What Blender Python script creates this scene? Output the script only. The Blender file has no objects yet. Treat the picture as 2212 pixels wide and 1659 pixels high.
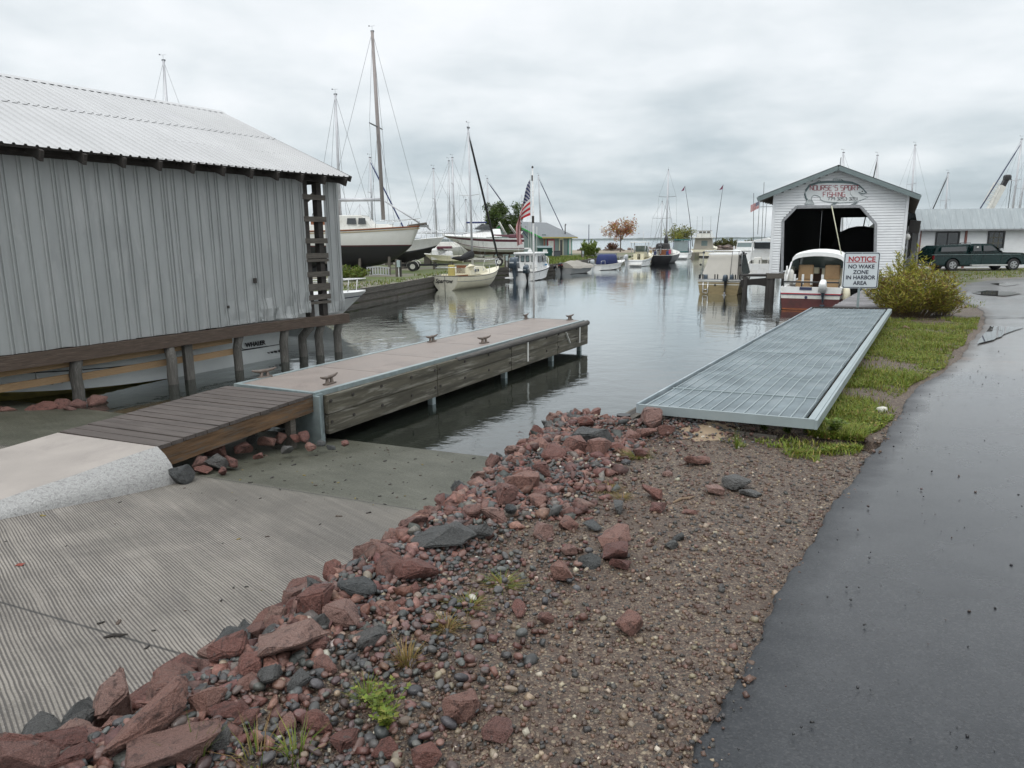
import bpy, bmesh, math, random
import numpy as np
from mathutils import Vector, Matrix, noise as mnoise
R = math.radians
rng = random.Random(7)
nr = np.random.default_rng(7)
S = bpy.context.scene
COL = S.collection

# ---------------------------------------------------------------- camera
CAM_H, PITCH, ROLL, FPX = 2.5, R(11.33), R(0.5), 1552.0
cam = bpy.data.objects.new("camera", bpy.data.cameras.new("camera"))
COL.objects.link(cam)
cam.location = (0, 0, CAM_H)
cam.rotation_euler = (Matrix.Rotation(R(90) - PITCH, 4, 'X') @ Matrix.Rotation(-ROLL, 4, 'Z')).to_euler()
cam.data.sensor_width = 36.0
cam.data.lens = 36.0 * FPX / 2212.0
cam.data.clip_start = 0.05
cam.data.clip_end = 20000
S.camera = cam
S.view_settings.view_transform = 'Standard'
S.view_settings.look = 'None'
S.view_settings.gamma = 1.0
S.view_settings.exposure = 0.36
S.cycles.max_bounces = 6
S.cycles.diffuse_bounces = 3
S.cycles.transparent_max_bounces = 10

# ---------------------------------------------------------------- sky and sun
SUN_EL, SUN_AZ = R(58), R(205)
W = bpy.data.worlds.new("World")
S.world = W
W.use_nodes = True


class NT:
    """tiny node helper"""
    def __init__(s, tree):
        s.t = tree; s.n = tree.nodes; s.l = tree.links
    def new(s, typ, **kw):
        n = s.n.new(typ)
        for k, v in kw.items():
            setattr(n, k, v)
        return n
    def put(s, sock, v):
        if v is None: return
        if isinstance(v, bpy.types.NodeSocket): s.l.new(v, sock)
        else:
            try:
                if hasattr(sock.default_value, '__len__') and isinstance(v, (tuple, list)) and len(v) == 3 and len(sock.default_value) == 4: v = (*v, 1)
            except Exception: pass
            sock.default_value = v
    def math(s, op, a, b=None, c=None, clamp=False):
        n = s.new('ShaderNodeMath', operation=op, use_clamp=clamp)
        s.put(n.inputs[0], a); s.put(n.inputs[1], b)
        if c is not None: s.put(n.inputs[2], c)
        return n.outputs[0]
    def vmath(s, op, a, b=None):
        n = s.new('ShaderNodeVectorMath', operation=op)
        s.put(n.inputs[0], a)
        if b is not None: s.put(n.inputs[1], b)
        return n.outputs['Value'] if op in ('DOT_PRODUCT', 'LENGTH', 'DISTANCE') else n.outputs[0]
    def mix(s, f, a, b, blend='MIX'):
        n = s.new('ShaderNodeMix', data_type='RGBA', blend_type=blend)
        s.put(n.inputs[0], f); s.put(n.inputs[6], a); s.put(n.inputs[7], b)
        return n.outputs[2]
    def noise(s, vec, scale=5, detail=3, rough=.55, dist=0, out='Fac'):
        n = s.new('ShaderNodeTexNoise')
        if vec is not None: s.put(n.inputs['Vector'], vec)
        s.put(n.inputs['Scale'], scale); s.put(n.inputs['Detail'], detail)
        s.put(n.inputs['Roughness'], rough); s.put(n.inputs['Distortion'], dist)
        return n.outputs[out]
    def ramp(s, f, pts, interp='LINEAR'):
        n = s.new('ShaderNodeValToRGB'); r = n.color_ramp; r.interpolation = interp
        while len(r.elements) < len(pts): r.elements.new(.5)
        for e, (p, c) in zip(r.elements, pts):
            e.position = p
            e.color = (c, c, c, 1) if isinstance(c, (int, float)) else (*c[:3], 1)
        s.put(n.inputs[0], f)
        return n.outputs[0]
    def map(s, f, a, b, c=0, d=1):
        n = s.new('ShaderNodeMapRange'); n.clamp = True
        for i, v in enumerate((f, a, b, c, d)): s.put(n.inputs[i], v)
        return n.outputs[0]
    def sep(s, v):
        n = s.new('ShaderNodeSeparateXYZ'); s.put(n.inputs[0], v); return n.outputs
    def comb(s, x, y, z):
        n = s.new('ShaderNodeCombineXYZ')
        for i, v in enumerate((x, y, z)): s.put(n.inputs[i], v)
        return n.outputs[0]


k = NT(W.node_tree)
k.n.clear()
wout = k.new('ShaderNodeOutputWorld'); bg = k.new('ShaderNodeBackground')
sky = k.new('ShaderNodeTexSky', sky_type='NISHITA', sun_disc=False, sun_elevation=SUN_EL, sun_rotation=SUN_AZ)
tc = k.new('ShaderNodeTexCoord').outputs['Generated']
sx, sy, sz = k.sep(tc)
zc = k.math('MAXIMUM', sz, 0.0)
den = k.math('ADD', zc, 0.16)
flat = k.comb(k.math('DIVIDE', sx, den), k.math('DIVIDE', sy, den), 0.0)
n1 = k.noise(flat, 0.85, 7, .52, .2)
n2 = k.noise(flat, 2.2, 6, .55, .3)
lowv = k.vmath('MULTIPLY', tc, (4.0, 4.0, 9.0))
n3 = k.noise(lowv, 1.5, 6, .5, .3)
cl = k.math('ADD', k.math('MULTIPLY', n1, .6), k.math('ADD', k.math('MULTIPLY', n2, .22), k.math('MULTIPLY', n3, .42)))
# elevation profile of the overcast: grey belt a few degrees up, brighter above
prof = k.ramp(zc, [(0.0, .60), (.025, .56), (.07, .40), (.12, .56), (.20, .80), (.30, .97), (.6, 1.0)])
v = k.math('ADD', k.math('MULTIPLY', k.math('SUBTRACT', cl, .62), k.map(zc, .1, .4, 2.3, 1.15)), prof)
ccol = k.ramp(v, [(0.0, (.36, .425, .465)), (.3, (.49, .56, .60)), (.55, (.65, .705, .735)), (.8, (.79, .83, .855)), (1.0, (.885, .91, .935))])
zen = k.map(zc, .33, .95, 8.0, 13.0)
ccol = k.vmath('MULTIPLY', ccol, k.comb(zen, zen, zen))
skm = k.mix(.05, ccol, sky.outputs[0])
k.l.new(skm, bg.inputs[0]); bg.inputs[1].default_value = 0.11
k.l.new(bg.outputs[0], wout.inputs[0])

sun = bpy.data.objects.new("sun", bpy.data.lights.new("sun", 'SUN'))
COL.objects.link(sun)
sun.data.energy = 0.9
sun.data.angle = R(25)
sun.data.color = (1, .97, .93)
sd = Vector((math.sin(SUN_AZ) * math.cos(SUN_EL), math.cos(SUN_AZ) * math.cos(SUN_EL), math.sin(SUN_EL)))
sun.rotation_euler = (-sd).to_track_quat('-Z', 'Y').to_euler()


# ---------------------------------------------------------------- placing by sight line (picture measured 2212 wide)
def ray(x, y):
    u = (x - 1106.0) / FPX; w = -(y - 829.5) / FPX
    c, s = math.cos(ROLL), math.sin(ROLL)
    u, w = u * c + w * s, -u * s + w * c
    return Vector((u, math.cos(PITCH) + w * math.sin(PITCH), -math.sin(PITCH) + w * math.cos(PITCH)))
def atz(x, y, z):
    d = ray(x, y); t = (z - CAM_H) / d.z
    return Vector((d.x * t, d.y * t, z))
def aty(x, y, Y):
    d = ray(x, y); t = Y / d.y
    return Vector((d.x * t, Y, CAM_H + d.z * t))


# ---------------------------------------------------------------- materials
MATS = {}
def M(name, col, rough=.6, metal=0., var=.15, scale=6., bump=0., bscale=60., stretch=(1, 1, 1), col2=None, spec=.5, coord='Object', c2lo=.52, c2hi=.68, rnd=0., attr=None, coat=0., alpha=None):
    if name in MATS: return MATS[name]
    m = bpy.data.materials.new(name); m.use_nodes = True
    k = NT(m.node_tree); b = k.n['Principled BSDF']
    tc = k.new('ShaderNodeTexCoord').outputs[coord] if coord != 'World' else k.new('ShaderNodeNewGeometry').outputs['Position']
    if tuple(stretch) != (1, 1, 1): tc = k.vmath('MULTIPLY', tc, tuple(stretch))
    n = k.noise(tc, scale, 5, .6)
    base = (*col, 1)
    if attr:
        base = k.new('ShaderNodeAttribute', attribute_name=attr).outputs['Color']
    c = k.mix(k.map(n, .3, .7), k.vmath('MULTIPLY', base, (1 - var,) * 3) if attr else tuple(x * (1 - var) for x in col), k.vmath('MULTIPLY', base, (1 + var,) * 3) if attr else tuple(min(1, x * (1 + var)) for x in col))
    if col2:
        n2 = k.noise(tc, scale * .37 + 1.3, 6, .65, .4)
        c = k.mix(k.map(n2, c2lo, c2hi), c, col2)
    if rnd:
        oi = k.new('ShaderNodeObjectInfo').outputs['Random']
        f = k.map(oi, 0, 1, 1 - rnd, 1 + rnd)
        c = k.vmath('MULTIPLY', c, k.comb(f, f, f))
    k.l.new(c, b.inputs['Base Color'])
    k.put(b.inputs['Roughness'], k.map(n, .2, .8, max(0, rough - .08), min(1, rough + .08)))
    b.inputs['Metallic'].default_value = metal
    b.inputs['Specular IOR Level'].default_value = spec
    if coat: b.inputs['Coat Weight'].default_value = coat
    if bump:
        bn = k.new('ShaderNodeBump'); bn.inputs['Strength'].default_value = bump; bn.inputs['Distance'].default_value = .02
        k.put(bn.inputs['Height'], k.noise(tc, bscale, 4, .6)); k.l.new(bn.outputs[0], b.inputs['Normal'])
    MATS[name] = m
    return m


def wood(name, col, col2=None, rough=.75, grain=(3, 60, 60), var=.35, bump=.35, **kw):
    return M(name, col, rough, 0, var, 1.0, bump, 1.6, grain, col2, .3, **kw)


# ---------------------------------------------------------------- mesh builder
class MB:
    def __init__(s): s.v = []; s.f = []; s.mi = []; s.m = 0
    def add(s, vs, fs):
        o = len(s.v); s.v += [tuple(p) for p in vs]
        for f in fs: s.f.append(tuple(i + o for i in f)); s.mi.append(s.m)
        return s
    def box(s, c, d, rz=0., M4=None):
        x, y, z = d[0] / 2, d[1] / 2, d[2] / 2
        vs = [Vector((a * x, b * y, e * z)) for e in (-1, 1) for b in (-1, 1) for a in (-1, 1)]
        T = Matrix.Translation(c) @ (M4 if M4 else Matrix.Rotation(rz, 4, 'Z'))
        return s.add([T @ p for p in vs], [(0, 2, 3, 1), (4, 5, 7, 6), (0, 1, 5, 4), (2, 6, 7, 3), (0, 4, 6, 2), (1, 3, 7, 5)])
    def bar(s, a, b, w, h, up=(0, 0, 1)):
        a = Vector(a); b = Vector(b); d = (b - a); L = d.length
        if L < 1e-6: return s
        d /= L; u = Vector(up)
        if abs(d.dot(u)) > .98: u = Vector((0, 1, 0)) if abs(d.y) < .9 else Vector((1, 0, 0))
        sx = d.cross(u).normalized(); sz = sx.cross(d)
        M4 = Matrix((d, -sx, sz)).transposed().to_4x4()
        return s.box((a + b) / 2, (L, w, h), M4=M4)
    def tube(s, pts, r, n=8, cap=True):
        pts = [Vector(p) for p in pts]
        rs = r if isinstance(r, (list, tuple)) else [r] * len(pts)
        o = len(s.v); prev = None
        for i, p in enumerate(pts):
            d = (pts[min(i + 1, len(pts) - 1)] - pts[max(i - 1, 0)]).normalized()
            if prev is None:
                u = Vector((0, 0, 1)) if abs(d.z) < .9 else Vector((1, 0, 0))
                a = d.cross(u).normalized()
            else:
                a = (prev - d * prev.dot(d)).normalized()
            prev = a; b = d.cross(a)
            for j in range(n):
                t = 2 * math.pi * j / n
                s.v.append(tuple(p + (a * math.cos(t) + b * math.sin(t)) * rs[i]))
        for i in range(len(pts) - 1):
            for j in range(n):
                k2 = (j + 1) % n
                s.f.append((o + i * n + j, o + i * n + k2, o + (i + 1) * n + k2, o + (i + 1) * n + j)); s.mi.append(s.m)
        if cap:
            s.f.append(tuple(o + j for j in reversed(range(n)))); s.mi.append(s.m)
            s.f.append(tuple(o + (len(pts) - 1) * n + j for j in range(n))); s.mi.append(s.m)
        return s
    def cyl(s, c, r, h, n=16, r2=None, axis=(0, 0, 1)):
        a = Vector(axis).normalized(); c = Vector(c)
        return s.tube([c, c + a * h], [r, r if r2 is None else r2], n)
    def loft(s, secs, closed=False, caps=False):
        """secs: list of equal-length point rows"""
        o = len(s.v); n = len(secs[0])
        for r in secs: s.v += [tuple(p) for p in r]
        for i in range(len(secs) - 1):
            for j in range(n if closed else n - 1):
                j2 = (j + 1) % n
                s.f.append((o + i * n + j, o + i * n + j2, o + (i + 1) * n + j2, o + (i + 1) * n + j)); s.mi.append(s.m)
        if caps:
            s.f.append(tuple(o + j for j in reversed(range(n)))); s.mi.append(s.m)
            s.f.append(tuple(o + (len(secs) - 1) * n + j for j in range(n))); s.mi.append(s.m)
        return s
    def prism(s, poly, ext):
        e = Vector(ext); n = len(poly); P = [Vector(p) for p in poly]
        return s.add(P + [p + e for p in P], [tuple(reversed(range(n))), tuple(range(n, 2 * n))] + [(i, (i + 1) % n, n + (i + 1) % n, n + i) for i in range(n)])
    def quad(s, a, b, c, d): return s.add([a, b, c, d], [(0, 1, 2, 3)])
    def rbox(s, c, d, r=.2, rz=0., n=3, taper=1.):
        """box with rounded vertical and top edges (soft cushion / cowling)"""
        rows = []
        x, y, z = d[0] / 2, d[1] / 2, d[2]
        r = min(r, x * .98, y * .98)
        def ring(inset, zz, tp):
            out = []
            for qx, qy, a0 in ((1, 1, 0), (-1, 1, 90), (-1, -1, 180), (1, -1, 270)):
                for i in range(n + 1):
                    a = R(a0 + 90 * i / n)
                    px = qx * (x - r) + (r - inset) * math.cos(a); py = qy * (y - r) + (r - inset) * math.sin(a)
                    ca, sa = math.cos(rz), math.sin(rz)
                    px *= tp; py *= tp
                    out.append((c[0] + px * ca - py * sa, c[1] + px * sa + py * ca, c[2] + zz))
            return out
        rr = min(r, z * .45)
        rows = [ring(0, 0, 1)]
        for i in range(n + 1):
            a = R(90 * i / n)
            rows.append(ring(rr * (1 - math.cos(a)) * .9, z - rr + rr * math.sin(a), taper))
        return s.loft(rows, True, True)
    def mesh(s, name):
        me = bpy.data.meshes.new(name); me.from_pydata(s.v, [], s.f)
        return me
    def build(s, name, mats, parent=None, smooth=False, loc=None, rz=0., fix=False, bevel=0.):
        me = s.mesh(name)
        mats = mats if isinstance(mats, (list, tuple)) else [mats]
        for m in mats: me.materials.append(m)
        if len(mats) > 1: me.polygons.foreach_set('material_index', s.mi)
        if fix:
            bm = bmesh.new(); bm.from_mesh(me)
            bmesh.ops.remove_doubles(bm, verts=bm.verts, dist=1e-5)
            bmesh.ops.recalc_face_normals(bm, faces=bm.faces); bm.to_mesh(me); bm.free()
        if smooth: me.polygons.foreach_set('use_smooth', [True] * len(me.polygons))
        me.update()
        o = bpy.data.objects.new(name, me); COL.objects.link(o)
        if parent: o.parent = parent
        if loc is not None: o.location = loc
        o.rotation_euler.z = rz
        if bevel:
            bv = o.modifiers.new('bevel', 'BEVEL'); bv.width = bevel; bv.segments = 2; bv.limit_method = 'ANGLE'; bv.angle_limit = R(40)
        return o


def _each(s, name, mats, parent=None, **kw):
    """like build, but every loose piece becomes an object of its own"""
    par = list(range(len(s.v)))
    def find(i):
        while par[i] != i: par[i] = par[par[i]]; i = par[i]
        return i
    for f in s.f:
        r = find(f[0])
        for i in f[1:]: par[find(i)] = r
    groups = {}
    for f, mi in zip(s.f, s.mi): groups.setdefault(find(f[0]), []).append((f, mi))
    out = []
    for g in groups.values():
        ids = sorted({i for f, _ in g for i in f}); mp = {q: j for j, q in enumerate(ids)}
        b = MB(); b.v = [s.v[i] for i in ids]; b.f = [tuple(mp[i] for i in f) for f, _ in g]; b.mi = [m for _, m in g]
        out.append(b.build(name, mats, parent, **kw))
    return out
MB.each = _each


def tag(o, label=None, cat=None, group=None, kind=None):
    if label: o['label'] = label
    if cat: o['category'] = cat
    if group: o['group'] = group
    if kind: o['kind'] = kind
    return o
def thing(name, label, cat, loc=(0, 0, 0), rz=0., group=None, rx=0., ry=0.):
    o = bpy.data.objects.new(name, None); COL.objects.link(o); o.empty_display_size = .2
    o.location = loc; o.rotation_euler = (rx, ry, rz)
    return tag(o, label, cat, group)
def dup(root, loc, rz=None, label=None, group=None):
    def cp(o, par):
        c = o.copy(); COL.objects.link(c); c.parent = par
        for ch in [q for q in COL.objects if q.parent == o and q is not c]: cp(ch, c)
        return c
    kids = list(root.children)
    r = root.copy(); COL.objects.link(r)
    for ch in kids:
        c = ch.copy(); COL.objects.link(c); c.parent = r
        for g in list(ch.children):
            d = g.copy(); COL.objects.link(d); d.parent = c
    r.location = loc
    if rz is not None: r.rotation_euler.z = rz
    if label: r['label'] = label
    if group: r['group'] = group
    return r
def struct(name, mb, mats, smooth=False, **kw):
    return tag(mb.build(name, mats, smooth=smooth, **kw), kind='structure')


def np_mesh(name, V, F, mats, colors=None, smooth=False):
    """V (n,3), F (m,k) equal-sized faces, colors per vertex (n,3)"""
    me = bpy.data.meshes.new(name)
    m, kk = F.shape
    me.vertices.add(len(V)); me.vertices.foreach_set('co', V.astype(np.float32).ravel())
    me.loops.add(m * kk); me.loops.foreach_set('vertex_index', F.astype(np.int32).ravel())
    me.polygons.add(m); me.polygons.foreach_set('loop_start', np.arange(0, m * kk, kk, dtype=np.int32))
    me.polygons.foreach_set('loop_total', np.full(m, kk, dtype=np.int32))
    if smooth: me.polygons.foreach_set('use_smooth', np.ones(m, dtype=bool))
    if colors is not None:
        a = me.color_attributes.new('tint', 'FLOAT_COLOR', 'POINT')
        c = np.ones((len(V), 4), np.float32); c[:, :3] = colors
        a.data.foreach_set('color', c.ravel())
    for x in (mats if isinstance(mats, (list, tuple)) else [mats]): me.materials.append(x)
    me.update(calc_edges=True); me.validate()
    o = bpy.data.objects.new(name, me); COL.objects.link(o)
    return o


def rot_mats(n, tilt=math.pi):
    """random rotation matrices (n,3,3): yaw any, tilt limited"""
    a = nr.uniform(0, 2 * math.pi, n); b = nr.uniform(-tilt, tilt, n); c = nr.uniform(-tilt, tilt, n)
    ca, sa, cb, sb, cc, sc = np.cos(a), np.sin(a), np.cos(b), np.sin(b), np.cos(c), np.sin(c)
    Rz = np.zeros((n, 3, 3)); Rz[:, 0, 0] = ca; Rz[:, 0, 1] = -sa; Rz[:, 1, 0] = sa; Rz[:, 1, 1] = ca; Rz[:, 2, 2] = 1
    Rx = np.zeros((n, 3, 3)); Rx[:, 0, 0] = 1; Rx[:, 1, 1] = cb; Rx[:, 1, 2] = -sb; Rx[:, 2, 1] = sb; Rx[:, 2, 2] = cb
    Ry = np.zeros((n, 3, 3)); Ry[:, 1, 1] = 1; Ry[:, 0, 0] = cc; Ry[:, 0, 2] = sc; Ry[:, 2, 0] = -sc; Ry[:, 2, 2] = cc
    return Rz @ Rx @ Ry
def scatter(name, tv, tf, pos, scl, mat, col, tilt=math.pi, smooth=False, rots=None):
    tv = np.asarray(tv, float); tf = np.asarray(tf); n = len(pos)
    Rm = rot_mats(n, tilt) if rots is None else rots
    V = np.einsum('nij,nvj->nvi', Rm, tv[None] * scl[:, None, :]) + pos[:, None, :]
    F = tf[None] + (np.arange(n) * len(tv))[:, None, None]
    C = np.repeat(col, len(tv), 0)
    return np_mesh(name, V.reshape(-1, 3), F.reshape(-1, tf.shape[1]), mat, C, smooth)


def text(s, size, mat, parent, loc, rot, name='lettering', align='CENTER', bold=0., sx=1., font_shear=0.):
    cu = bpy.data.curves.new(name, 'FONT'); cu.body = s; cu.size = size; cu.align_x = align; cu.align_y = 'CENTER'
    cu.extrude = .002; cu.offset = bold; cu.shear = font_shear
    t = bpy.data.objects.new(name, cu); COL.objects.link(t)
    dg = bpy.context.evaluated_depsgraph_get(); dg.update()
    me = bpy.data.meshes.new_from_object(t.evaluated_get(dg)); me.name = name
    bpy.data.objects.remove(t); bpy.data.curves.remove(cu)
    me.materials.clear(); me.materials.append(mat)
    o = bpy.data.objects.new(name, me); COL.objects.link(o); o.parent = parent
    o.location = loc; o.rotation_euler = rot; o.scale = (sx, 1, 1)
    return o
def smooth01(a, b, x):
    t = np.clip((x - a) / (b - a), 0, 1); return t * t * (3 - 2 * t)

# ================================================================ SETTING
RAMP_AX = (.39, .92); RAMP_S0 = 7.38
def ramp_z(x, y): return .11 * (RAMP_S0 - (.39 * x + .92 * y))
BANK = np.array([(-5.5, -6), (-2.9, -.5), (-2.1, 1.5), (-1.72, 2.31), (-1.41, 2.85), (-1.21, 3.54), (-.91, 4.25), (-.42, 5.69), (.0, 6.9), (.25, 7.6), (.75, 7.75), (1.2, 7.45),
                 (1.38, 7.3), (7.25, 17.35), (8.6, 19.0), (11.6, 23.0), (13.6, 27.5), (16.3, 30.6), (19.5, 40), (22.5, 47), (26, 62), (46, 95), (90, 125), (260, 140)], float)
def bank_d(x, y):
    """signed distance to the right-hand bank line: > 0 on land"""
    x = np.asarray(x, float); y = np.asarray(y, float)
    best = np.full(x.shape, 1e9); sg = np.ones(x.shape)
    for (ax, ay), (bx, by) in zip(BANK[:-1], BANK[1:]):
        dx, dy = bx - ax, by - ay; L2 = dx * dx + dy * dy
        t = np.clip(((x - ax) * dx + (y - ay) * dy) / L2, 0, 1)
        d = np.hypot(x - ax - t * dx, y - ay - t * dy)
        cr = dx * (y - ay) - dy * (x - ax)
        up = d < best
        best = np.where(up, d, best); sg = np.where(up, np.where(cr < 0, 1., -1.), sg)
    return best * sg
def top_z(y): return np.interp(y, [-6, 2, 4, 6, 8, 12, 20, 30, 43, 60, 150], [.9, .85, .77, .68, .63, .60, .58, .62, .52, .5, .5])
def land_z(x, y):
    x = np.asarray(x, float); y = np.asarray(y, float)
    d = bank_d(x, y)
    bk = smooth01(7.1, 7.7, y) * smooth01(.9, 1.5, x)
    lo = -.5 + .42 * bk; hi = .42 - .4 * bk
    t = np.clip((d - lo) / (hi - lo), 0, 1); t = t * t * (3 - 2 * t)
    w = .018 * np.sin(3.1 * x + 1.3 * y) * np.sin(2.3 * y - x) + .01 * np.sin(7.3 * x + 2) * np.sin(6.1 * y)
    crest = .05 * np.exp(-((d - .45) / .3) ** 2) * (y < 8)
    return -1.6 + (top_z(y) + w * (d > .1) * (y < 40) + crest + 1.6) * t
def gz(x, y):
    z = float(land_z(x, y)); r = float(ramp_z(x, y))
    return max(z, r) if y < 12 and x > -9.2 else z
def hit(px, py, lift=0.):
    d = ray(px, py); t = 1.5
    while t < 200:
        p = Vector((d.x * t, d.y * t, CAM_H + d.z * t))
        if p.z < max(gz(p.x, p.y), 0) + lift: break
        t += .02
    return p

# ---- water
m = bpy.data.materials.new('harbour water'); m.use_nodes = True; k = NT(m.node_tree); k.n.remove(k.n['Principled BSDF'])
pos = k.new('ShaderNodeNewGeometry').outputs['Position']
dist = k.vmath('LENGTH', pos)
n1 = k.noise(k.vmath('MULTIPLY', pos, (1, 1, 1)), 1.6, 3, .5, .3)
n2 = k.noise(k.vmath('MULTIPLY', pos, (1.0, 1.4, 1)), 7.5, 3, .6, .2)
patch = k.map(k.noise(pos, .13, 3, .5, .6), .42, .62, .25, 1.0)
vo = k.new('ShaderNodeTexVoronoi'); k.put(vo.inputs['Vector'], pos); vo.inputs['Scale'].default_value = 2.6
ring = k.math('MULTIPLY', k.math('SINE', k.math('MULTIPLY', vo.outputs['Distance'], 150)), k.map(vo.outputs['Distance'], .03, .16, 1, 0))
h = k.math('ADD', k.math('MULTIPLY', n1, 1.0), k.math('MULTIPLY', k.math('MULTIPLY', n2, .32), patch))
h = k.math('ADD', h, k.math('MULTIPLY', ring, .035))
bp = k.new('ShaderNodeBump'); k.put(bp.inputs['Height'], h)
k.put(bp.inputs['Strength'], k.map(dist, 6, 400, .065, .025)); bp.inputs['Distance'].default_value = .16
gl = k.new('ShaderNodeBsdfGlossy'); gl.inputs['Roughness'].default_value = .025; gl.inputs['Color'].default_value = (.93, .96, .97, 1)
k.l.new(bp.outputs[0], gl.inputs['Normal'])
tr = k.new('ShaderNodeBsdfTransparent'); tr.inputs['Color'].default_value = (.34, .37, .31, 1)
df = k.new('ShaderNodeBsdfDiffuse'); df.inputs['Color'].default_value = (.022, .027, .021, 1)
bx = k.new('ShaderNodeMixShader'); bx.inputs[0].default_value = .55
k.l.new(tr.outputs[0], bx.inputs[1]); k.l.new(df.outputs[0], bx.inputs[2])
fr = k.new('ShaderNodeFresnel'); fr.inputs['IOR'].default_value = 1.34; k.l.new(bp.outputs[0], fr.inputs['Normal'])
mx = k.new('ShaderNodeMixShader'); k.put(mx.inputs[0], k.math('MULTIPLY', fr.outputs[0], 1.55, clamp=True))
k.l.new(bx.outputs[0], mx.inputs[1]); k.l.new(gl.outputs[0], mx.inputs[2])
k.l.new(mx.outputs[0], k.n['Material Output'].inputs[0])
WATER = m
b = MB()
xs = [-9000, -600, -60, -12, 0, 12, 60, 600, 9000]; ys = [-60, 0, 8, 16, 40, 100, 400, 2000, 9000]
b.loft([[(x, y, 0) for x in xs] for y in ys])
struct('water', b, WATER)
b = MB(); b.loft([[(x, y, -1.5) for x in (-9000, -50, 50, 9000)] for y in (-60, 50, 9000)])
struct('harbour_bed', b, M('bed mud', (.035, .034, .024), .9, var=.3, scale=.6))

# ---- boat ramp (grooved concrete, wet and algae-stained towards the water)
m = bpy.data.materials.new('ramp concrete'); m.use_nodes = True; k = NT(m.node_tree); P = k.n['Principled BSDF']
pos = k.new('ShaderNodeNewGeometry').outputs['Position']; x, y, z = k.sep(pos)
s = k.math('ADD', k.math('MULTIPLY', x, .39), k.math('MULTIPLY', y, .92))
wob = k.noise(pos, 1.3, 3, .5); wob2 = k.noise(pos, 4.0, 2, .5)
w = k.math('ADD', k.math('MULTIPLY', x, .743), k.math('MULTIPLY', y, .669))
w = k.math('ADD', w, k.math('ADD', k.math('MULTIPLY', wob, .035), k.math('MULTIPLY', wob2, .004)))
dbl = k.math('ADD', k.math('SINE', k.math('MULTIPLY', w, 2 * math.pi / .0175)), k.math('MULTIPLY', k.math('SINE', k.math('MULTIPLY', w, 2 * math.pi / .085)), .55))
al = k.math('SUBTRACT', k.math('MULTIPLY', y, .743), k.math('MULTIPLY', x, .669))
streak = k.noise(k.comb(k.math('MULTIPLY', w, 62), k.math('MULTIPLY', al, 1.6), 0), 1.0, 3, .6)
streak2 = k.noise(k.comb(k.math('MULTIPLY', w, 18), k.math('MULTIPLY', al, .7), 3), 1.0, 2, .5)
dbl = k.math('ADD', k.math('MULTIPLY', k.math('SINE', k.math('MULTIPLY', w, 2 * math.pi / .0185)), .95), k.math('ADD', k.math('MULTIPLY', k.math('SUBTRACT', streak, .5), 2.2), k.math('MULTIPLY', k.math('SUBTRACT', streak2, .5), 2.2)))
gro = k.map(dbl, -.1, .75)
fine = k.noise(pos, 95, 4, .7); blot = k.noise(pos, .9, 5, .6, .3); spk = k.noise(pos, 38, 3, .6)
gro = k.math('MULTIPLY', gro, k.map(spk, .30, .44, .45, 1))
conc = k.mix(k.map(blot, .36, .66), (.125, .112, .096), (.28, .255, .222))
edge = k.map(k.noise(k.vmath('ADD', pos, (3, 1, 0)), .55, 3, .5), .55, .72)
conc = k.mix(k.math('MULTIPLY', edge, k.map(s, 4.9, 3.5, 0, .7)), conc, (.40, .385, .36))
conc = k.mix(k.math('MULTIPLY', k.map(fine, .48, .72), .45), conc, (.42, .40, .37))
conc = k.mix(k.math('MULTIPLY', gro, .76), conc, (.038, .034, .032))
wet = k.mix(k.map(k.noise(pos, 2.2, 5, .6), .35, .65), (.068, .071, .050), (.115, .116, .088))
wet = k.mix(k.math('MULTIPLY', gro, .55), wet, (.032, .032, .022))
dirt = k.map(k.noise(pos, 55, 3, .7), .66, .72)
wet = k.mix(k.math('MULTIPLY', dirt, .8), wet, (.02, .018, .012))
sw = k.math('ADD', s, k.math('MULTIPLY', k.math('SUBTRACT', k.noise(pos, 1.1, 4, .6), .5), .22))
wetm = k.map(sw, 4.93, 5.06)
fringe = k.math('MULTIPLY', k.map(k.math('ADD', s, k.math('MULTIPLY', wob, .9)), 4.2, 5.4), .45)
col = k.mix(fringe, conc, (.11, .105, .085)); col = k.mix(wetm, col, wet)
for sj in (2.26, 4.99):
    jn = k.map(k.math('ABSOLUTE', k.math('SUBTRACT', s, sj)), .004, .012, .85, 0)
    col = k.mix(jn, col, (.03, .03, .028))
col = k.mix(k.map(s, 7.3, 8.6), col, (.030, .031, .018))
k.l.new(col, P.inputs['Base Color'])
k.put(P.inputs['Roughness'], k.mix(wetm, k.map(blot, .35, .65, .55, .8), k.map(spk, .3, .7, .42, .6)))
bn = k.new('ShaderNodeBump'); bn.inputs['Strength'].default_value = .55; bn.inputs['Distance'].default_value = .012
k.put(bn.inputs['Height'], k.math('SUBTRACT', k.math('MULTIPLY', fine, .5), gro)); k.l.new(bn.outputs[0], P.inputs['Normal'])
b = MB(); rows = []
for si in np.linspace(-4, 16, 26):
    rows.append([])
    for ti in np.linspace(-16, 3.5, 20):
        X = .39 * si + .92 * ti; Y = .92 * si - .39 * ti
        rows[-1].append((X, Y, .11 * (RAMP_S0 - si)))
b.loft(rows); struct('boat_ramp', b, m)

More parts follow.
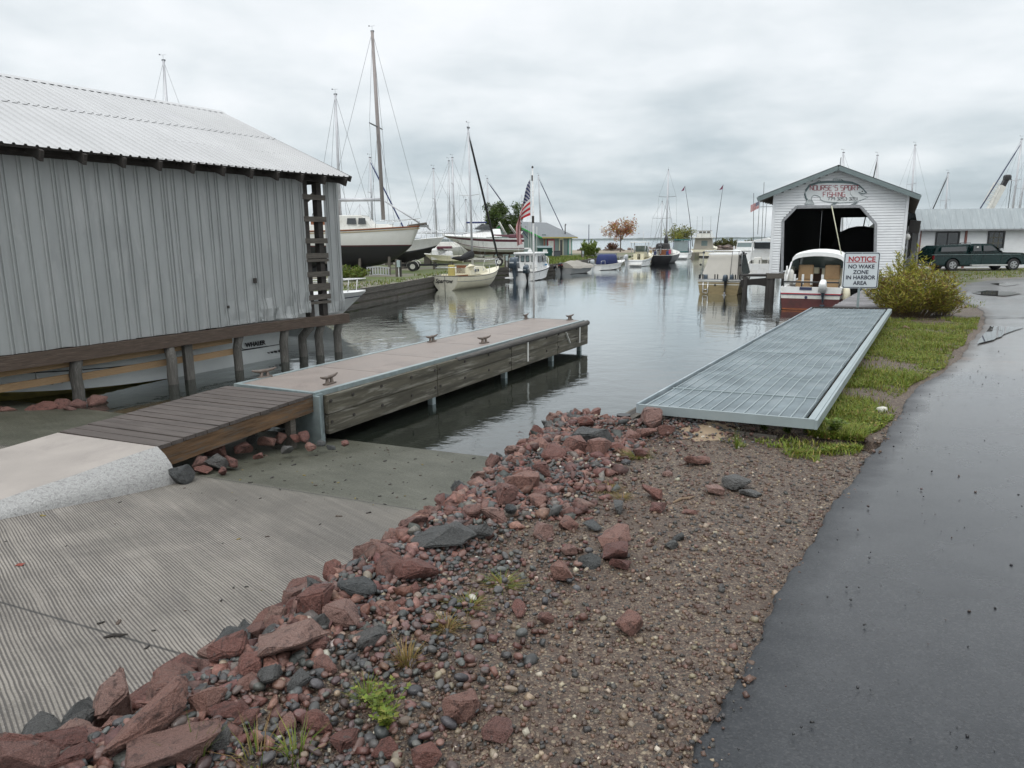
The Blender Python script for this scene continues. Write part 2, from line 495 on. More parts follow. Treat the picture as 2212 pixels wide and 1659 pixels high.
# ---- bank and yard ground on the right: one sheet that runs to the far shore line
def grid_sheet(name, xs, ys, zf, mats, cond=None, smooth=True):
    X, Y = np.meshgrid(xs, ys); Z = zf(X, Y); nx, ny = len(xs), len(ys)
    V = np.stack([X.ravel(), Y.ravel(), Z.ravel()], 1)
    i = np.arange(ny - 1)[:, None] * nx + np.arange(nx - 1)[None]
    F = np.stack([i, i + 1, i + nx + 1, i + nx], 2).reshape(-1, 4)
    if cond is not None:
        ok = cond(V[F].mean(1)); F = F[ok]
    return np_mesh(name, V, F, mats, smooth=smooth)
m = bpy.data.materials.new('gravel ground'); m.use_nodes = True; k = NT(m.node_tree); P = k.n['Principled BSDF']
pos = k.new('ShaderNodeNewGeometry').outputs['Position']; x, y, z = k.sep(pos)
vr = k.new('ShaderNodeTexVoronoi'); k.put(vr.inputs['Vector'], pos); vr.inputs['Scale'].default_value = 62; vr.inputs['Randomness'].default_value = 1
vr2 = k.new('ShaderNodeTexVoronoi'); k.put(vr2.inputs['Vector'], pos); vr2.inputs['Scale'].default_value = 150
hue = k.sep(vr.outputs['Color'])[0]; hue2 = k.sep(vr2.outputs['Color'])[1]
st = k.ramp(hue, [(0, (.045, .031, .024)), (.22, (.095, .060, .044)), (.45, (.068, .061, .053)), (.65, (.12, .08, .058)), (.85, (.18, .135, .095)), (1, (.30, .25, .175))])
st2 = k.ramp(hue2, [(0, (.038, .028, .023)), (.5, (.085, .059, .044)), (.8, (.125, .09, .065)), (1, (.26, .215, .155))])
soil = k.mix(k.noise(pos, 9, 5, .7), (.055, .037, .027), (.088, .06, .043))
sm = k.map(k.noise(pos, 1.9, 5, .65, .3), .52, .66)
c = k.mix(k.map(vr.outputs['Distance'], .35, .62), st, st2)
c = k.mix(k.math('MULTIPLY', sm, .65), c, soil)
far = k.map(y, 16, 30)
fm = k.map(k.noise(pos, .32, 5, .7, .5), .46, .56)
c = k.mix(far, c, k.mix(fm, (.15, .135, .115), (.075, .088, .022)))
k.l.new(c, P.inputs['Base Color']); P.inputs['Roughness'].default_value = .62; P.inputs['Specular IOR Level'].default_value = .45
bn = k.new('ShaderNodeBump'); bn.inputs['Strength'].default_value = .9; bn.inputs['Distance'].default_value = .010
k.put(bn.inputs['Height'], k.math('SUBTRACT', k.math('MULTIPLY', vr2.outputs['Distance'], -.5), vr.outputs['Distance'])); k.l.new(bn.outputs[0], P.inputs['Normal'])
GRAVEL = m
xs = np.concatenate([np.arange(-7, 4.5, .11), np.arange(4.5, 20, .3), np.arange(20, 60, 2.0), np.linspace(60, 300, 16)])
ys = np.concatenate([np.arange(-6, 10, .12), np.arange(10, 32, .3), np.arange(32, 64, 1.2), np.linspace(64, 140, 20)])
g = grid_sheet('ground', xs, ys, lambda X, Y: land_z(X, Y), GRAVEL); tag(g, kind='structure')

# ---- asphalt path, wet, with standing puddles
ROADL = np.array([(-1.2, -2.0), (-.35, 0), (.3, 1.45), (.58, 2.04), (1.07, 2.86), (1.62, 3.75), (2.29, 4.76), (3.25, 6.15), (4.0, 7.25), (5.0, 8.75), (5.75, 9.55), (7.1, 11.2), (8.3, 12.9), (9.6, 14.6), (10.9, 16.5), (12.2, 18.6), (13.2, 21), (14.6, 24.5), (17.5, 28.5), (22, 32.0), (30, 34)], float)
def road_x(y): return np.interp(y, ROADL[:, 1], ROADL[:, 0])
def jag(y, x=0): return .016 * np.sin(5.3 * y) + .010 * np.sin(23 * y + 1) + .007 * np.sin(51 * y)
m = bpy.data.materials.new('wet asphalt'); m.use_nodes = True; k = NT(m.node_tree); P = k.n['Principled BSDF']
pos = k.new('ShaderNodeNewGeometry').outputs['Position']; x, y, z = k.sep(pos)
big = k.noise(pos, .55, 5, .6, .4); med = k.noise(pos, 3.4, 5, .65); grain = k.noise(pos, 170, 3, .7)
old = k.map(k.math('ADD', y, k.math('MULTIPLY', k.math('SUBTRACT', big, .5), 1.2)), 9.3, 10.2)
a = k.mix(k.map(med, .3, .7), (.019, .022, .026), (.034, .037, .041))
o = k.mix(k.map(med, .3, .7), (.075, .070, .065), (.125, .118, .108))
c = k.mix(old, a, o)
av = k.new('ShaderNodeTexVoronoi'); k.put(av.inputs['Vector'], pos); av.inputs['Scale'].default_value = 135
ag = k.sep(av.outputs['Color'])[0]
c = k.mix(k.map(ag, .72, .95, 0, .45), c, (.062, .063, .065)); c = k.mix(k.map(ag, .0, .25, .6, 0), c, (.010, .011, .012))
c = k.mix(k.math('MULTIPLY', k.map(grain, .6, .75), .3), c, (.14, .135, .13))
ey = k.math('MULTIPLY', old, k.map(k.noise(pos, 1.6, 4, .6), .58, .68))
c = k.mix(k.math('MULTIPLY', ey, .6), c, (.13, .085, .06))
k.l.new(c, P.inputs['Base Color']); k.put(P.inputs['Specular IOR Level'], k.map(y, 2.0, 9.0, .38, .75))
P.inputs['Coat IOR'].default_value = 1.36; P.inputs['Coat Roughness'].default_value = .10
edge_ = k.map(k.math('ADD', k.new('ShaderNodeAttribute', attribute_name='edge').outputs['Fac'], k.math('MULTIPLY', k.math('SUBTRACT', k.noise(pos, 3.0, 5, .65), .5), .35)), .05, .28)
k.put(P.inputs['Coat Weight'], k.math('MULTIPLY', edge_, k.map(y, 2.0, 10.0, .02, .62)))
rg = k.math('ADD', k.math('ADD', k.map(big, .3, .7, .20, .33), k.math('MULTIPLY', old, .10)), k.map(edge_, 0, 1, .3, 0))
k.put(P.inputs['Roughness'], rg)
bn = k.new('ShaderNodeBump'); bn.inputs['Strength'].default_value = .16; bn.inputs['Distance'].default_value = .004
k.put(bn.inputs['Height'], grain)
bn.inputs['Strength'].default_value = .3
bn2 = k.new('ShaderNodeBump'); bn2.inputs['Strength'].default_value = .09; bn2.inputs['Distance'].default_value = .03
k.put(bn2.inputs['Height'], k.noise(pos, 2.0, 3, .5)); k.l.new(bn.outputs[0], bn2.inputs['Normal'])
k.l.new(bn2.outputs[0], P.inputs['Normal'])
ASPH = m
ysr = np.concatenate([np.arange(-2, 12, .06), np.arange(12, 34.01, .2)]); rows = []
us = np.concatenate([[0, .02, .05, .1], np.linspace(.2, 4, 12), np.linspace(5, 40, 12)])
X = road_x(ysr)[:, None] + jag(ysr)[:, None] + us[None]; Y = np.repeat(ysr[:, None], len(us), 1)
# low bumps so the path undulates; slightly crowned over the gravel
Z = top_z(Y) + .030 + .02 * np.clip(us, 0, 1)[None] + .005 * np.sin(1.3 * X + .4) * np.sin(1.1 * Y)
Z[:, 0] -= .06
nx = len(us); ny = len(ysr); V = np.stack([X.ravel(), Y.ravel(), Z.ravel()], 1)
i = np.arange(ny - 1)[:, None] * nx + np.arange(nx - 1)[None]
F = np.stack([i, i + 1, i + nx + 1, i + nx], 2).reshape(-1, 4)
o = np_mesh('road', V, F, ASPH, smooth=True); tag(o, kind='structure')
at_ = o.data.attributes.new('edge', 'FLOAT', 'POINT'); at_.data.foreach_set('value', np.repeat(us[None], ny, 0).ravel().astype(np.float32))
def road_z(px, py): return float(top_z(py)) + .030 + .02 + .005 * math.sin(1.3 * px + .4) * math.sin(1.1 * py)
PUD = bpy.data.materials.new('puddle water'); PUD.use_nodes = True; q = NT(PUD.node_tree); P = q.n['Principled BSDF']
P.inputs['Base Color'].default_value = (.045, .042, .036, 1); P.inputs['Roughness'].default_value = .015; P.inputs['IOR'].default_value = 1.6; P.inputs['Specular IOR Level'].default_value = .8
def puddle(pts, seed):
    r2 = random.Random(seed); P0 = []
    for i in range(len(pts)):
        a = Vector(pts[i]); c2 = Vector(pts[(i + 1) % len(pts)])
        for t in (0, .25, .5, .75):
            p = a.lerp(c2, t); L = (c2 - a).length
            P0.append((p[0] + r2.uniform(-.02, .02) * L, p[1] + r2.uniform(-.015, .015) * L))
    P0 = [(max(x_, float(road_x(y_)) + .16), y_) for x_, y_ in P0]
    zz = max(road_z(*p) for p in P0) + .009
    b = MB(); b.add([(x, y, zz) for x, y in P0], [tuple(range(len(P0)))])
    tag(b.build('puddle', PUD), kind='structure')
def PZ(*ps): return [tuple(atz(px, py, .635).xy) for px, py in ps]
puddle(PZ((2058, 728), (2075, 711), (2110, 706), (2212, 708), (2175, 722), (2145, 736), (2110, 745), (2068, 745)), 3)
puddle(PZ((2098, 634), (2130, 629), (2180, 630), (2206, 636), (2170, 641), (2120, 638)), 4)
puddle(PZ((2138, 615), (2165, 613), (2205, 616), (2170, 620)), 5)
# seam of black sealant across the path
b = MB(); a0 = atz(2022, 684, .62); a1 = atz(2260, 690, .62)
rows = []
for i in range(24):
    p = a0.lerp(a1, i / 23); q0 = .03 * math.sin(i * 1.7); rows.append([(p.x, p.y + q0, road_z(p.x, p.y) + .010), (p.x, p.y + q0 + .10 + .03 * math.sin(i), road_z(p.x, p.y) + .010)])
b.loft(rows); tag(b.build('road_seam', M('tar seam', (.016, .015, .015), .5)), kind='structure')

# ---- left bank behind the timber bulkhead: boatyard, house lot and spit
LAND_Z = .64
LB = [(-6.6, 26.5), (-5.2, 32), (-4.0, 38), (-2.6, 44), (-1.2, 49), (1.2, 52.3), (3.2, 55.6), (6.2, 65), (9.2, 75.5), (13.5, 83), (20, 92), (28, 101), (38, 106), (46, 110), (52, 114), (50, 121), (30, 128), (12, 131), (-60, 136), (-140, 140), (-140, 24), (-30, 24), (-12, 24.5)]
m = bpy.data.materials.new('boatyard ground'); m.use_nodes = True; k = NT(m.node_tree); P = k.n['Principled BSDF']
pos = k.new('ShaderNodeNewGeometry').outputs['Position']
gm = k.map(k.noise(pos, .22, 6, .7, .4), .44, .56)
c = k.mix(gm, k.mix(k.noise(pos, 2.3, 5, .7), (.12, .108, .09), (.22, .20, .165)), k.mix(k.noise(pos, 3.1, 5, .7), (.045, .072, .014), (.11, .14, .03)))
c = k.mix(k.map(k.sep(pos)[1], 96, 106), c, (.26, .22, .16))
k.l.new(c, P.inputs['Base Color']); P.inputs['Roughness'].default_value = .8
b = MB(); b.add([(x, y, LAND_Z) for x, y in LB], [tuple(range(len(LB)))])
n = len(LB)
b.add([(x, y, LAND_Z) for x, y in LB] + [(x, y, -1.6) for x, y in LB], [(i, n + i, n + (i + 1) % n, (i + 1) % n) for i in range(n)])
struct('boatyard_ground', b, m)

# ---- far wooded shores across the lake
def far_shore(name, x0, x1, Y, h, seed, depth=260, step=16):
    r2 = random.Random(seed); b = MB(); n = int((x1 - x0) / step); rows = []
    tops = []
    for i in range(n + 1):
        x = x0 + (x1 - x0) * i / n; e = min(1, i / 18, (n - i) / 18)
        hh = h * (.55 + .45 * mnoise.noise((x * .0011, seed, 0))) * max(0, e) ** .6
        tops.append(max(.3, hh + 1.6 * mnoise.noise((x * .02, seed, 1)) + r2.uniform(-.9, .9)))
    for f, yy in ((0, 0), (.45, .05), (.8, .3), (1, .65), (.7, 1)):
        rows.append([(x0 + (x1 - x0) * i / n, Y + depth * yy + 30 * mnoise.noise((i * .1, seed, 4)), -1 + (tops[i] + 1) * f * (1 + .06 * r2.uniform(-1, 1))) for i in range(n + 1)])
    b.loft(rows)
    return tag(b.build(name, M('far woods', (.052, .075, .062), .9, var=.4, scale=.02, coord='World')), kind='structure')
far_shore('hills', -4200, -120, 2900, 30, 3)
far_shore('hills', -500, 5200, 3300, 13, 8)

# ================================================================ LEFT BOATHOUSE (metal shed on pilings)
SIDING = M('grey ribbed metal siding', (.335, .35, .345), .55, 0, .10, 1.2, 0, stretch=(2, 2, .5), col2=(.39, .40, .395), spec=.4)
ROOFM = M('pale corrugated roof metal', (.465, .47, .472), .6, 0, .08, 1.1, stretch=(1, .35, 1), col2=(.44, .44, .46), c2lo=.6, c2hi=.8, spec=.4)
OLDW = wood('weathered grey timber', (.095, .085, .072), (.17, .155, .135))
DARKW = wood('dark timber', (.045, .04, .036), (.085, .078, .07))
BROWNW = wood('weathered brown beam', (.085, .062, .048), (.16, .125, .10))
PILEW = wood('piling wood', (.10, .095, .085), (.22, .21, .19), grain=(60, 60, 3))
NEWW = wood('fresh sawn lumber', (.30, .20, .11), (.37, .26, .155), var=.15)
GALV = M('galvanised steel', (.30, .36, .365), .45, .55, .15, 9, col2=(.40, .46, .465))
t = thing('metal_boathouse', 'long grey metal-sided boathouse standing on wooden pilings over the water at left', 'boathouse', (-7.02, 11.43, 0), R(58.6))
BH = t
def rib_sheet(s0, s1, z0, z1, ph, seed, dent=0.):
    """ribbed sheet: paired narrow ribs every 0.30 m, with a torn lower edge"""
    r2 = random.Random(seed); xs = [s0]
    x = s0
    prof = []
    per = .235
    for i in range(int((s1 - s0) / per) + 1):
        o = s0 + i * per
        for dx, yy in ((.0, 0), (.075, 0), (.082, -.024), (.100, -.024), (.107, 0), (.130, 0), (.137, -.024), (.155, -.024), (.162, 0)):
            if o + dx <= s1: prof.append((o + dx, yy))
    prof.append((s1, 0)); zs = [0, .03, .08, .15, .25, .45, 1.]
    b = MB(); rows = []
    tears = {}
    for zi in zs:
        row = []
        for (px, py) in prof:
            zz = z0 + (z1 - z0) * zi
            if zi < .05: zz += .018 * mnoise.noise((px * 3, seed, 0)) + (.02 * mnoise.noise((px * 11, seed, 3)) if dent else 0)
            dy = .012 * mnoise.noise((px * 1.5, zz * .8, seed))
            if dent: dy += dent * max(0, 1 - zi / .26) * (mnoise.noise((px * 6, zz * 4, seed)) * .9 - .25)
            row.append((px, py + dy - .012 * (seed % 2), zz))
        rows.append(row)
    b.loft(rows)
    return b
n = 0; s = -8.0
while s < 5.0:
    e = min(s + .93, 5.04)
    d = 0.
    if s > 2.0: d = .05
    if s > 3.4: d = .11
    z0 = .885 + .012 * max(0, s) + (.05 if s > 4 else 0)
    rib_sheet(s, e, z0, 3.95, 0, n, d).build('siding_sheet', SIDING, t); s += .9; n += 1
rib_sheet(5.60, 6.06, .93, 3.93, 0, 41, .08).build('siding_sheet', SIDING, t)
b = MB(); b.box((2.93, -.03, 1.28), (.05, .012, .05)); b.box((3.6, -.035, 1.75), (.09, .02, .10), .2)
b.each('patch', DARKW, t)
# roof: two tiers of ribbed sheets each side
def roof_half(sign, name, s0, s1):
    b = MB(); ye, ze, yr, zr = -.45, 3.88, 3.72, 5.62
    if sign < 0: ye = 7.44 + .45
    for (f0, f1, lift) in ((0, .56, 0), (.545, 1.0, .012)):
        prof = []; x = s0
        while x < s1 - .02:
            for dx, h in ((0, 0), (.07, 0), (.085, .024), (.11, .024), (.125, 0)): prof.append((x + dx, h))
            x += .155
        rows = []
        for f in (f0, (f0 + f1) / 2, f1):
            rows.append([(px, ye + (yr - ye) * f, ze + (zr - ze) * f + h + lift + .008 * mnoise.noise((px * .7, f * 3, 2)) - .012 * math.sin(px * .55) * (1 - f)) for px, h in prof])
        b.loft(rows)
    return b.build(name, ROOFM, t)
roof_half(1, 'roof', -9, 6.04); roof_half(-1, 'roof', -9, 6.04)
b = MB(); b.loft([[(x, 3.72 - .16, 5.585), (x, 3.72, 5.66), (x, 3.72 + .16, 5.585)] for x in np.linspace(-9, 6.06, 14)]); b.build('ridge_cap', ROOFM, t)
b = MB()
for e in (-.45, 7.89): b.bar((6.02, e, 3.84), (6.02, 3.72, 5.56), .05, .12)
b.each('rake_board', DARKW, t)
for i, x in enumerate(np.arange(-8.4, 6.0, .62)):
    b = MB(); b.bar((x, -.47, 3.755), (x, 3.7, 5.46), .05, .16); b.bar((x, 7.86, 3.80), (x, 3.7, 5.52), .05, .15); b.build('rafter', DARKW, t)
b = MB()
for f in (.02, .3, .6, .9): b.bar((-9, -.45 + 4.17 * f, 3.84 + 1.74 * f), (6.0, -.45 + 4.17 * f, 3.84 + 1.74 * f), .1, .03)
b.build('purlin', DARKW, t)
# frame: sill beam, posts, girts in the open bay, plate
b = MB(); rows = []
for x in np.linspace(-9, 6.12, 24):
    w = .012 * mnoise.noise((x, 3, 1)); z = .765 + .004 * x + w - (.03 if x > 5.2 else 0)
    rows.append([(x, -.10, z - .10), (x, .10, z - .10), (x, .10, z + .11), (x, -.10 + w, z + .11)])
b.loft(rows, True, True); b.build('sill_beam', BROWNW, t)
b = MB(); b.box((-1.4, .02, 3.86), (15, .12, .16)); b.build('wall_plate', DARKW, t)
for x in (-7, -4.6, -2.2, .2, 2.6, 5.12, 5.52):
    b = MB(); b.box((x, .1, 2.35), (.14, .14, 2.95)); b.each('post', DARKW, t)
for z in (3.44, 2.98, 2.52, 2.20, 2.10, 1.80, 1.52, 1.30, 1.18):
    h = {1.52: .15, 2.10: .06, 1.18: .06}.get(z, .11)
    b = MB(); b.box((5.32, -.0, z), (.66, .05, h)); b.build('girt', OLDW, t)
b = MB(); b.bar((5.05, .12, 3.25), (5.62, .12, 3.62), .03, .09); b.bar((5.16, .3, 3.35), (5.62, 1.3, 2.9), .03, .09); b.each('brace', OLDW, t)
for y in (2.4, 5.0, 7.4):
    b = MB(); b.box((5.9, y, 3.0), (.16, .16, 2.0) if y < 7 else (.16, .16, 4.4)); b.each('post', DARKW, t)
b = MB(); b.box((-1.5, 7.42, 2.4), (15, .03, 3.0)); b.box((-8.9, 3.7, 2.6), (.03, 7.3, 3.3)); b.build('back_wall', DARKW, t)
b = MB(); b.box((5.9, 3.7, 3.86), (.14, 7.4, .18)); b.bar((5.9, 1.2, 3.9), (5.9, 3.7, 5.4), .05, .1); b.build('tie_beam', DARKW, t)
for (px, py) in [(175, 865), (380, 830), (520, 800), (620, 782), (660, 770), (695, 767), (735, 760)]:
    p = atz(px, py, 0) - Vector((-7.02, 11.43, 0)); c, s = math.cos(R(-58.6)), math.sin(R(-58.6))
    lx, ly = p.x * c - p.y * s, p.x * s + p.y * c
    b = MB(); r0 = rng.uniform(.088, .11); rows = [(lx + rng.uniform(-.012, .012), ly + .06 + rng.uniform(-.012, .012), z) for z in np.linspace(-1.45, .70, 9)]
    rows[-1] = (lx + .02, .0, .69)
    b.tube(rows, [r0 * (1.06 - .1 * i / 8 + rng.uniform(-.02, .02)) for i in range(9)], 12); b.build('piling', PILEW, t, smooth=True)
b = MB(); b.box((2.02, .05, .35), (.16, .1, .80)); b.build('doubled_post', PILEW, t)
for s0, s1 in ((-6, -.02), (.12, 2.0), (2.06, 3.05)):
    for z in (.60, .37):
        b = MB(); b.bar((s0, .12, z - .008), (s1, .12, z + .012), .04, .115); b.build('rail_board', NEWW, t)

# ---------------------------------------------------------------- boats: shared builders
def hull_pts(L, B, fs, fb, draft, rake=.9, tr=.85, chine=.86, nose=2.3, full=.45, zc0=.02, n=18, round_=False, fm=None):
    """rows of points keel -> sheer for the +y side at stations from transom (x=0) to stem (x~L)"""
    rows = []
    for i in range(n + 1):
        t = i / n; t = 1 - (1 - t) ** 1.25
        f = tr + (1 - tr) * math.sin(math.pi / 2 * min(1, t / full)) if t < full else max(0.0, 1 - ((t - full) / (1 - full)) ** nose)
        hb = B / 2 * f
        sh = fs + (fb - fs) * t ** 1.8 - (fm or 0) * math.sin(math.pi * t)
        kz = -draft + (draft + fb * .25) * max(0, (t - .55) / .45) ** 3
        zc = zc0 + (fb * .55 - zc0) * t ** 3.2
        zc = max(zc, kz)
        row = []
        if round_:
            for j in range(9):
                a = j / 8; ang = a * math.pi / 2
                yy = hb * math.sin(ang) ** .72; zz = kz + (sh - kz) * (1 - math.cos(ang)) ** .8
                row.append((yy, zz))
        else:
            cb = hb * (chine - .25 * t ** 3)
            row = [(0, kz), (cb * .5, kz + (zc - kz) * .52), (cb, zc)]
            for a in (.12, .3, .5, .68, .74, .88, 1.0):
                fl = a ** (1 + .9 * t)
                row.append((cb + (hb - cb) * fl, zc + (sh - zc) * a))
        out = []
        for (yy, zz) in row:
            x = t * L - rake * t ** 2 * (1 - (zz - kz) / max(.05, sh - kz))
            out.append((x, yy, zz))
        rows.append(out)
    return rows
def make_hull(L, B, fs, fb, draft, mats, parent, bands=None, name='hull', **kw):
    """mats[i] chosen per strip by bands (list of material index per strip, keel -> sheer)"""
    rows = hull_pts(L, B, fs, fb, draft, **kw)
    b = MB(); m = len(rows[0]) - 1
    for sgn in (1, -1):
        for j in range(m):
            b.m = bands[j] if bands else 0
            b.loft([[(r[q][0], sgn * r[q][1], r[q][2]) for q in ((j, j + 1) if sgn > 0 else (j + 1, j))] for r in rows])
    r = rows[0]; b.m = kw.get('tm', 0)
    for j in range(m):
        b.m = bands[j] if bands else 0
        b.quad((0, r[j][1], r[j][2]), (0, r[j + 1][1], r[j + 1][2]), (0, -r[j + 1][1], r[j + 1][2]), (0, -r[j][1], r[j][2]))
    o = b.build(name, mats, parent, fix=True, smooth=kw.get('round_', False))
    return rows
def make_deck(rows, mats, parent, tc=.45, cp_floor=.1, cam_=.05, inset=.12, name='deck'):
    """foredeck from station fraction tc to the stem, side decks and a sunk cockpit aft"""
    b = MB(); n = len(rows) - 1; i0 = int(n * tc)
    top = [(r[-1][0], r[-1][1], r[-1][2]) for r in rows]
    b.loft([[(x, y * q, z + cam_ * (1 - q * q)) for q in (-1, -.5, 0, .5, 1)] for x, y, z in top[i0:]])
    if i0 > 0:
        ins = [(x, max(.02, y - inset), z) for x, y, z in top[:i0 + 1]]
        ins[0] = (ins[0][0] + inset, ins[0][1], ins[0][2])
        for sg in (1, -1):
            b.loft([[(x, sg * y, z), (xi, sg * yi, zi + .01)] for (x, y, z), (xi, yi, zi) in zip(top[:i0 + 1], ins)])
            b.loft([[(xi, sg * yi, zi + .01), (xi, sg * yi * .97, cp_floor)] for (xi, yi, zi) in ins])
        b.loft([[(xi, yi * .97, cp_floor), (xi, -yi * .97, cp_floor)] for xi, yi, zi in ins])
        x, y, z = top[0]; xi, yi, zi = ins[0]
        b.quad((x, y, z), (x, -y, z), (xi, -yi, zi + .01), (xi, yi, zi + .01)); b.quad((xi, yi, zi + .01), (xi, -yi, zi + .01), (xi, -yi, cp_floor), (xi, yi, cp_floor))
        xi, yi, zi = ins[-1]
        b.quad((xi, yi, zi + .01), (xi, -yi, zi + .01), (xi, -yi, cp_floor), (xi, yi, cp_floor))
    return b.build(name, mats, parent)
def make_rail(rows, mat, parent, t0, t1, h, inset=.08, r=.014, posts=4, name='bow_rail', bow=True):
    n = len(rows) - 1; idx = range(int(n * t0), int(n * t1) + 1); b = MB(); top = {1: [], -1: []}
    for sg in (1, -1):
        for i in idx:
            x, y, z = rows[i][-1]; top[sg].append((x - (.05 if i == n else 0), sg * max(.03, y - inset), z))
    def lift(p): return (p[0] + .05, p[1], p[2] + h)
    if bow: path = [top[1][0]] + [lift(p) for p in top[1]] + [lift(p) for p in reversed(top[-1])] + [top[-1][0]]; b.tube(path, r, 6)
    else:
        for sg in (1, -1): b.tube([lift(p) for p in top[sg]], r, 6)
    for sg in (1, -1):
        st = max(1, len(top[sg]) // posts)
        for p in top[sg][::st]: b.tube([p, lift(p)], r * .9, 6)
    return b.build(name, mat, parent, smooth=True)
def make_strip(rows, mat, parent, j=-1, r=.03, name='rub_rail', dz=0., t0=0, t1=1.):
    b = MB(); n = len(rows) - 1
    for sg in (1, -1): b.tube([(q[j][0], sg * (q[j][1] + .008), q[j][2] + dz) for q in rows[int(n * t0):int(n * t1) + 1]], r, 6)
    if t0 == 0: q = rows[0][j]; b.tube([(q[0] - .01, q[1], q[2] + dz), (q[0] - .01, -q[1], q[2] + dz)], r, 6)
    return b.build(name, mat, parent, smooth=True)
WHITE = M('white gelcoat', (.74, .75, .74), .3, 0, .05, 3, col2=(.66, .66, .62), spec=.5)
CREAM = M('cream gelcoat', (.70, .66, .50), .35, 0, .06, 3, col2=(.62, .57, .42))
OFFW = M('aged white paint', (.62, .62, .58), .4, 0, .08, 4, col2=(.50, .49, .44))
BLACKP = M('black paint', (.016, .016, .018), .4, 0, .2, 4)
RUBBER = M('black rubber', (.02, .02, .022), .7, 0, .2, 8)
STEEL = M('stainless tube', (.62, .64, .65), .22, .8, .05, 5)
ALU = M('aluminium spar', (.50, .51, .53), .4, .3, .08, 3)
GLASS = M('dark window glass', (.02, .025, .027), .05, 0, .1, 2, spec=.9)
CLEARG = M('pale windscreen glass', (.16, .21, .21), .06, 0, .1, 2, spec=.9)
TEAK = wood('varnished teak', (.20, .075, .035), (.28, .12, .06), .5)
CANVB = M('blue canvas', (.022, .035, .125), .8, 0, .15, 5, .3, 25)
CANVG = M('green canvas', (.01, .085, .08), .8, 0, .15, 5)
CANVT = M('tan grey canvas', (.30, .285, .25), .85, 0, .12, 4, .2, 20)
MAROON = M('maroon paint', (.095, .022, .035), .4, 0, .1, 4)
REDP = M('red paint', (.42, .03, .03), .45, 0, .1, 5)
NAVYS = M('dark blue stripe', (.03, .04, .09), .4, 0, .1, 5)
YELST = M('weed-stained yellow', (.36, .30, .09), .7, 0, .3, 6)
OUTB = M('outboard grey-blue', (.075, .10, .125), .3, .2, .1, 6)
OUTBW = M('outboard pale grey', (.50, .53, .55), .35, .1, .1, 6)
OUTBK = M('outboard black', (.015, .015, .018), .3, 0, .1, 6)
WIREM = M('rigging wire', (.16, .17, .18), .4, .4, .1, 3)
def outboard(parent, loc, s=1., tilt=0., cowl=OUTB, leg=None, rz=0., mark=None, name='outboard_motor'):
    """outboard hung on the transom at loc (top of the clamp), pointing aft = -x"""
    leg = leg or cowl
    b = MB(); M4 = Matrix.Translation(loc) @ Matrix.Rotation(rz, 4, 'Z') @ Matrix.Rotation(tilt, 4, 'Y') @ Matrix.Scale(s, 4)
    def X(vs): return [M4 @ Vector(v) for v in vs]
    q = MB(); q.loft([[(-.16 + .13 * math.cos(a) * 1.0, .11 * math.sin(a), .06), (-.16 + .06 * math.cos(a), .045 * math.sin(a), -.5), (-.18 + .05 * math.cos(a), .03 * math.sin(a), -.95)] for a in np.linspace(0, 2 * math.pi, 13)])
    q.box((-.2, 0, -.72), (.36, .2, .02)); q.box((-.17, 0, -1.05), (.16, .018, .25))
    q.tube([(-.02, 0, -.9), (-.16, 0, -.9), (-.34, 0, -.9)], [.03, .06, .045], 10); q.box((-.02, 0, -.12), (.1, .16, .32))
    q.v = X(q.v); o = q.build(name, leg, parent, smooth=False)
    c = MB(); c.rbox((-.2, 0, .06), (.62, .36, .46), .14, n=4, taper=.86); c.v = X(c.v); c.build('cowling', cowl, o, smooth=True)
    p = MB()
    for a in (0, 120, 240):
        w = Vector((0, math.sin(R(a)), math.cos(R(a)))); u = Vector((0, math.cos(R(a)), -math.sin(R(a))))
        e = Vector((-.37, 0, -.9)); p.quad(e + w * .03 - u * .02, e + w * .17 - u * .06 + Vector((.03, 0, 0)), e + w * .17 + u * .05 - Vector((.03, 0, 0)), e + w * .03 + u * .03)
    p.v = X(p.v); p.build('propeller', ALU, o)
    if mark:
        g = MB(); g.box((-.2, .172, .30), (.30, .006, .05)); g.box((-.2, -.172, .30), (.30, .006, .05)); g.box((-.5, 0, .3), (.006, .18, .05)); g.v = X(g.v); g.build('stripe', mark, o)
    return o
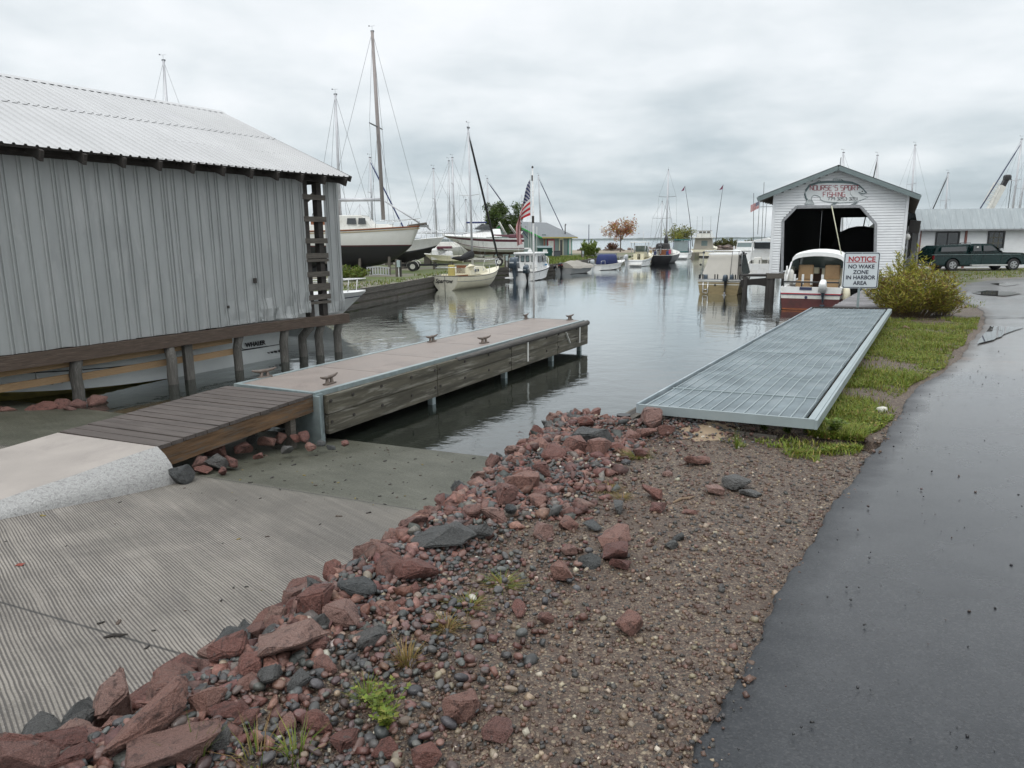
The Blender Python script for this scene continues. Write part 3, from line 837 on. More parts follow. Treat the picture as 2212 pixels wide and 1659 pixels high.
def mast_parts(parent, base, h, r=.08, sp=(.62,), spw=.9, lean=(0, 0), stays=True, mat=ALU, chain=1.2, fore=3.2, aft=None, boom=None, furl=None, top_gear=True, wire_r=.006, name='mast', spm=None):
    """mast with spreaders, shrouds, stays; base in the boat's frame"""
    bx, by, bz = base; T = Vector((bx + lean[0] * h, by + lean[1] * h, bz + h)); B0 = Vector(base)
    b = MB(); b.tube([B0, B0.lerp(T, .5), T], [r, r * .95, r * .72], 8); o = b.build(name, mat, parent, smooth=True)
    b = MB(); w = MB()
    for f in sp:
        c = B0.lerp(T, f)
        for sg in (1, -1): b.tube([c, c + Vector((-.1, sg * spw, .05))], r * .32, 6)
    if sp: b.build('spreader', spm or mat, o)
    if top_gear:
        g = MB(); g.tube([T, T + Vector((0, 0, .28))], .007, 5); g.tube([T + Vector((-.16, 0, .27)), T + Vector((.15, 0, .29))], .006, 5); g.box(T + Vector((-.16, 0, .29)), (.07, .008, .06)); g.box(T + Vector((.01, 0, .02)), (.18, .08, .08)); g.build('wind_vane', WIREM, o)
    if stays:
        for sg in (1, -1):
            if sp:
                e = B0.lerp(T, sp[-1]) + Vector((-.1, sg * spw, .05)); w.tube([T, e, B0 + Vector((-.05, sg * chain, -.1))], wire_r, 4, False)
                e2 = B0.lerp(T, sp[0]); w.tube([e2, B0 + Vector((-.35, sg * chain, -.1))], wire_r, 4, False); w.tube([e2, B0 + Vector((.3, sg * chain, -.1))], wire_r, 4, False)
            else: w.tube([T, B0 + Vector((0, sg * chain, -.1))], wire_r, 4, False)
        if fore: w.tube([T, (bx + fore, by, bz + .1)], wire_r, 4, False)
        if aft: w.tube([T, (bx - aft, by, bz - .1)], wire_r, 4, False)
        w.build('rigging', WIREM, o)
    if boom:
        bl, bh, bm_ = boom
        b = MB(); b.tube([B0 + Vector((-.05, 0, bh)), B0 + Vector((-bl, 0, bh + .02))], r * .8, 8); b.build('boom', bm_, o, smooth=True)
    if furl:
        fr_, fm = furl
        b = MB(); a = T - (T - B0) * .04; e = Vector((bx + fore, by, bz + .35)); b.tube([a, a.lerp(e, .1), a.lerp(e, .9), e], [fr_ * .4, fr_, fr_ * 1.2, fr_ * .5], 8); b.build('furled_sail', fm, o, smooth=True)
    return o

# ---- white powerboat lying inside the metal boathouse (stern to the right)
c, s = math.cos(R(58.6)), math.sin(R(58.6))
def bh(x, y, z=0): return Vector((-7.02 + x * c - y * s, 11.43 + x * s + y * c, z))
HULLG = M('grey white hull', (.62, .65, .64), .35, 0, .05, 2)
t = thing('moored_powerboat', 'white powerboat lying inside the grey boathouse, hull seen below the siding', 'boat', bh(4.62, 1.72, 0), R(58.6 + 180))
rows = make_hull(8.6, 2.7, 1.05, 1.5, .4, [HULLG, YELST, BLACKP, WHITE], t, bands=[3, 1, 0, 0, 0, 0, 0, 0, 0], rake=1.1, tr=.9, chine=.94, zc0=-.02); make_strip(rows, BLACKP, t, 4, .010, 'black_stripe')
make_deck(rows, WHITE, t, .55, .35); make_strip(rows, RUBBER, t, r=.025)
q_ = min((p for r_ in rows for p in r_), key=lambda p: (p[0] - 1.5) ** 2 + (p[2] - .58) ** 2); ty_ = max(p[1] for r_ in rows for p in r_ if p[0] < 1.2 and .3 < p[2] < .62) + .012
text('WHALER', .125, BLACKP, t, (.72, ty_, .40), (R(90), 0, R(180)), bold=.006)
b = MB(); b.tube([(1.08, ty_, .44), (1.06, ty_, .34), (.98, ty_, .32), (.42, ty_, .32)], .007, 5); b.build('emblem', BLACKP, t)
b = MB()
for i, x in enumerate((.16, .28, .38, .47)): b.cyl((x - .1, ty_ - .06, .16), .03 - .006 * i, .05, 10, axis=(0, 1, 0))
for x in (4.35, 4.5, 4.65, 4.8): b.cyl((x, ty_ - .03, .28), .03, .05, 10, axis=(0, 1, 0))
b.each('drain_outlet', BLACKP, t)
tt = thing('boat_fender', 'round white fender hanging beside the hull inside the grey boathouse', 'fender', bh(2.62, .62, .32))
b = MB(); b.tube([(0, 0, -.13), (0, 0, -.10), (0, 0, 0), (0, 0, .10), (0, 0, .15), (0, 0, .17)], [.02, .10, .14, .11, .05, .03], 14); b.build('ball', WHITE, tt, smooth=True)
b = MB(); b.tube([(0, 0, .16), (.0, .05, .6)], .01, 6); b.build('rope', OFFW, tt)

# ---- smaller white boat whose bow shows past the boathouse corner
p = aty(781, 628, 21.4); bowp = Vector((p.x + .12, p.y, 0)); a = R(-10)
Lb = 6.6
t = thing('bow_rail_boat', 'white boat with a pipe bow rail poking out past the grey boathouse corner', 'boat', bowp - Vector((math.cos(a) * Lb, math.sin(a) * Lb, 0)), a)
rows = make_hull(Lb, 2.5, .85, 1.05, .3, [WHITE, NAVYS], t, bands=[0, 0, 0, 0, 0, 0, 1, 0, 0], rake=.9, tr=.9, nose=3.2)
make_deck(rows, WHITE, t, .5, .2); make_rail(rows, WHITE, t, .6, 1, .38, r=.016, posts=3)
b = MB(); b.rbox((3.0, 0, .8), (1.7, 1.6, 1.25), .25, taper=.85); b.build('cabin', WHITE, t)
b = MB(); b.box((3.0, -.74, 1.6), (1.1, .02, .4)); b.box((3.84, 0, 1.6), (.02, 1.1, .4)); b.build('window', GLASS, t)
b = MB(); b.box((5.6, -.2, 1.05), (.12, .05, .1)); b.box((5.4, .25, 1.05), (.12, .05, .1)); b.tube([(5.5, .1, 1.0), (5.5, .1, 1.22)], .02, 6); b.each('bow_cleat', STEEL, t)
b = MB(); b.tube([(5.3, -.7, .95), (4.6, -.9, 3.1)], .012, 6); b.build('whip_aerial', CREAM, t)

# ================================================================ DOCK, GANGPLANK, SLAB
DECKP = M('pinkish dock deck', (.24, .203, .18), .5, 0, .12, 2.5, .25, 240, col2=(.19, .16, .143))
DOCKB = wood('weathered dock boards', (.085, .078, .058), (.235, .225, .19), .7, (.9, 11, 11), .55, .4)
t = thing('dock', 'narrow fixed dock with a pinkish deck and weathered plank sides in the harbour', 'dock', (-2.41, 8.6, 0), R(62.5))
DL, DW, DZ = 8.86, 1.40, .68
b = MB(); jx = [0.06, 1.5, 2.9, 4.4, 5.9, 7.4, DL - .05]
for a0, a1 in zip(jx[:-1], jx[1:]): b.box(((a0 + a1) / 2, DW / 2, DZ - .03), (a1 - a0 - .012, DW - .15, .06))
b.build('deck_panel', DECKP, t)
b = MB()
for y in (.038, DW - .038): b.box((DL / 2, y, DZ - .035), (DL, .074, .085))
b.box((.03, DW / 2, DZ - .036), (.06, DW - .15, .08)); b.box((DL - .025, DW / 2, DZ - .036), (.05, DW - .15, .08)); b.build('steel_edge', GALV, t)
b = MB()
b.box((-.012, .12, .22), (.03, .40, .86)); b.box((.05, -.008, .21), (.12, .025, .90)); b.each('corner_plate', GALV, t)
for (x0, x1) in ((.13, 2.58), (2.6, 5.05), (5.07, 7.15), (7.17, DL)):
    for z, h in ((.515, .235), (.265, .245)):
        b = MB(); y0 = -.045 + .006 * rng.random()
        b.box(((x0 + x1) / 2, y0, z), (x1 - x0, .07, h)); b.box(((x0 + x1) / 2, DW + .045, z), (x1 - x0, .07, h)); b.build('side_board', DOCKB, t)
for z, h in ((.515, .235), (.265, .245)):
    b = MB(); b.box((DL + .04, DW / 2, z), (.07, DW + .1, h)); b.build('end_board', DOCKB, t)
b = MB()
for x in (.18, .6, 1.2, 1.9, 2.52, 2.66, 3.4, 4.2, 5.0, 5.8, 6.6, 7.2, 8.2):
    for z in (.54, .27): b.cyl((x, -.078, z + .02), .022, -.012, 8, axis=(0, 1, 0))
b.each('bolt', DARKW, t)
b = MB(); b.tube([(x, -.06 + .01 * mnoise.noise((x, 0, 0)), DZ - .055 + .008 * mnoise.noise((x * 2, 1, 0))) for x in np.linspace(3.2, DL + .03, 16)], [.035 + .025 * min(1, i / 5) for i in range(16)], 8); b.build('rub_log', wood('grey log', (.10, .095, .088), (.15, .145, .135)), t, smooth=True)
for x in (2.6, 5.0, 7.1, DL - .2):
    b = MB(); b.box((x, .05, -.4), (.09, .09, 1.2)); b.box((x, DW - .05, -.4), (.09, .09, 1.2)); b.each('dock_leg', GALV, t)
b = MB(); b.box((DL / 2, DW / 2, .36), (DL - .3, DW - .12, .48)); b.build('float_frame', DARKW, t)
b = MB(); b.box((5.72, -.09, .42), (.05, .016, .42)); b.box((8.35, -.09, .43), (.045, .016, .40)); b.bar((7.55, -.09, .56), (7.78, -.09, .30), .016, .045, up=(0, 1, 0)); b.each('fender_strip', OFFW, t)
CLEATM = M('rusty galvanised cleat', (.15, .12, .10), .55, .5, .2, 30, col2=(.22, .20, .18))
def cleat_mesh(par):
    b = MB()
    for x in (-.05, .05): b.tube([(x, 0, 0), (x, 0, .02), (x * .85, 0, .075)], [.038, .026, .022], 8)
    b.tube([(-.185, 0, .115), (-.13, 0, .098), (-.05, 0, .09), (.05, 0, .09), (.13, 0, .098), (.185, 0, .115)], [.010, .018, .024, .024, .018, .010], 8)
    b.box((0, 0, .008), (.2, .075, .016))
    return b.build('horn', CLEATM, par, smooth=True)
CL0 = None
labs = ['mooring cleat on the left edge of the dock, nearest the plank walkway', 'mooring cleat on the right edge of the dock, nearest the plank walkway', 'mooring cleat halfway along the left edge of the dock', 'mooring cleat halfway along the right edge of the dock', 'mooring cleat by the foot of the flagpole', 'mooring cleat at the far right corner of the dock']
for (px, py), lb in zip([(572, 815), (712, 829), (933, 738), (1046, 741), (1136, 689), (1231, 691)], labs):
    p = atz(px, py, DZ + .002)
    if CL0 is None:
        CL0 = thing('mooring_cleat', lb, 'cleat', p, R(62.5 - 12), 'cleats on the dock'); cleat_mesh(CL0)
    else: dup(CL0, p, R(62.5 + rng.uniform(-14, 14)), lb)

# flagpole with the hanging flag
p = atz(1153, 687, DZ); PH = aty(1150, 360, p.y).z - DZ
t = thing('flagpole', 'white flagpole at the end of the dock', 'flagpole', p)
b = MB(); b.tube([(0, 0, 0), (-.0, 0, PH * .5), (-.02, 0, PH - .03)], [.026, .024, .018], 10); b.build('pole', M('pole paint', (.62, .63, .62), .45, 0, .15, 8, stretch=(1, 1, 3)), t, smooth=True)
b = MB(); b.rbox((-.02, 0, PH - .03), (.045, .045, .045), .02); b.box((-.03, 0, PH - .25), (.03, .05, .12)); b.box((-.012, 0, PH * .66), (.055, .055, .16)); b.each('fitting', DARKW, t)
b = MB(); b.tube([(-.06, -.02, PH - .10), (-.075, -.02, PH * .6), (-.04, -.03, .9)], .004, 5); b.tube([(-.10, -.02, PH * .65), (-.12, -.02, PH * .5), (-.05, -.03, .8)], .004, 5); b.build('halyard', OFFW, t)
m = bpy.data.materials.new('flag cloth'); m.use_nodes = True; k = NT(m.node_tree); P = k.n['Principled BSDF']
uv = k.new('ShaderNodeUVMap').outputs[0]; u, v, _ = k.sep(uv)
st = k.math('GREATER_THAN', k.math('FRACT', k.math('MULTIPLY', v, 6.5)), .5)
c = k.mix(st, (.42, .018, .030), (.58, .57, .55))
can = k.math('MULTIPLY', k.math('LESS_THAN', u, .40), k.math('GREATER_THAN', v, .4615))
cu = k.math('MULTIPLY', u, 11 / .40 / 2); cv = k.math('MULTIPLY', k.math('SUBTRACT', v, .4615), 9 / .5385 / 2)
def lattice(ou, ov):
    a = k.math('SUBTRACT', k.math('FRACT', k.math('ADD', cu, ou)), .5); d = k.math('SUBTRACT', k.math('FRACT', k.math('ADD', cv, ov)), .5)
    return k.math('LESS_THAN', k.math('SQRT', k.math('ADD', k.math('MULTIPLY', a, a), k.math('MULTIPLY', k.math('MULTIPLY', d, d), 1.6))), .24)
stars = k.math('MAXIMUM', lattice(0, 0), lattice(.5, .5))
c = k.mix(can, c, k.mix(stars, (.012, .018, .085), (.58, .58, .58)))
k.l.new(c, P.inputs['Base Color']); P.inputs['Roughness'].default_value = .85
FLAG = m
def flag_mesh(name, parent, shape, nu=36, nv=14):
    me = bpy.data.meshes.new(name); V = []; F = []
    for i in range(nu + 1):
        for j in range(nv + 1): V.append(shape(i / nu, j / nv))
    for i in range(nu):
        for j in range(nv): a = i * (nv + 1) + j; F.append((a, a + nv + 1, a + nv + 2, a + 1))
    me.from_pydata(V, [], F); ul = me.uv_layers.new(name='UVMap')
    for pl in me.polygons:
        for li in pl.loop_indices:
            vi = me.loops[li].vertex_index; ul.data[li].uv = (vi // (nv + 1) / nu, vi % (nv + 1) / nv)
    me.polygons.foreach_set('use_smooth', [True] * len(me.polygons)); me.materials.append(FLAG)
    o = bpy.data.objects.new(name, me); COL.objects.link(o); o.parent = parent; return o
# limp flag: hoist along the halyard, the fly hangs in folds
def limp(u, v):
    hoist = .80
    P0 = (-.075, PH - .28 - hoist * (1 - v)); P3 = (-.36 + .07 * v, PH - 1.78 + .05 * v)
    P1 = (-.075 - .17 - .10 * (1 - v), P0[1] - .10 - .10 * v); P2 = (-.40 + .05 * v - .06 * (1 - v), PH - 1.22)
    a = 1 - u; x, z = (a ** 3 * P0[i] + 3 * a * a * u * P1[i] + 3 * a * u * u * P2[i] + u ** 3 * P3[i] for i in (0, 1))
    w = .055 * math.sin(v * 11 + u * 4) * min(1, u * 2.2)
    return (x + .05 * (v - .5) * u + .02 * math.sin(9 * u + 4 * v) * u, -.03 + w, z)
FLAG_T = thing('flag', 'limp stars and stripes flag hanging from the dock flagpole', 'flag', p)
flag_mesh('cloth', FLAG_T, limp)

# plank walkway from the slab up to the dock
PLANK = wood('brown grey planks', (.085, .072, .065), (.115, .10, .092), .6, (14, 1.4, 14), .25, .3)
WA, WB = Vector((-3.35, 6.53, .62)), Vector((-2.43, 8.585, .68)); WC, WD = Vector((-4.62, 7.07, .62)), Vector((-3.68, 9.16, .68))
t = thing('plank_walkway', 'brown plank walkway with timber stringers leading from the concrete slab to the dock', 'walkway', WA, math.atan2(WB.y - WA.y, WB.x - WA.x))
WL = (WB - WA).length; WW = 1.39; dzw = .06 / WL
x = .005
for i in range(15):
    w = (WL - .01) / 15; q = MB(); z0 = dzw * (x + w / 2) + rng.uniform(-.003, .003)
    q.box((x + w / 2, WW / 2 + .0, z0 - .019), (w - (.012 if i in (1, 2, 5, 9, 12) else .005), WW + rng.uniform(-.006, .012), .038)); q.build('plank', PLANK, t); x += w
for y in (.03, WW - .03):
    q = MB(); q.bar((.0, y, -.135), (WL, y, -.135 + .06), .045, .185); q.each('stringer', wood('stained stringer', (.13, .078, .042), (.10, .092, .08), .7, (2.2, 22, 22), .5), t)
for xx in (.12, WL - .35):
    q = MB(); q.box((xx, .08, -.42), (.09, .09, .62)); q.box((xx, WW - .1, -.42), (.09, .09, .62)); q.each('post', OLDW, t)

# concrete slab with its rough white flank
SLABP = M('pink concrete', (.34, .308, .28), .6, 0, .10, 2.2, .3, 200, col2=(.29, .262, .24), coord='World')
FLANK = M('rough pale concrete', (.38, .38, .37), .75, 0, .25, 95, .9, 70, col2=(.25, .245, .24), c2lo=.50, c2hi=.66, coord='World')
d = Vector((-.47, -.883, 0)); lft = Vector((-1.27, .54, 0)); NS = 13; b = MB(); top = []; 
for i in range(NS + 1):
    e = i / NS * 5.2; o = WA + d * e + Vector((0, 0, -.055 * e)); top.append((o, o + lft))
b.loft([[p, (p + q) / 2, q] for p, q in top])
b.quad(top[0][0], top[0][1], top[0][1] - Vector((0, 0, .5)), top[0][0] - Vector((0, 0, .5)))
b.loft([[q, q + Vector((-.02, .01, -.6))] for p, q in top])
fb = MB(); fr2 = []
for i, (p, q) in enumerate(top):
    e = i / NS; out = Vector((.883, -.47, 0)).normalized() * (.19 + .035 * math.sin(i * 1.3) + .05 * (1 - e)); row = []
    for f in (0, .25, .5, .75, 1.0):
        g2 = p + out * (f + .25 * math.sin(f * math.pi) ) ; zz = p.z - (p.z - (ramp_z(g2.x, g2.y) + .0)) * f ** 1.25
        if f == 1: zz -= .03
        row.append(Vector((g2.x, g2.y, zz + .012 * mnoise.noise((g2.x * 3, g2.y * 3, f)))) + (Vector((0, 0, .003)) if f == 0 else Vector((0, 0, 0))))
    fr2.append(row)
fb.loft(fr2); r0 = fr2[0]; fb.add(r0 + [top[0][0] - Vector((0, 0, .55))], [tuple(range(6))])
t = thing('concrete_slab', 'raised pinkish concrete slab with a rough white flank at the head of the plank walkway', 'slab', (0, 0, 0))
b.build('slab_top', SLABP, t); fb.build('flank', FLANK, t, smooth=True)

# ================================================================ RIPRAP BANK
def granite(name, cols, dark, grey):
    m = bpy.data.materials.new(name); m.use_nodes = True; k = NT(m.node_tree); P = k.n['Principled BSDF']
    tc = k.new('ShaderNodeTexCoord').outputs['Object']; oi = k.new('ShaderNodeObjectInfo'); rnd = oi.outputs['Random']
    off = k.vmath('ADD', k.vmath('MULTIPLY', k.new('ShaderNodeNewGeometry').outputs['Position'], (8.5, 8.5, 8.5)), k.comb(k.math('MULTIPLY', rnd, 37), k.math('MULTIPLY', rnd, 11), 0))
    c = k.ramp(rnd, cols)
    a = k.noise(off, 2.1, 6, .7, .5); f = k.noise(off, 26, 4, .75); g = k.noise(off, 70, 2, .6)
    c = k.mix(k.map(a, .53, .66, 0, .8), c, dark)
    c = k.mix(k.map(k.noise(off, 3.4, 5, .6, .8), .60, .72, 0, .75), c, grey)
    c = k.mix(k.map(f, .42, .58, .0, .75), c, k.vmath('MULTIPLY', c, (1.7, 1.8, 1.8)))
    c = k.mix(k.map(g, .53, .62, .0, .8), c, k.vmath('MULTIPLY', c, (.28, .28, .28)))
    k.l.new(c, P.inputs['Base Color']); k.put(P.inputs['Roughness'], k.map(a, .3, .7, .36, .6)); P.inputs['Specular IOR Level'].default_value = .45
    bn = k.new('ShaderNodeBump'); bn.inputs['Strength'].default_value = 1.0; bn.inputs['Distance'].default_value = .035
    k.put(bn.inputs['Height'], k.math('ADD', k.math('MULTIPLY', f, .5), k.noise(off, 8, 4, .6))); k.l.new(bn.outputs[0], P.inputs['Normal'])
    return m
RED = granite('red granite', [(0, (.23, .105, .084)), (.25, (.16, .072, .060)), (.5, (.28, .15, .12)), (.75, (.18, .092, .078)), (1, (.31, .19, .158))], (.045, .025, .022), (.12, .105, .10))
GREY = granite('grey stone', [(0, (.075, .08, .08)), (.5, (.12, .115, .11)), (1, (.06, .065, .067))], (.035, .037, .036), (.17, .155, .145))
def rock_mesh(seed, dims, npts=15):
    r2 = random.Random(seed); bm = bmesh.new()
    for i in range(npts):
        v = Vector((r2.gauss(0, 1), r2.gauss(0, 1), r2.gauss(0, 1))).normalized()
        mx = max(abs(v.x), abs(v.y), abs(v.z)); v = v.lerp(v / mx, .62) * r2.uniform(.85, 1.02)
        bm.verts.new((v.x * dims[0], v.y * dims[1], v.z * dims[2]))
    bmesh.ops.convex_hull(bm, input=list(bm.verts))
    for v in [v for v in bm.verts if not v.link_faces]: bm.verts.remove(v)
    bmesh.ops.dissolve_limit(bm, angle_limit=R(7), verts=list(bm.verts), edges=list(bm.edges))
    bmesh.ops.bevel(bm, geom=list(bm.edges), offset=.075, segments=2, affect='EDGES', clamp_overlap=True)
    bmesh.ops.triangulate(bm, faces=list(bm.faces))
    bmesh.ops.subdivide_edges(bm, edges=[e for e in bm.edges if e.calc_length() > .18], cuts=2, use_grid_fill=True)
    bmesh.ops.triangulate(bm, faces=list(bm.faces))
    bm.normal_update()
    for v in bm.verts:
        q = v.co * 1.7 + Vector((seed * 3.1, 0, 0)); d = .075 * mnoise.fractal(q, .9, 2.1, 4) + .022 * mnoise.noise(v.co * 9)
        v.co += v.normal * d
    me = bpy.data.meshes.new('riprap_rock'); bm.to_mesh(me); bm.free(); me.materials.append(RED)
    return me
RM_BLOCK = [rock_mesh(10 + i, (1, rng.uniform(.62, .95), rng.uniform(.5, .8)), rng.choice((11, 13, 16))) for i in range(12)]
RM_SLAB = [rock_mesh(40 + i, (1, rng.uniform(.55, .8), rng.uniform(.24, .4)), rng.choice((12, 15))) for i in range(7)]
NROCK = 0
def rock(x, y, r, label, group=None, tone='r', slab=False, z=None, rz=None, tilt=.35, sink=.35, me=None, hs=1.):
    global NROCK
    me = me or rng.choice(RM_SLAB if slab else RM_BLOCK)
    o = bpy.data.objects.new('riprap_rock', me); COL.objects.link(o)
    zz = gz(x, y) if z is None else z
    h = (.33 if slab else .62) * r * hs
    o.location = (x, y, zz + h * (1 - 2 * sink))
    o.rotation_euler = (rng.uniform(-tilt, tilt), rng.uniform(-tilt, tilt), rng.uniform(0, 6.28) if rz is None else rz)
    o.scale = (r, r * rng.uniform(.85, 1.1), r * hs)
    if tone == 'g': o.material_slots[0].link = 'OBJECT'; o.material_slots[0].material = GREY
    NROCK += 1
    return tag(o, label, 'rock', group)
big = [
 (312, 1572, 205, .5, 'r', 1, 'long red-brown boulder lying along the ramp edge at the bottom left', 1.05),
 (372, 1640, 200, .4, 'r', 1, 'broad flat-topped red boulder at the lower edge of the picture', .35),
 (145, 1655, 90, .5, 'r', 0, 'lowest leftmost red boulder at the corner of the boat ramp', .5),
 (690, 1312, 118, .6, 'r', 0, 'dark red-brown block standing proud on the ramp edge', .6),
 (592, 1352, 66, .8, 'g', 0, 'dark grey stone wedged left of the dark red-brown block', 1.),
 (640, 1402, 172, .42, 'r', 1, 'long pinkish slab resting across smaller stones on the ramp edge', .3),
 (772, 1275, 88, .6, 'g', 0, 'grey and red stone between the dark block and the big upright boulder', 0.),
 (850, 1225, 92, 1., 'r', 0, 'big upright red boulder on the ramp side of the bank', 1.2),
 (900, 1238, 100, .7, 'r', 0, 'red boulder with a dark cleft beside the big upright one', .2),
 (962, 1170, 150, .5, 'g', 1, 'long mossy grey slab overhanging the ramp', .35),
 (1030, 1155, 90, .5, 'g', 1, 'dark grey slab end behind the long mossy slab', .4),
 (820, 1200, 60, .7, 'r', 0, None, 0), (735, 1340, 100, .6, 'r', 0, None, 0), (800, 1382, 76, .6, 'g', 0, 'smooth purplish grey boulder among the grey pebbles', .5),
 (590, 1468, 70, .9, 'g', 0, None, 0), (642, 1482, 58, .9, 'g', 0, None, 1), (540, 1480, 66, .7, 'r', 0, None, 0), (450, 1532, 90, .6, 'r', 0, None, .3), (500, 1540, 84, .6, 'r', 1, None, .5),
 (530, 1560, 62, .7, 'r', 0, None, .1), (1000, 1533, 92, .8, 'r', 0, 'pink speckled cube-like boulder at the pebble edge near the bottom', .7), (1077, 1588, 72, .9, 'r', 0, 'red blocky stone just right of the pink speckled boulder', .2),
 (1360, 1352, 64, .9, 'r', 0, 'lone reddish stone lying out on the gravel', .3), (1180, 1340, 46, 1., 'r', 0, None, 0), (1120, 1322, 60, .5, 'r', 1, None, 0), (920, 1645, 62, .8, 'r', 0, None, 0), (830, 1628, 66, .7, 'r', 0, None, 0), (750, 1608, 80, .6, 'r', 0, None, 0),
 (615, 1577, 62, .9, 'r', 0, None, 1), (1325, 1165, 96, .6, 'r', 1, 'tilted flat red slab at the gravel side of the bank', .8), (1275, 1217, 54, .9, 'g', 0, None, 0), (1330, 1195, 80, .5, 'r', 0, None, 0), (1345, 1222, 60, .6, 'r', 0, None, 0), (1228, 1190, 56, .7, 'r', 0, None, 0), (1212, 1245, 64, .9, 'r', 0, None, 0), (1285, 1140, 60, .3, 'g', 1, None, 0),
 (1403, 908, 76, .7, 'r', 0, 'reddish grey block leaning against the near end of the metal grating', .4), (1283, 948, 118, .45, 'g', 1, 'broad smooth grey boulder at the tip of the bank beside the water', .1), (1298, 975, 84, .6, 'r', 0, 'pinkish boulder in front of the broad smooth grey one', .2),
 (1335, 967, 46, .7, 'r', 0, None, 0), (1205, 983, 74, .7, 'r', 0, 'red boulder at the water edge left of the smooth grey one', .9), (1360, 945, 60, .5, 'r', 0, None, 0), (1395, 938, 60, .5, 'r', 0, None, 0), (1170, 1020, 60, .8, 'r', 0, None, 0), (1128, 1050, 84, .7, 'r', 0, None, 0), (1085, 1072, 84, .8, 'r', 0, 'rounded dark red boulder leaning over the wet part of the ramp', .8),
 (1020, 1110, 60, .7, 'r', 0, None, 0), (1065, 1118, 70, .7, 'r', 0, None, 0), (1108, 1108, 46, .9, 'g', 0, None, 0), (1410, 1072, 70, .5, 'r', 1, None, 0), (1425, 1100, 50, .5, 'r', 0, None, 0), (1592, 1045, 70, .6, 'g', 0, 'grey pointed stone at the outer edge of the pink stones below the grating', .4), (1545, 1058, 56, .6, 'r', 0, None, 0), (1620, 1066, 60, .4, 'g', 0, None, 0), (1440, 935, 40, .8, 'r', 0, None, 0), (1505, 995, 80, .4, 'r', 1, None, .3), (1262, 915, 60, .5, 'r', 0, None, 0), (1240, 965, 60, .8, 'r', 0, None, 0), (1160, 1085, 60, .6, 'r', 0, None, 0),
 (1335, 1100, 60, .5, 'g', 0, None, 0), (1225, 1135, 50, .7, 'r', 0, None, 0), (1175, 1150, 60, .6, 'r', 0, None, 0), (700, 1450, 60, .7, 'r', 0, None, 0), (475, 1600, 60, .8, 'g', 0, None, 0), (575, 1345, 60, .8, 'r', 0, None, 0), (690, 1395, 60, .6, 'r', 0, None, 0), (840, 1320, 60, .5, 'r', 0, None, 0), (930, 1300, 50, .6, 'r', 0, None, 0)]
GL = {'r': 'reddish angular riprap stone in the bank between the boat ramp and the gravel', 'g': 'greyish riprap stone in the bank between the boat ramp and the gravel'}
placed = []
for px, py, w, asp, tone, sl, lb, rz in big:
    p = hit(px, py + w * asp * .25); D = p.length if False else (p - Vector((0, 0, CAM_H))).length; r = w * .5 * D / FPX * .98
    o = rock(p.x, p.y + r * .1, r, lb or GL[tone], None if lb else 'riprap stones of the bank', tone, bool(sl), None, rz if rz else None, .25, .16 if not sl else .08, hs=min(1.25, asp / (.40 if sl else .70)))
    if px == 312: o.scale.y *= .55; o.rotation_euler = (.1, -.12, 1.0)
    placed.append((p.x, p.y, r * .8))
def bank_at(f):
    """point and outward (water-side) normal at arc length f along the near bank line"""
    P_ = BANK[1:12]; acc = 0
    for p0, p1 in zip(P_[:-1], P_[1:]):
        L = math.hypot(*(p1 - p0))
        if acc + L >= f: u = (f - acc) / L; q = p0 + (p1 - p0) * u; t_ = (p1 - p0) / L; return q, np.array((t_[1], -t_[0]))
        acc += L
    return P_[-1], np.array((t_[1], -t_[0]))
nr_ = 0
def try_rock(x, y, r, tone, slab, lift, tilt, sink, ov=.62):
    global nr_
    if x > 1.3 and y > 7.0: return
    if y < 1.3 or any((x - a_) ** 2 + (y - b_) ** 2 < ((r + c_) * ov) ** 2 for a_, b_, c_ in placed): return
    rock(x, y, r, GL[tone], 'riprap stones of the bank', tone, slab, gz(x, y) + lift, None, tilt, sink); placed.append((x, y, r * .85)); nr_ += 1
for off, sp_, r0, r1, lift in ((-.06, .15, .095, .165, .0), (.13, .15, .085, .145, .09), (.32, .16, .055, .105, .04)):
    f = 1.9
    while f < 9.6:
        q, n_ = bank_at(f); o_ = off + rng.uniform(-.06, .06); near = 1.0 if q[1] < 5.5 else .9
        try_rock(q[0] + n_[0] * o_, q[1] + n_[1] * o_, rng.uniform(r0, r1) * near, 'g' if rng.random() < .13 else 'r', rng.random() < .2, lift, .55, .2, .5); f += sp_ * rng.uniform(.7, 1.1)
tries = 0
while nr_ < 205 and tries < 6000:
    tries += 1; f = rng.uniform(1.9, 9.6); q, n_ = bank_at(f); o_ = rng.uniform(.3, 1.05 if q[1] < 4.2 else 1.9)
    try_rock(q[0] + n_[0] * o_, q[1] + n_[1] * o_, rng.uniform(.04, .088), 'g' if rng.random() < .16 else 'r', rng.random() < .35, 0, .5, .26)
# stones heaped under the plank walkway and at the waterline by the grey boathouse
for px, py, w in [(428, 985, 44), (470, 965, 52), (468, 985, 50), (530, 960, 58), (500, 985, 40), (580, 950, 48), (575, 925, 46), (603, 915, 44), (605, 945, 40), (640, 945, 36), (660, 920, 34), (655, 945, 40), (693, 955, 28), (390, 1005, 66), (440, 995, 40), (500, 940, 44), (545, 945, 40), (560, 975, 30), (620, 965, 28), (670, 960, 30), (715, 962, 22), (745, 955, 20), (480, 1000, 26)]:
    d = ray(px, py + w * .2); a = d.z + .11 * (.39 * d.x + .92 * d.y); t = (.11 * RAMP_S0 - CAM_H + .10) / a; q = Vector((d.x * t, d.y * t, CAM_H + d.z * t))
    r = w * .5 * q.length / FPX
    rock(q.x, q.y, r, 'red-brown stone heaped under the plank walkway beside the ramp', 'stones under the walkway', 'r' if rng.random() < .8 else 'g', False, ramp_z(q.x, q.y) + .02 + max(0, (1000 - py) * .0016), None, .5, .25)
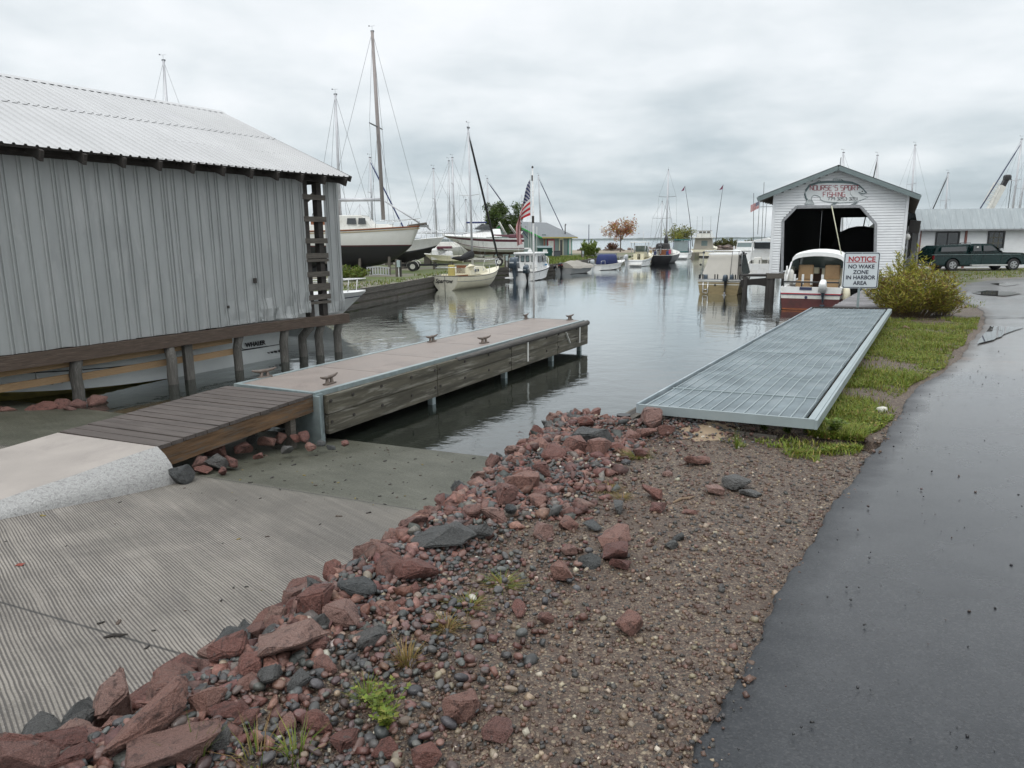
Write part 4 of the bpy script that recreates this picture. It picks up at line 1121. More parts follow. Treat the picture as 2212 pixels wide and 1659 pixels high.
for px, py, w in [(20, 888, 44), (60, 886, 40), (95, 880, 50), (130, 876, 46), (165, 872, 44), (205, 866, 50), (215, 858, 30), (-30, 892, 50), (-5, 884, 40), (150, 880, 26)]:
    q = atz(px, py, .06); r = w * .5 * q.length / FPX
    rock(q.x, q.y, r, 'wet red-brown stone at the waterline below the grey boathouse', 'stones at the boathouse waterline', 'r', False, .0, None, .4, .2, hs=.7)

# ---- pebbles: loose rounded beach stones filling the bank (uncountable)
def ico(sub=1, sq=0.):
    bm = bmesh.new(); bmesh.ops.create_icosphere(bm, subdivisions=sub, radius=1)
    V = np.array([v.co[:] for v in bm.verts]); F = np.array([[v.index for v in f.verts] for f in bm.faces]); bm.free()
    return V, F
IV, IF = ico(2)
def pal(n, items):
    w = np.array([i[0] for i in items], float); c = np.array([i[1] for i in items]); ch = nr.choice(len(items), n, p=w / w.sum())
    return np.clip(c[ch] * nr.uniform(.72, 1.3, (n, 1)) * nr.uniform(.94, 1.06, (n, 3)), 0, 1)
PEB = M('wet pebbles', (.1, .1, .1), .34, 0, .22, 30, .25, 60, attr='tint', spec=.5, coord='World')
def noise2(x, y, s, seed=0): return np.array([mnoise.noise((a * s, b * s, seed)) for a, b in zip(x, y)])
N = 40000
x = nr.uniform(-2.2, 2.6, N); y = nr.uniform(1.25, 7.6, N); d = bank_d(x, y)
lim = np.interp(y, [1, 2.5, 4, 5, 6, 7.5], [1.75, 1.45, 1.25, 1.25, 1.3, .7]) + .35 * noise2(x, y, 1.1, 5)
keep = (d > .02) & (d < lim) & (nr.uniform(0, 1, N) < np.clip((lim - d) / .5, .06, 1)) & (noise2(x, y, 1.7, 2) > -.5)
x, y = x[keep], y[keep]; N = len(x)
z = np.maximum(land_z(x, y), -1); r = nr.lognormal(math.log(.0125), .34, N).clip(.006, .026)
lay = nr.uniform(0, 1, N); z = z + r * .35 + np.where(lay > .6, .018, 0)
pos = np.stack([x, y, z], 1); scl = np.stack([r * nr.uniform(1, 1.5, N), r * nr.uniform(.75, 1.1, N), r * nr.uniform(.5, .85, N)], 1)
col = pal(N, [(5, (.047, .049, .049)), (4, (.08, .080, .076)), (3.2, (.115, .062, .052)), (2.4, (.155, .086, .068)), (2, (.08, .056, .052)), (1.1, (.21, .165, .12)), (.3, (.40, .37, .32))])
tag(scatter('pebbles', IV, IF, pos, scl, PEB, col, .55, True), 'grey and red-brown rounded pebbles filling the stone bank', 'pebbles', kind='stuff')
PEBB = M('broken granite', (.1, .1, .1), .5, 0, .45, 45, .5, 70, attr='tint', spec=.45, coord='World')
# angular chips among them and the crushed gravel of the verge
cube = np.array([(-1, -1, -1), (1, -.8, -1), (.9, 1, -1), (-1, .8, -.9), (-.7, -.8, 1), (.8, -.7, .8), (.7, .7, 1), (-.8, .9, .7)], float)
cf = np.array([(0, 3, 2, 1), (4, 5, 6, 7), (0, 1, 5, 4), (1, 2, 6, 5), (2, 3, 7, 6), (3, 0, 4, 7)])
N = 3000
x = nr.uniform(-2.4, 2.4, N); y = nr.uniform(1.25, 7.7, N); d = bank_d(x, y); keep = (d > -.1) & (d < 1.5 + .3 * noise2(x, y, 1.4, 9)) & (noise2(x, y, 1.2, 7) > -.15)
x, y = x[keep], y[keep]; N = len(x); r = nr.lognormal(math.log(.012), .35, N).clip(.006, .022)
pos = np.stack([x, y, land_z(x, y) + r * .5 + .012], 1)
col = pal(N, [(5, (.10, .045, .036)), (3, (.075, .036, .03)), (2, (.14, .075, .057)), (2, (.07, .07, .07))])
tag(scatter('stone_chips', cube, cf, pos, np.stack([r, r * .75, r * .5], 1), PEB, col, .9), 'broken red stone chips strewn through the bank', 'stone chips', kind='stuff')
def chunk(seed):
    bm = bmesh.new(); r2 = random.Random(seed)
    for i in range(9):
        v = Vector((r2.gauss(0, 1), r2.gauss(0, 1), r2.gauss(0, 1))).normalized(); mx = max(abs(v.x), abs(v.y), abs(v.z)); bm.verts.new(v.lerp(v / mx, .6))
    bmesh.ops.convex_hull(bm, input=list(bm.verts))
    for v in [v for v in bm.verts if not v.link_faces]: bm.verts.remove(v)
    bmesh.ops.triangulate(bm, faces=list(bm.faces)); bm.verts.index_update()
    V = np.array([v.co[:] for v in bm.verts]); F = np.array([[v.index for v in f.verts] for f in bm.faces]); bm.free(); return V, F
for sd in (1, 2, 3):
    N = 1900; y = nr.uniform(1.25, 7.8, N); bx_ = np.interp(y, BANK[:11, 1], BANK[:11, 0]); x = bx_ + nr.uniform(-.10, 1, N) * np.abs(nr.uniform(0, 1, N)) ** .25 * np.where(y > 4.3, 1.5, 1.0); x = np.where(np.isnan(x), bx_, x); keep = (noise2(x, y, 1.4, 11 + sd) > -.18) & ~((x > 1.3) & (y > 7)); x, y = x[keep], y[keep]; N = len(x)
    r = nr.lognormal(math.log(.032), .36, N).clip(.016, .066) * np.where(y > 4.3, 1.2, 1.0); pos = np.stack([x, y, np.maximum(land_z(x, y), ramp_z(x, y)) + r * .35], 1)
    tag(scatter('broken_stones', *chunk(sd), pos, np.stack([r * 1.1, r * .85, r * .62], 1), PEBB, pal(N, [(5, (.15, .07, .056)), (3, (.10, .047, .039)), (2.5, (.20, .11, .088)), (2.4, (.07, .071, .068)), (1, (.13, .115, .105))]), .7), {1: 'fist-sized broken red stones between the riprap', 2: 'smaller broken stones, red and some grey, between the riprap', 3: 'broken angular stones filling the gaps of the riprap'}[sd], 'stones', kind='stuff')
N = 60000
y = 1.2 + nr.uniform(0, 1, N) ** 1.25 * 7.2; x = nr.uniform(-2.2, 4.2, N); d = bank_d(x, y); rx = road_x(y) + jag(y)
keep = (d > .25) & (x < rx + .05 + .06 * nr.standard_normal(N)) & (nr.uniform(0, 1, N) < np.interp(y, [1.2, 4, 8], [1, .8, .45]))
x, y = x[keep], y[keep]; N = len(x); r = nr.lognormal(math.log(.0066), .42, N).clip(.003, .019)
pos = np.stack([x, y, land_z(x, y) + r * .3 + np.where(x > road_x(y) + jag(y), .02, 0)], 1)
col = pal(N, [(4, (.078, .048, .035)), (3, (.12, .072, .052)), (3, (.05, .047, .043)), (1.6, (.165, .115, .08)), (.8, (.26, .21, .145)), (.2, (.40, .35, .27))])
tag(scatter('gravel', cube, cf, pos, np.stack([r, r * .8, r * .6], 1), PEB, col, .9), 'fine red-brown crushed gravel on the verge beside the path', 'gravel', kind='stuff')
N = 300
y = 1.6 + nr.uniform(0, 1, N) ** 1.3 * 10; x = road_x(y) + .08 + nr.exponential(.7, N); r = nr.lognormal(math.log(.0032), .45, N).clip(.0015, .0085)
pos = np.stack([x, y, np.array([road_z(a, b2) for a, b2 in zip(x, y)]) + r * .4], 1)
tag(scatter('loose_grit', cube, cf, pos, np.stack([r, r * .8, r * .6], 1), PEB, pal(N, [(1, (.025, .025, .027)), (.5, (.07, .05, .045))]), .9), 'scattered dark grit on the wet asphalt path', 'grit', kind='stuff')
N = 900
s = nr.uniform(1.2, 7.2, N); t2 = nr.uniform(-6, 1.2, N); x = .39 * s + .92 * t2; y = .92 * s - .39 * t2; keep = bank_d(x, y) < -.1; x, y, s = x[keep], y[keep], s[keep]
keep = nr.uniform(0, 1, len(x)) < np.where(s > 5, 1, .22); x, y = x[keep], y[keep]; N = len(x); r = nr.lognormal(math.log(.0075), .5, N).clip(.003, .022)
pos = np.stack([x, y, ramp_z(x, y) + .004], 1)
tag(scatter('ramp_debris', cube, cf, pos, np.stack([r * 1.5, r * .5, r * .3], 1), PEB, pal(N, [(3, (.022, .018, .014)), (1, (.07, .05, .035)), (.4, (.2, .15, .03))]), .25), 'bits of bark and weed washed up on the ramp', 'debris', kind='stuff')
for px, py, L, a, colr, lb in [(400, 1463, .07, .9, (.16, .09, .06), 'split brown stick lying on the ramp near the bank'), (250, 1378, .11, .2, (.03, .026, .022), 'curl of black bark on the ramp joint'), (445, 1462, .09, .6, (.05, .04, .03), 'dark twig where the ramp joint meets the rocks'), (1480, 1082, .22, .5, (.20, .14, .09), 'weathered stick poking from the stones below the grating')]:
    p = hit(px, py); t = thing('stick', lb, 'stick', p + Vector((0, 0, .008)), a); b = MB(); b.tube([(-L / 2, 0, 0), (-.1 * L, .08 * L, .006), (L * .2, .02 * L, .004), (L / 2, .1 * L, .0)], [.006, .009, .008, .003], 6); b.build('shaft', M('stick ' + lb[:9], colr, .8), t)
p = hit(43, 1222); t = MB(); t.add([(-.03, 0, .004), (-.01, .016, .012), (.02, .018, .006), (.034, .002, .016), (.014, -.016, .004), (-.014, -.014, .01)], [(0, 1, 2, 3), (0, 3, 4, 5)]); tag(t.build('leaf', M('red leaf', (.20, .035, .02), .6), loc=p, rz=.3), 'fallen red leaf lying alone on the ramp', 'leaf')

# ---- grass and weeds
LEAF = bpy.data.materials.new('leaf'); LEAF.use_nodes = True; k = NT(LEAF.node_tree); P = k.n['Principled BSDF']
at = k.new('ShaderNodeAttribute', attribute_name='tint').outputs['Color']
k.l.new(at, P.inputs['Base Color']); P.inputs['Roughness'].default_value = .55; P.inputs['Specular IOR Level'].default_value = .35
tl = k.new('ShaderNodeBsdfTranslucent'); k.l.new(at, tl.inputs[0]); mx = k.new('ShaderNodeMixShader'); mx.inputs[0].default_value = .3
k.l.new(P.outputs[0], mx.inputs[1]); k.l.new(tl.outputs[0], mx.inputs[2]); k.l.new(mx.outputs[0], k.n['Material Output'].inputs[0])
def blades(pos, h, w, bend, col, name, az=None):
    n = len(pos); az = nr.uniform(0, 6.283, n) if az is None else az
    dx, dy = np.cos(az), np.sin(az); px, py = -dy, dx; V = np.zeros((n, 5, 3))
    for i, (f, ww) in enumerate(((0, 1), (0, -1), (.55, .8), (.55, -.8), (1, 0))):
        off = bend * f * f
        V[:, i, 0] = pos[:, 0] + px * w * ww + dx * off; V[:, i, 1] = pos[:, 1] + py * w * ww + dy * off; V[:, i, 2] = pos[:, 2] + h * f * (1 - .25 * f * np.minimum(1, bend / h))
    F = np.array([(0, 1, 2), (1, 3, 2), (2, 3, 4)])[None] + (np.arange(n) * 5)[:, None, None]
    C = np.repeat(col, 5, 0); C.reshape(n, 5, 3)[:, :2] *= .8
    return np_mesh(name, V.reshape(-1, 3), F.reshape(-1, 3), LEAF, C)
def tuft(px, py, n, h, spread, cols, label, w=.0022):
    p = hit(px, py); a = nr.uniform(0, 6.283, n); r = spread * .25 * np.sqrt(nr.uniform(0, 1, n))
    pos = np.stack([r * np.cos(a), r * np.sin(a), np.full(n, -.005)], 1)
    hh = h * nr.uniform(.45, 1, n); o = blades(pos, hh, np.full(n, w), nr.uniform(.3, 1, n) * spread, pal(n, cols), 'grass_tuft', a + nr.uniform(-.6, .6, n))
    o.location = p; return tag(o, label, 'grass tuft')
GR = [(3, (.13, .18, .025)), (2, (.20, .21, .04)), (1, (.10, .15, .02))]; BR = [(3, (.22, .14, .05)), (2, (.17, .15, .04)), (1, (.28, .20, .09))]; MX = GR + BR
for a in [(1085, 1268, 150, .07, .16, MX, 'yellow-green grass tuft growing among the pebbles halfway up the bank'), (1010, 1315, 130, .07, .14, MX, 'sparse grass tuft just below the one halfway up the bank'), (965, 1362, 110, .08, .12, BR, 'brownish grass clump on bare soil in the bank'), (880, 1440, 80, .13, .10, BR, 'tall dry grass clump near the purplish boulder'), (1375, 990, 200, .09, .2, MX, 'wide grass tuft behind the broad grey boulder'), (1315, 1062, 180, .07, .16, BR, 'rusty brown grass patch on the bank below the broad grey boulder'), (1345, 1078, 100, .06, .12, BR, 'second rusty grass patch right of the first'), (790, 1525, 70, .14, .10, GR, 'bright green grass clump near the bottom of the bank'), (640, 1645, 26, .16, .14, GR, 'loose long grass blades at the bottom edge left of the weed'), (420, 1655, 16, .2, .12, GR, 'long green blades in front of the flat red boulder'), (1590, 970, 30, .22, .05, GR, 'single tall weed stalk standing below the grating'), (560, 1650, 20, .16, .16, MX, 'thin arching grass at the bottom edge between red stones')]: tuft(*a)
def weed(px, py, n, h, label, lw=.012, name='weed', cols=GR):
    """leafy weed: stems with pairs of small leaves"""
    p = hit(px, py); t = thing(name, label, 'weed', p); b = MB(); V = []; C = []
    for i in range(n):
        a = rng.uniform(0, 6.28); sp = rng.uniform(.15, .6); hh = h * rng.uniform(.6, 1)
        pts = [Vector((math.cos(a) * sp * hh * f * f, math.sin(a) * sp * hh * f * f, hh * f)) for f in np.linspace(0, 1, 6)]
        b.tube(pts, .0018, 4, False)
        for j in range(1, 6):
            for q in range(5):
                az = rng.uniform(0, 6.28); d = Vector((math.cos(az), math.sin(az), rng.uniform(-.1, .6))).normalized(); L = lw * rng.uniform(.8, 1.7); sd = d.cross(Vector((0, 0, 1))).normalized() * L * .32
                V += [pts[j], pts[j] + d * L * .5 + sd, pts[j] + d * L, pts[j] + d * L * .5 - sd]
    V = np.array([v[:] for v in V]); F = np.arange(len(V)).reshape(-1, 4); b.build('stem', M('weed stem', (.12, .15, .03), .7), t)
    o = np_mesh('leaves', V, F, LEAF, np.repeat(pal(len(F), cols), 4, 0)); o.parent = t
    return t
weed(835, 1590, 16, .16, 'bright leafy weed growing from the pebbles near the bottom of the bank', .016)
weed(815, 1545, 6, .14, 'smaller leafy weed just above the bright one in the pebbles', .014)

# ================================================================ GRATING PLATFORM, BULKHEAD, SIGN, BUSH, VERGE
t = thing('grating_platform', 'long galvanised steel grating gangway lying on the right bank beside the water', 'gangway', (1.25, 7.06, .86), R(59.6), rx=-.024)
PLAT = t; PLN, PWD = 11.6, 1.70
GST = M('galvanised grating', (.285, .34, .365), .5, .2, .25, 2, col2=(.40, .45, .47))
GSB = M('bright galvanised bar', (.33, .39, .40), .45, .3, .08, 3)
b = MB(); b.box((PLN / 2, -.012, -.033), (PLN, .024, .095)); b.build('side_rail', GST, t)
b = MB(); b.box((PLN / 2, -PWD + .012, -.042), (PLN, .024, .085)); b.box((PLN / 2, -PWD + .052, .003), (PLN - .03, .055, .010)); b.build('side_rail', GSB, t)
b = MB(); b.box((.012, -PWD / 2, -.038), (.024, PWD - .05, .09)); b.build('end_rail', GSB, t)
b = MB(); b.box((PLN - .012, -PWD / 2, -.055), (.024, PWD - .05, .16)); b.build('end_rail', DARKW, t)
NB = 460; xs = np.linspace(.05, PLN - .05, NB); b = MB()
for i, x in enumerate(xs): b.box((x, -PWD / 2 + .03, -.022 - .004 * math.sin(x * 1.9)), (.009, PWD - .18, .03))
o = b.build('grating_bars', GST, t); o['kind'] = 'stuff'
for i in range(15):
    y = -.09 - i * (PWD - .22) / 14; b = MB()
    b.tube([(x, y + (.012 if int(x / 1.02) % 2 else 0), -.002 - .004 * math.sin(x * 1.9)) for x in np.linspace(.05, PLN - .05, 60)], .0055, 5); b.build('cross_rod', GSB, t)
for x in np.arange(1.0, PLN - .5, 1.02):
    b = MB(); b.box((x, -PWD / 2 + .03, -.004), (.014, PWD - .17, .012)); b.build('panel_seam', GSB, t)
for x in np.arange(.6, PLN, 1.55):
    b = MB(); b.box((x, -PWD / 2, -.10), (.06, PWD - .10, .06)); b.build('joist', DARKW, t)
t = thing('timber_bulkhead', 'dark timber retaining wall under the water side of the grating', 'retaining wall', (1.16, 7.2, 0), R(59.4))
for i in range(33):
    b = MB(); b.box((.17 + i * .36, .0, .02), (.345, .06, 1.35 + rng.uniform(-.02, .02))); b.build('sheet_board', DARKW, t)
b = MB(); b.box((5.95, -.02, .665), (12.0, .16, .07)); b.build('cap_beam', OLDW, t)
b = MB(); b.tube([(-.06, -.01, -1.2), (-.06, -.01, .74)], .075, 8); b.build('corner_pile', BLACKP, t)
for i in range(5):
    b = MB(); b.box((.02, -.20 - .29 * i, .48), (.05, .28, .42)); b.build('return_board', OLDW, t)

# NOTICE sign on its post
sp = atz(1855, 668, .62); SY = 17.15
sp = Vector((aty(1855, 640, SY).x, SY, .62)); cz = aty(1856, 584, SY).z
t = thing('notice_sign', 'pale no wake notice sign on a metal post at the far end of the grating', 'sign', sp, R(-13))
SW, SH = .785, .84; zc_ = cz - sp.z
b = MB(); b.box((0, .028, (zc_ + .3) / 2), (.05, .03, zc_ + .3)); b.build('post', GALV, t)
def rrect(w, h, r, y, z0, n=6):
    P = []
    for qx, qz, a0 in ((1, 1, 0), (-1, 1, 90), (-1, -1, 180), (1, -1, 270)):
        for i in range(n + 1):
            a = R(a0 + 90 * i / n); P.append((qx * (w / 2 - r) + r * math.cos(a), y, z0 + qz * (h / 2 - r) + r * math.sin(a)))
    return P
b = MB(); b.prism(rrect(SW, SH, .05, 0, zc_), (0, .006, 0)); b.build('sign_panel', M('sign face', (.56, .61, .63), .4, 0, .03, 2), t, fix=True)
b = MB(); o1 = rrect(SW - .025, SH - .025, .042, -.003, zc_); i1 = rrect(SW - .06, SH - .06, .03, -.003, zc_); b.loft([o1, i1], True); NV = M('sign navy', (.012, .014, .035), .5, 0, .05); b.build('border', NV, t)
SR = M('sign red', (.34, .012, .022), .5, 0, .05); rx90 = (R(90), 0, 0)
text('NOTICE', .165, SR, t, (0, -.003, zc_ + .255), rx90, bold=.004, sx=.98)
b = MB(); b.box((0, -.003, zc_ + .185), (.66, .003, .009)); b.build('underline', SR, t)
for s, z in (('NO WAKE', .085), ('ZONE', -.045), ('IN HARBOR', -.17), ('AREA', -.30)): text(s, .128, NV, t, (0, -.003, zc_ + z), rx90, bold=.0025, sx=.95)
b = MB(); b.cyl((0, -.004, zc_ + SH / 2 - .022), .012, .004, 8, axis=(0, 1, 0)); b.cyl((0, -.004, zc_ - SH / 2 + .022), .012, .004, 8, axis=(0, 1, 0)); b.each('bolt', GALV, t)

# willow shrub
def shrub(label, loc, rad, h, nst, nleaf, cols, llen=.075, lw=.010, name='willow_shrub', tag_=None, droop=.6, up=.9, seed=1, stemc=(.10, .07, .035)):
    r2 = random.Random(seed); t = thing(name, label, tag_ or 'shrub', loc); b = MB(); V = []; 
    for i in range(nst):
        a = r2.uniform(0, 6.283); rr = rad * math.sqrt(r2.uniform(0, 1)); L = h * r2.uniform(.55, 1.08) * (1 - .35 * (rr / rad) ** 2)
        q0 = Vector((math.cos(a) * rr * .45, math.sin(a) * rr * .45, 0)); q1 = Vector((math.cos(a) * rr * .8, math.sin(a) * rr * .8, L * .62)); q2 = Vector((math.cos(a) * (rr * 1.0 + .12), math.sin(a) * (rr * 1.0 + .12), L))
        pts = [q0.lerp(q1, f).lerp(q1.lerp(q2, f), f) + Vector((r2.uniform(-.02, .02), r2.uniform(-.02, .02), 0)) for f in np.linspace(0, 1, 6)]
        b.tube(pts, [.006, .005, .005, .004, .003, .002], 4, False)
        for j in range(nleaf):
            f = r2.uniform(.12, 1) ** .8; s = f * 5; i0 = min(4, int(s)); p = pts[i0].lerp(pts[i0 + 1], s - i0); dr = (pts[i0 + 1] - pts[i0]).normalized()
            az = r2.uniform(0, 6.283); d = (dr * up + Vector((math.cos(az), math.sin(az), r2.uniform(-droop, .5)))).normalized(); l = llen * r2.uniform(.6, 1.35)
            sd = d.cross(Vector((r2.uniform(-1, 1), r2.uniform(-1, 1), 1))).normalized() * lw * r2.uniform(.7, 1.3)
            p = p + Vector((r2.uniform(-1, 1), r2.uniform(-1, 1), r2.uniform(-1, 1))) * .03
            V += [p, p + d * l * .45 + sd, p + d * l, p + d * l * .45 - sd]
    V = np.array([v[:] for v in V]); F = np.arange(len(V)).reshape(-1, 4)
    b.build('stems', M('stem ' + name, stemc, .8), t)
    o = np_mesh('foliage', V, F, LEAF, np.repeat(pal(len(F), cols), 4, 0)); o.parent = t
    return t
WG = [(3, (.22, .23, .028)), (3, (.32, .29, .04)), (2, (.14, .16, .022)), (2.4, (.17, .115, .03)), (1.2, (.21, .13, .045)), (.8, (.38, .32, .07))]
p = atz(1968, 668, .6)
shrub('large bushy yellow-green willow shrub beside the notice sign', Vector((9.72, 17.6, .58)), 1.10, 1.22, 230, 40, WG, .12, .0125, seed=3)
shrub('tall thin willow shoots in front of the lattice right of the boathouse door', Vector((10.35, 18.9, .58)), .38, 1.75, 60, 42, WG[:3], .13, .014, seed=4)
shrub('low willow sprouts between the shrub and the path', Vector((10.5, 17.5, .58)), .42, .72, 70, 34, WG, .11, .012, seed=5)

# grass verge between grating and path
def verge_pts(n, y0, y1):
    y = y0 + (y1 - y0) * nr.uniform(0, 1, n) ** 1.4
    xr = np.interp(y, [6, 16, 30], [2.70, 8.45, 16.6]) - .22 + .12 * noise2(y, y, 2.3, 13); rx = road_x(y) - .12 + .16 * noise2(y, y, .9, 3); x = xr + (rx - xr) * nr.uniform(0, 1, n)
    ok = rx > xr; return x[ok], y[ok]
x, y = verge_pts(52000, 5.9, 17.0); dens = .62 + 1.7 * noise2(x, y, .8, 4) + 1.1 * noise2(x, y, 2.5, 8); ok = (nr.uniform(0, 1, len(x)) < np.clip(dens + .25, .06, 1)); x, y = x[ok], y[ok]
n = len(x); hgt = nr.uniform(.03, .085, n) * (1 + .9 * np.clip(noise2(x, y, 1.1, 6), -.5, 1))
V = [(4, (.15, .205, .026)), (3, (.21, .235, .034)), (2, (.10, .155, .02)), (1.2, (.27, .23, .065)), (.4, (.22, .14, .05))]
o = blades(np.stack([x, y, land_z(x, y)], 1), hgt, nr.uniform(.0025, .006, n), hgt * nr.uniform(.3, 1.1, n), pal(n, V), 'grass'); tag(o, 'rough green grass on the verge between the grating and the path', 'grass', kind='stuff')
x2 = np.concatenate([nr.uniform(1.9, 3.05, 2600), nr.uniform(2.2, 3.6, 1500)]); y2 = np.concatenate([nr.uniform(5.5, 6.35, 2600), nr.uniform(5.1, 6.2, 1500)])
xx = x2; yy = y2; dd = (np.array([mnoise.noise((a * 2.6, b2 * 2.6, 3)) + .5 * mnoise.noise((a * 9, b2 * 9, 5)) for a, b2 in zip(xx, yy)]) > .16) & (xx < road_x(yy) - .1) & (yy > 6.9 - .5 * xx); xx, yy = xx[dd], yy[dd]; n = len(xx)
o = blades(np.stack([xx, yy, land_z(xx, yy)], 1), nr.uniform(.02, .07, n), nr.uniform(.003, .006, n), nr.uniform(.02, .07, n), pal(n, V[:4]), 'grass'); tag(o, 'green weedy grass in front of the near end of the grating', 'grass', kind='stuff')
# broad clover-like leaves close to the soil
x, y = verge_pts(26000, 5.9, 17.0); ok = noise2(x, y, .8, 4) + .5 * noise2(x, y, 2.5, 8) > -.24; x, y = x[ok], y[ok]; n = len(x)
lv = np.array([(0, 0, 0), (.5, .5, .12), (1, 0, .05), (.5, -.5, .12)]); r = nr.uniform(.012, .034, n)
tag(scatter('ground_leaves', lv, np.array([(0, 1, 2, 3)]), np.stack([x, y, land_z(x, y) + nr.uniform(.002, .035, n)], 1), np.stack([r, r, r], 1), LEAF, pal(n, V), .5), 'low clover leaves carpeting the verge beside the grating', 'ground cover', kind='stuff')
for i, (px, py, lb) in enumerate([(1650, 930, 'leafy weed at the left of the grating end'), (1700, 938, 'leafy weed below the middle of the grating end'), (1745, 940, 'leafy weed below the corner of the grating'), (1800, 945, 'leafy weed by the path right of the grating corner'), (1620, 915, 'leafy weed nearest the sand beside the grating')]): weed(px, py, 12, .17, lb, .034, cols=[(3, (.12, .19, .025)), (1, (.18, .22, .04))])
# far grass in front of the truck and along the boathouse
def strip_grass(name, label, poly, n, h, cols, w=.01, zf=None):
    P = np.array(poly, float); mn, mx_ = P.min(0), P.max(0); x = nr.uniform(mn[0], mx_[0], n * 2); y = nr.uniform(mn[1], mx_[1], n * 2); ins = np.zeros(len(x), bool)
    for (ax, ay), (bx_, by_) in zip(P, np.roll(P, -1, 0)):
        c = ((ay > y) != (by_ > y)) & (x < (bx_ - ax) * (y - ay) / (by_ - ay + 1e-9) + ax); ins ^= c
    dn = noise2(x, y, .45, 7) > -.12; x, y = x[ins & dn][:n], y[ins & dn][:n]; m = len(x)
    z = land_z(x, y) if zf is None else np.full(m, zf)
    hh = h * nr.uniform(.4, 1.15, m)
    return tag(blades(np.stack([x, y, z], 1), hh, np.full(m, w), hh * nr.uniform(.2, .9, m), pal(m, cols), name), label, 'grass', kind='stuff')
strip_grass('grass', 'short grass around the parked truck and along the road edge', [(12.0, 18.5), (13.6, 20.5), (16.0, 26.5), (21, 32.5), (34, 38), (34, 44), (20, 44), (17, 33)], 16000, .10, V, .012)
p = atz(1905, 884, .66); t = MB(); t.rbox((0, 0, -.03), (.12, .08, .055), .03, n=2); o = t.build('wad', M('white litter', (.55, .55, .48), .7, 0, .2, 20, .6, 30), loc=p, rz=.4); o.name = 'crumpled_paper'; tag(o, 'crumpled white paper litter at the edge of the verge', 'litter')
o = rock(atz(2043, 748, .62).x, atz(2043, 748, .62).y, .085, 'lone red stone on the sandy edge of the path by the puddle', None, 'r', True, .62); o = rock(atz(1958, 708, .62).x, atz(1958, 708, .62).y, .14, 'flat reddish stone sunk in the verge grass', None, 'r', True, .60, sink=.3)
# sand patch beside the grating end
b = MB(); pz = [hit(a, c2) for a, c2 in ((1470, 925), (1500, 914), (1560, 910), (1600, 918), (1592, 935), (1560, 952), (1500, 955), (1475, 945))]
cx = sum((q for q in pz), Vector()) / len(pz)
V = [cx + Vector((0, 0, .05))] + [q + Vector((0, 0, .006)) for q in pz]; b.add(V, [(0, i + 1, (i + 1) % len(pz) + 1) for i in range(len(pz))]); tag(b.build('sand', M('buff sand', (.27, .20, .13), .8, 0, .12, 9, .3, 150), smooth=True), kind='structure')

# ================================================================ RIGHT BOATHOUSE
def onplane(px, py, A, e):
    """sight line through a picture point, met with the vertical plane through A along e"""
    d = ray(px, py); n = Vector((-e.y, e.x, 0)); t = n.dot(Vector((A.x, A.y, 0))) / n.dot(Vector((d.x, d.y, 0)))
    return Vector((d.x * t, d.y * t, CAM_H + d.z * t))
WSIDE = M('white painted clapboard', (.70, .72, .73), .5, 0, .05, 2.5, col2=(.60, .62, .63), c2lo=.55, c2hi=.75, stretch=(1, 1, 2))
WTRIM = M('white trim paint', (.68, .70, .71), .5, 0, .06, 5)
TRIMG = M('weathered grey trim', (.26, .27, .28), .6, 0, .2, 9)
RFG = M('grey green metal roof', (.16, .20, .20), .45, .3, .12, 3)
TAR = M('tarred timber', (.017, .015, .013), .8, 0, .3, 6)
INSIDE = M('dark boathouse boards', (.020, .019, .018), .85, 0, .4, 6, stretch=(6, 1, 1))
A = aty(1661.5, 588, 30.6); A = Vector((A.x, A.y, 0)); Bc = aty(1946, 598, 29.7); e = Vector((Bc.x - A.x, Bc.y - A.y, 0)); BW = e.length; e.normalize(); dv = Vector((math.sin(R(28.3)), math.cos(R(28.3)), 0))
t = thing('white_boathouse', 'white clapboard boathouse with a fish sign over its wide open doorway', 'boathouse', A)
BHR = t
nf = Vector((e.y, -e.x, 0))     # outward, to the camera
def fp(u, z, out=0.): p = e * u + nf * out; return Vector((p.x, p.y, z))
def fpx(px, py, out=0.): q = onplane(px, py, A, e) - A; return fp(q.dot(e), q.z, out)
uc = (fpx(1813.7, 359)).dot(e); zp = fpx(1813.7, 361).z; zt = 4.10; half = BW / 2
slope = (zp - fpx(1640, 429).z) / (uc - fpx(1640, 429).dot(e))
def zroof(u): return zp - abs(u - uc) * slope
OP = [fpx(*q) for q in ((1688.5, 600), (1691, 477), (1721, 446), (1858, 446), (1891, 484), (1888.5, 606))]
op = [(q.dot(e), q.z) for q in OP]
def uL(z): return np.interp(z, [op[1][1], op[2][1]], [op[1][0], op[2][0]])
def uR(z): return np.interp(z, [op[4][1], op[3][1]], [op[4][0], op[3][0]])
zb = lambda u: 1.06 - .17 * u / BW
b = MB(); rowh = .108; z = .86
def clap(b, u0, u1, z0, z1, trim=True):
    if u1 - u0 < .02: return
    b.quad(fp(u0, z0 + .009, .022), fp(u1, z0 + .009, .022), fp(u1, z1 - .004, .006), fp(u0, z1 - .004, .006)); b.quad(fp(u0, z0 - .004, -.015), fp(u1, z0 - .004, -.015), fp(u1, z0 + .009, .022), fp(u0, z0 + .009, .022))
ztop = min(op[2][1], op[3][1])
while z < zp - .1:
    z1 = z + rowh; lo = max(0, uc - (zp - .04 - z1) / slope); hi = min(BW, uc + (zp - .04 - z1) / slope)
    if z1 < ztop: clap(b, lo, min(uL(z), uL(z1)) - .02, z, z1); clap(b, max(uR(z), uR(z1)) + .02, hi, z, z1)
    else: clap(b, lo, hi, z, z1)
    z = z1
b.build('siding', WSIDE, t)
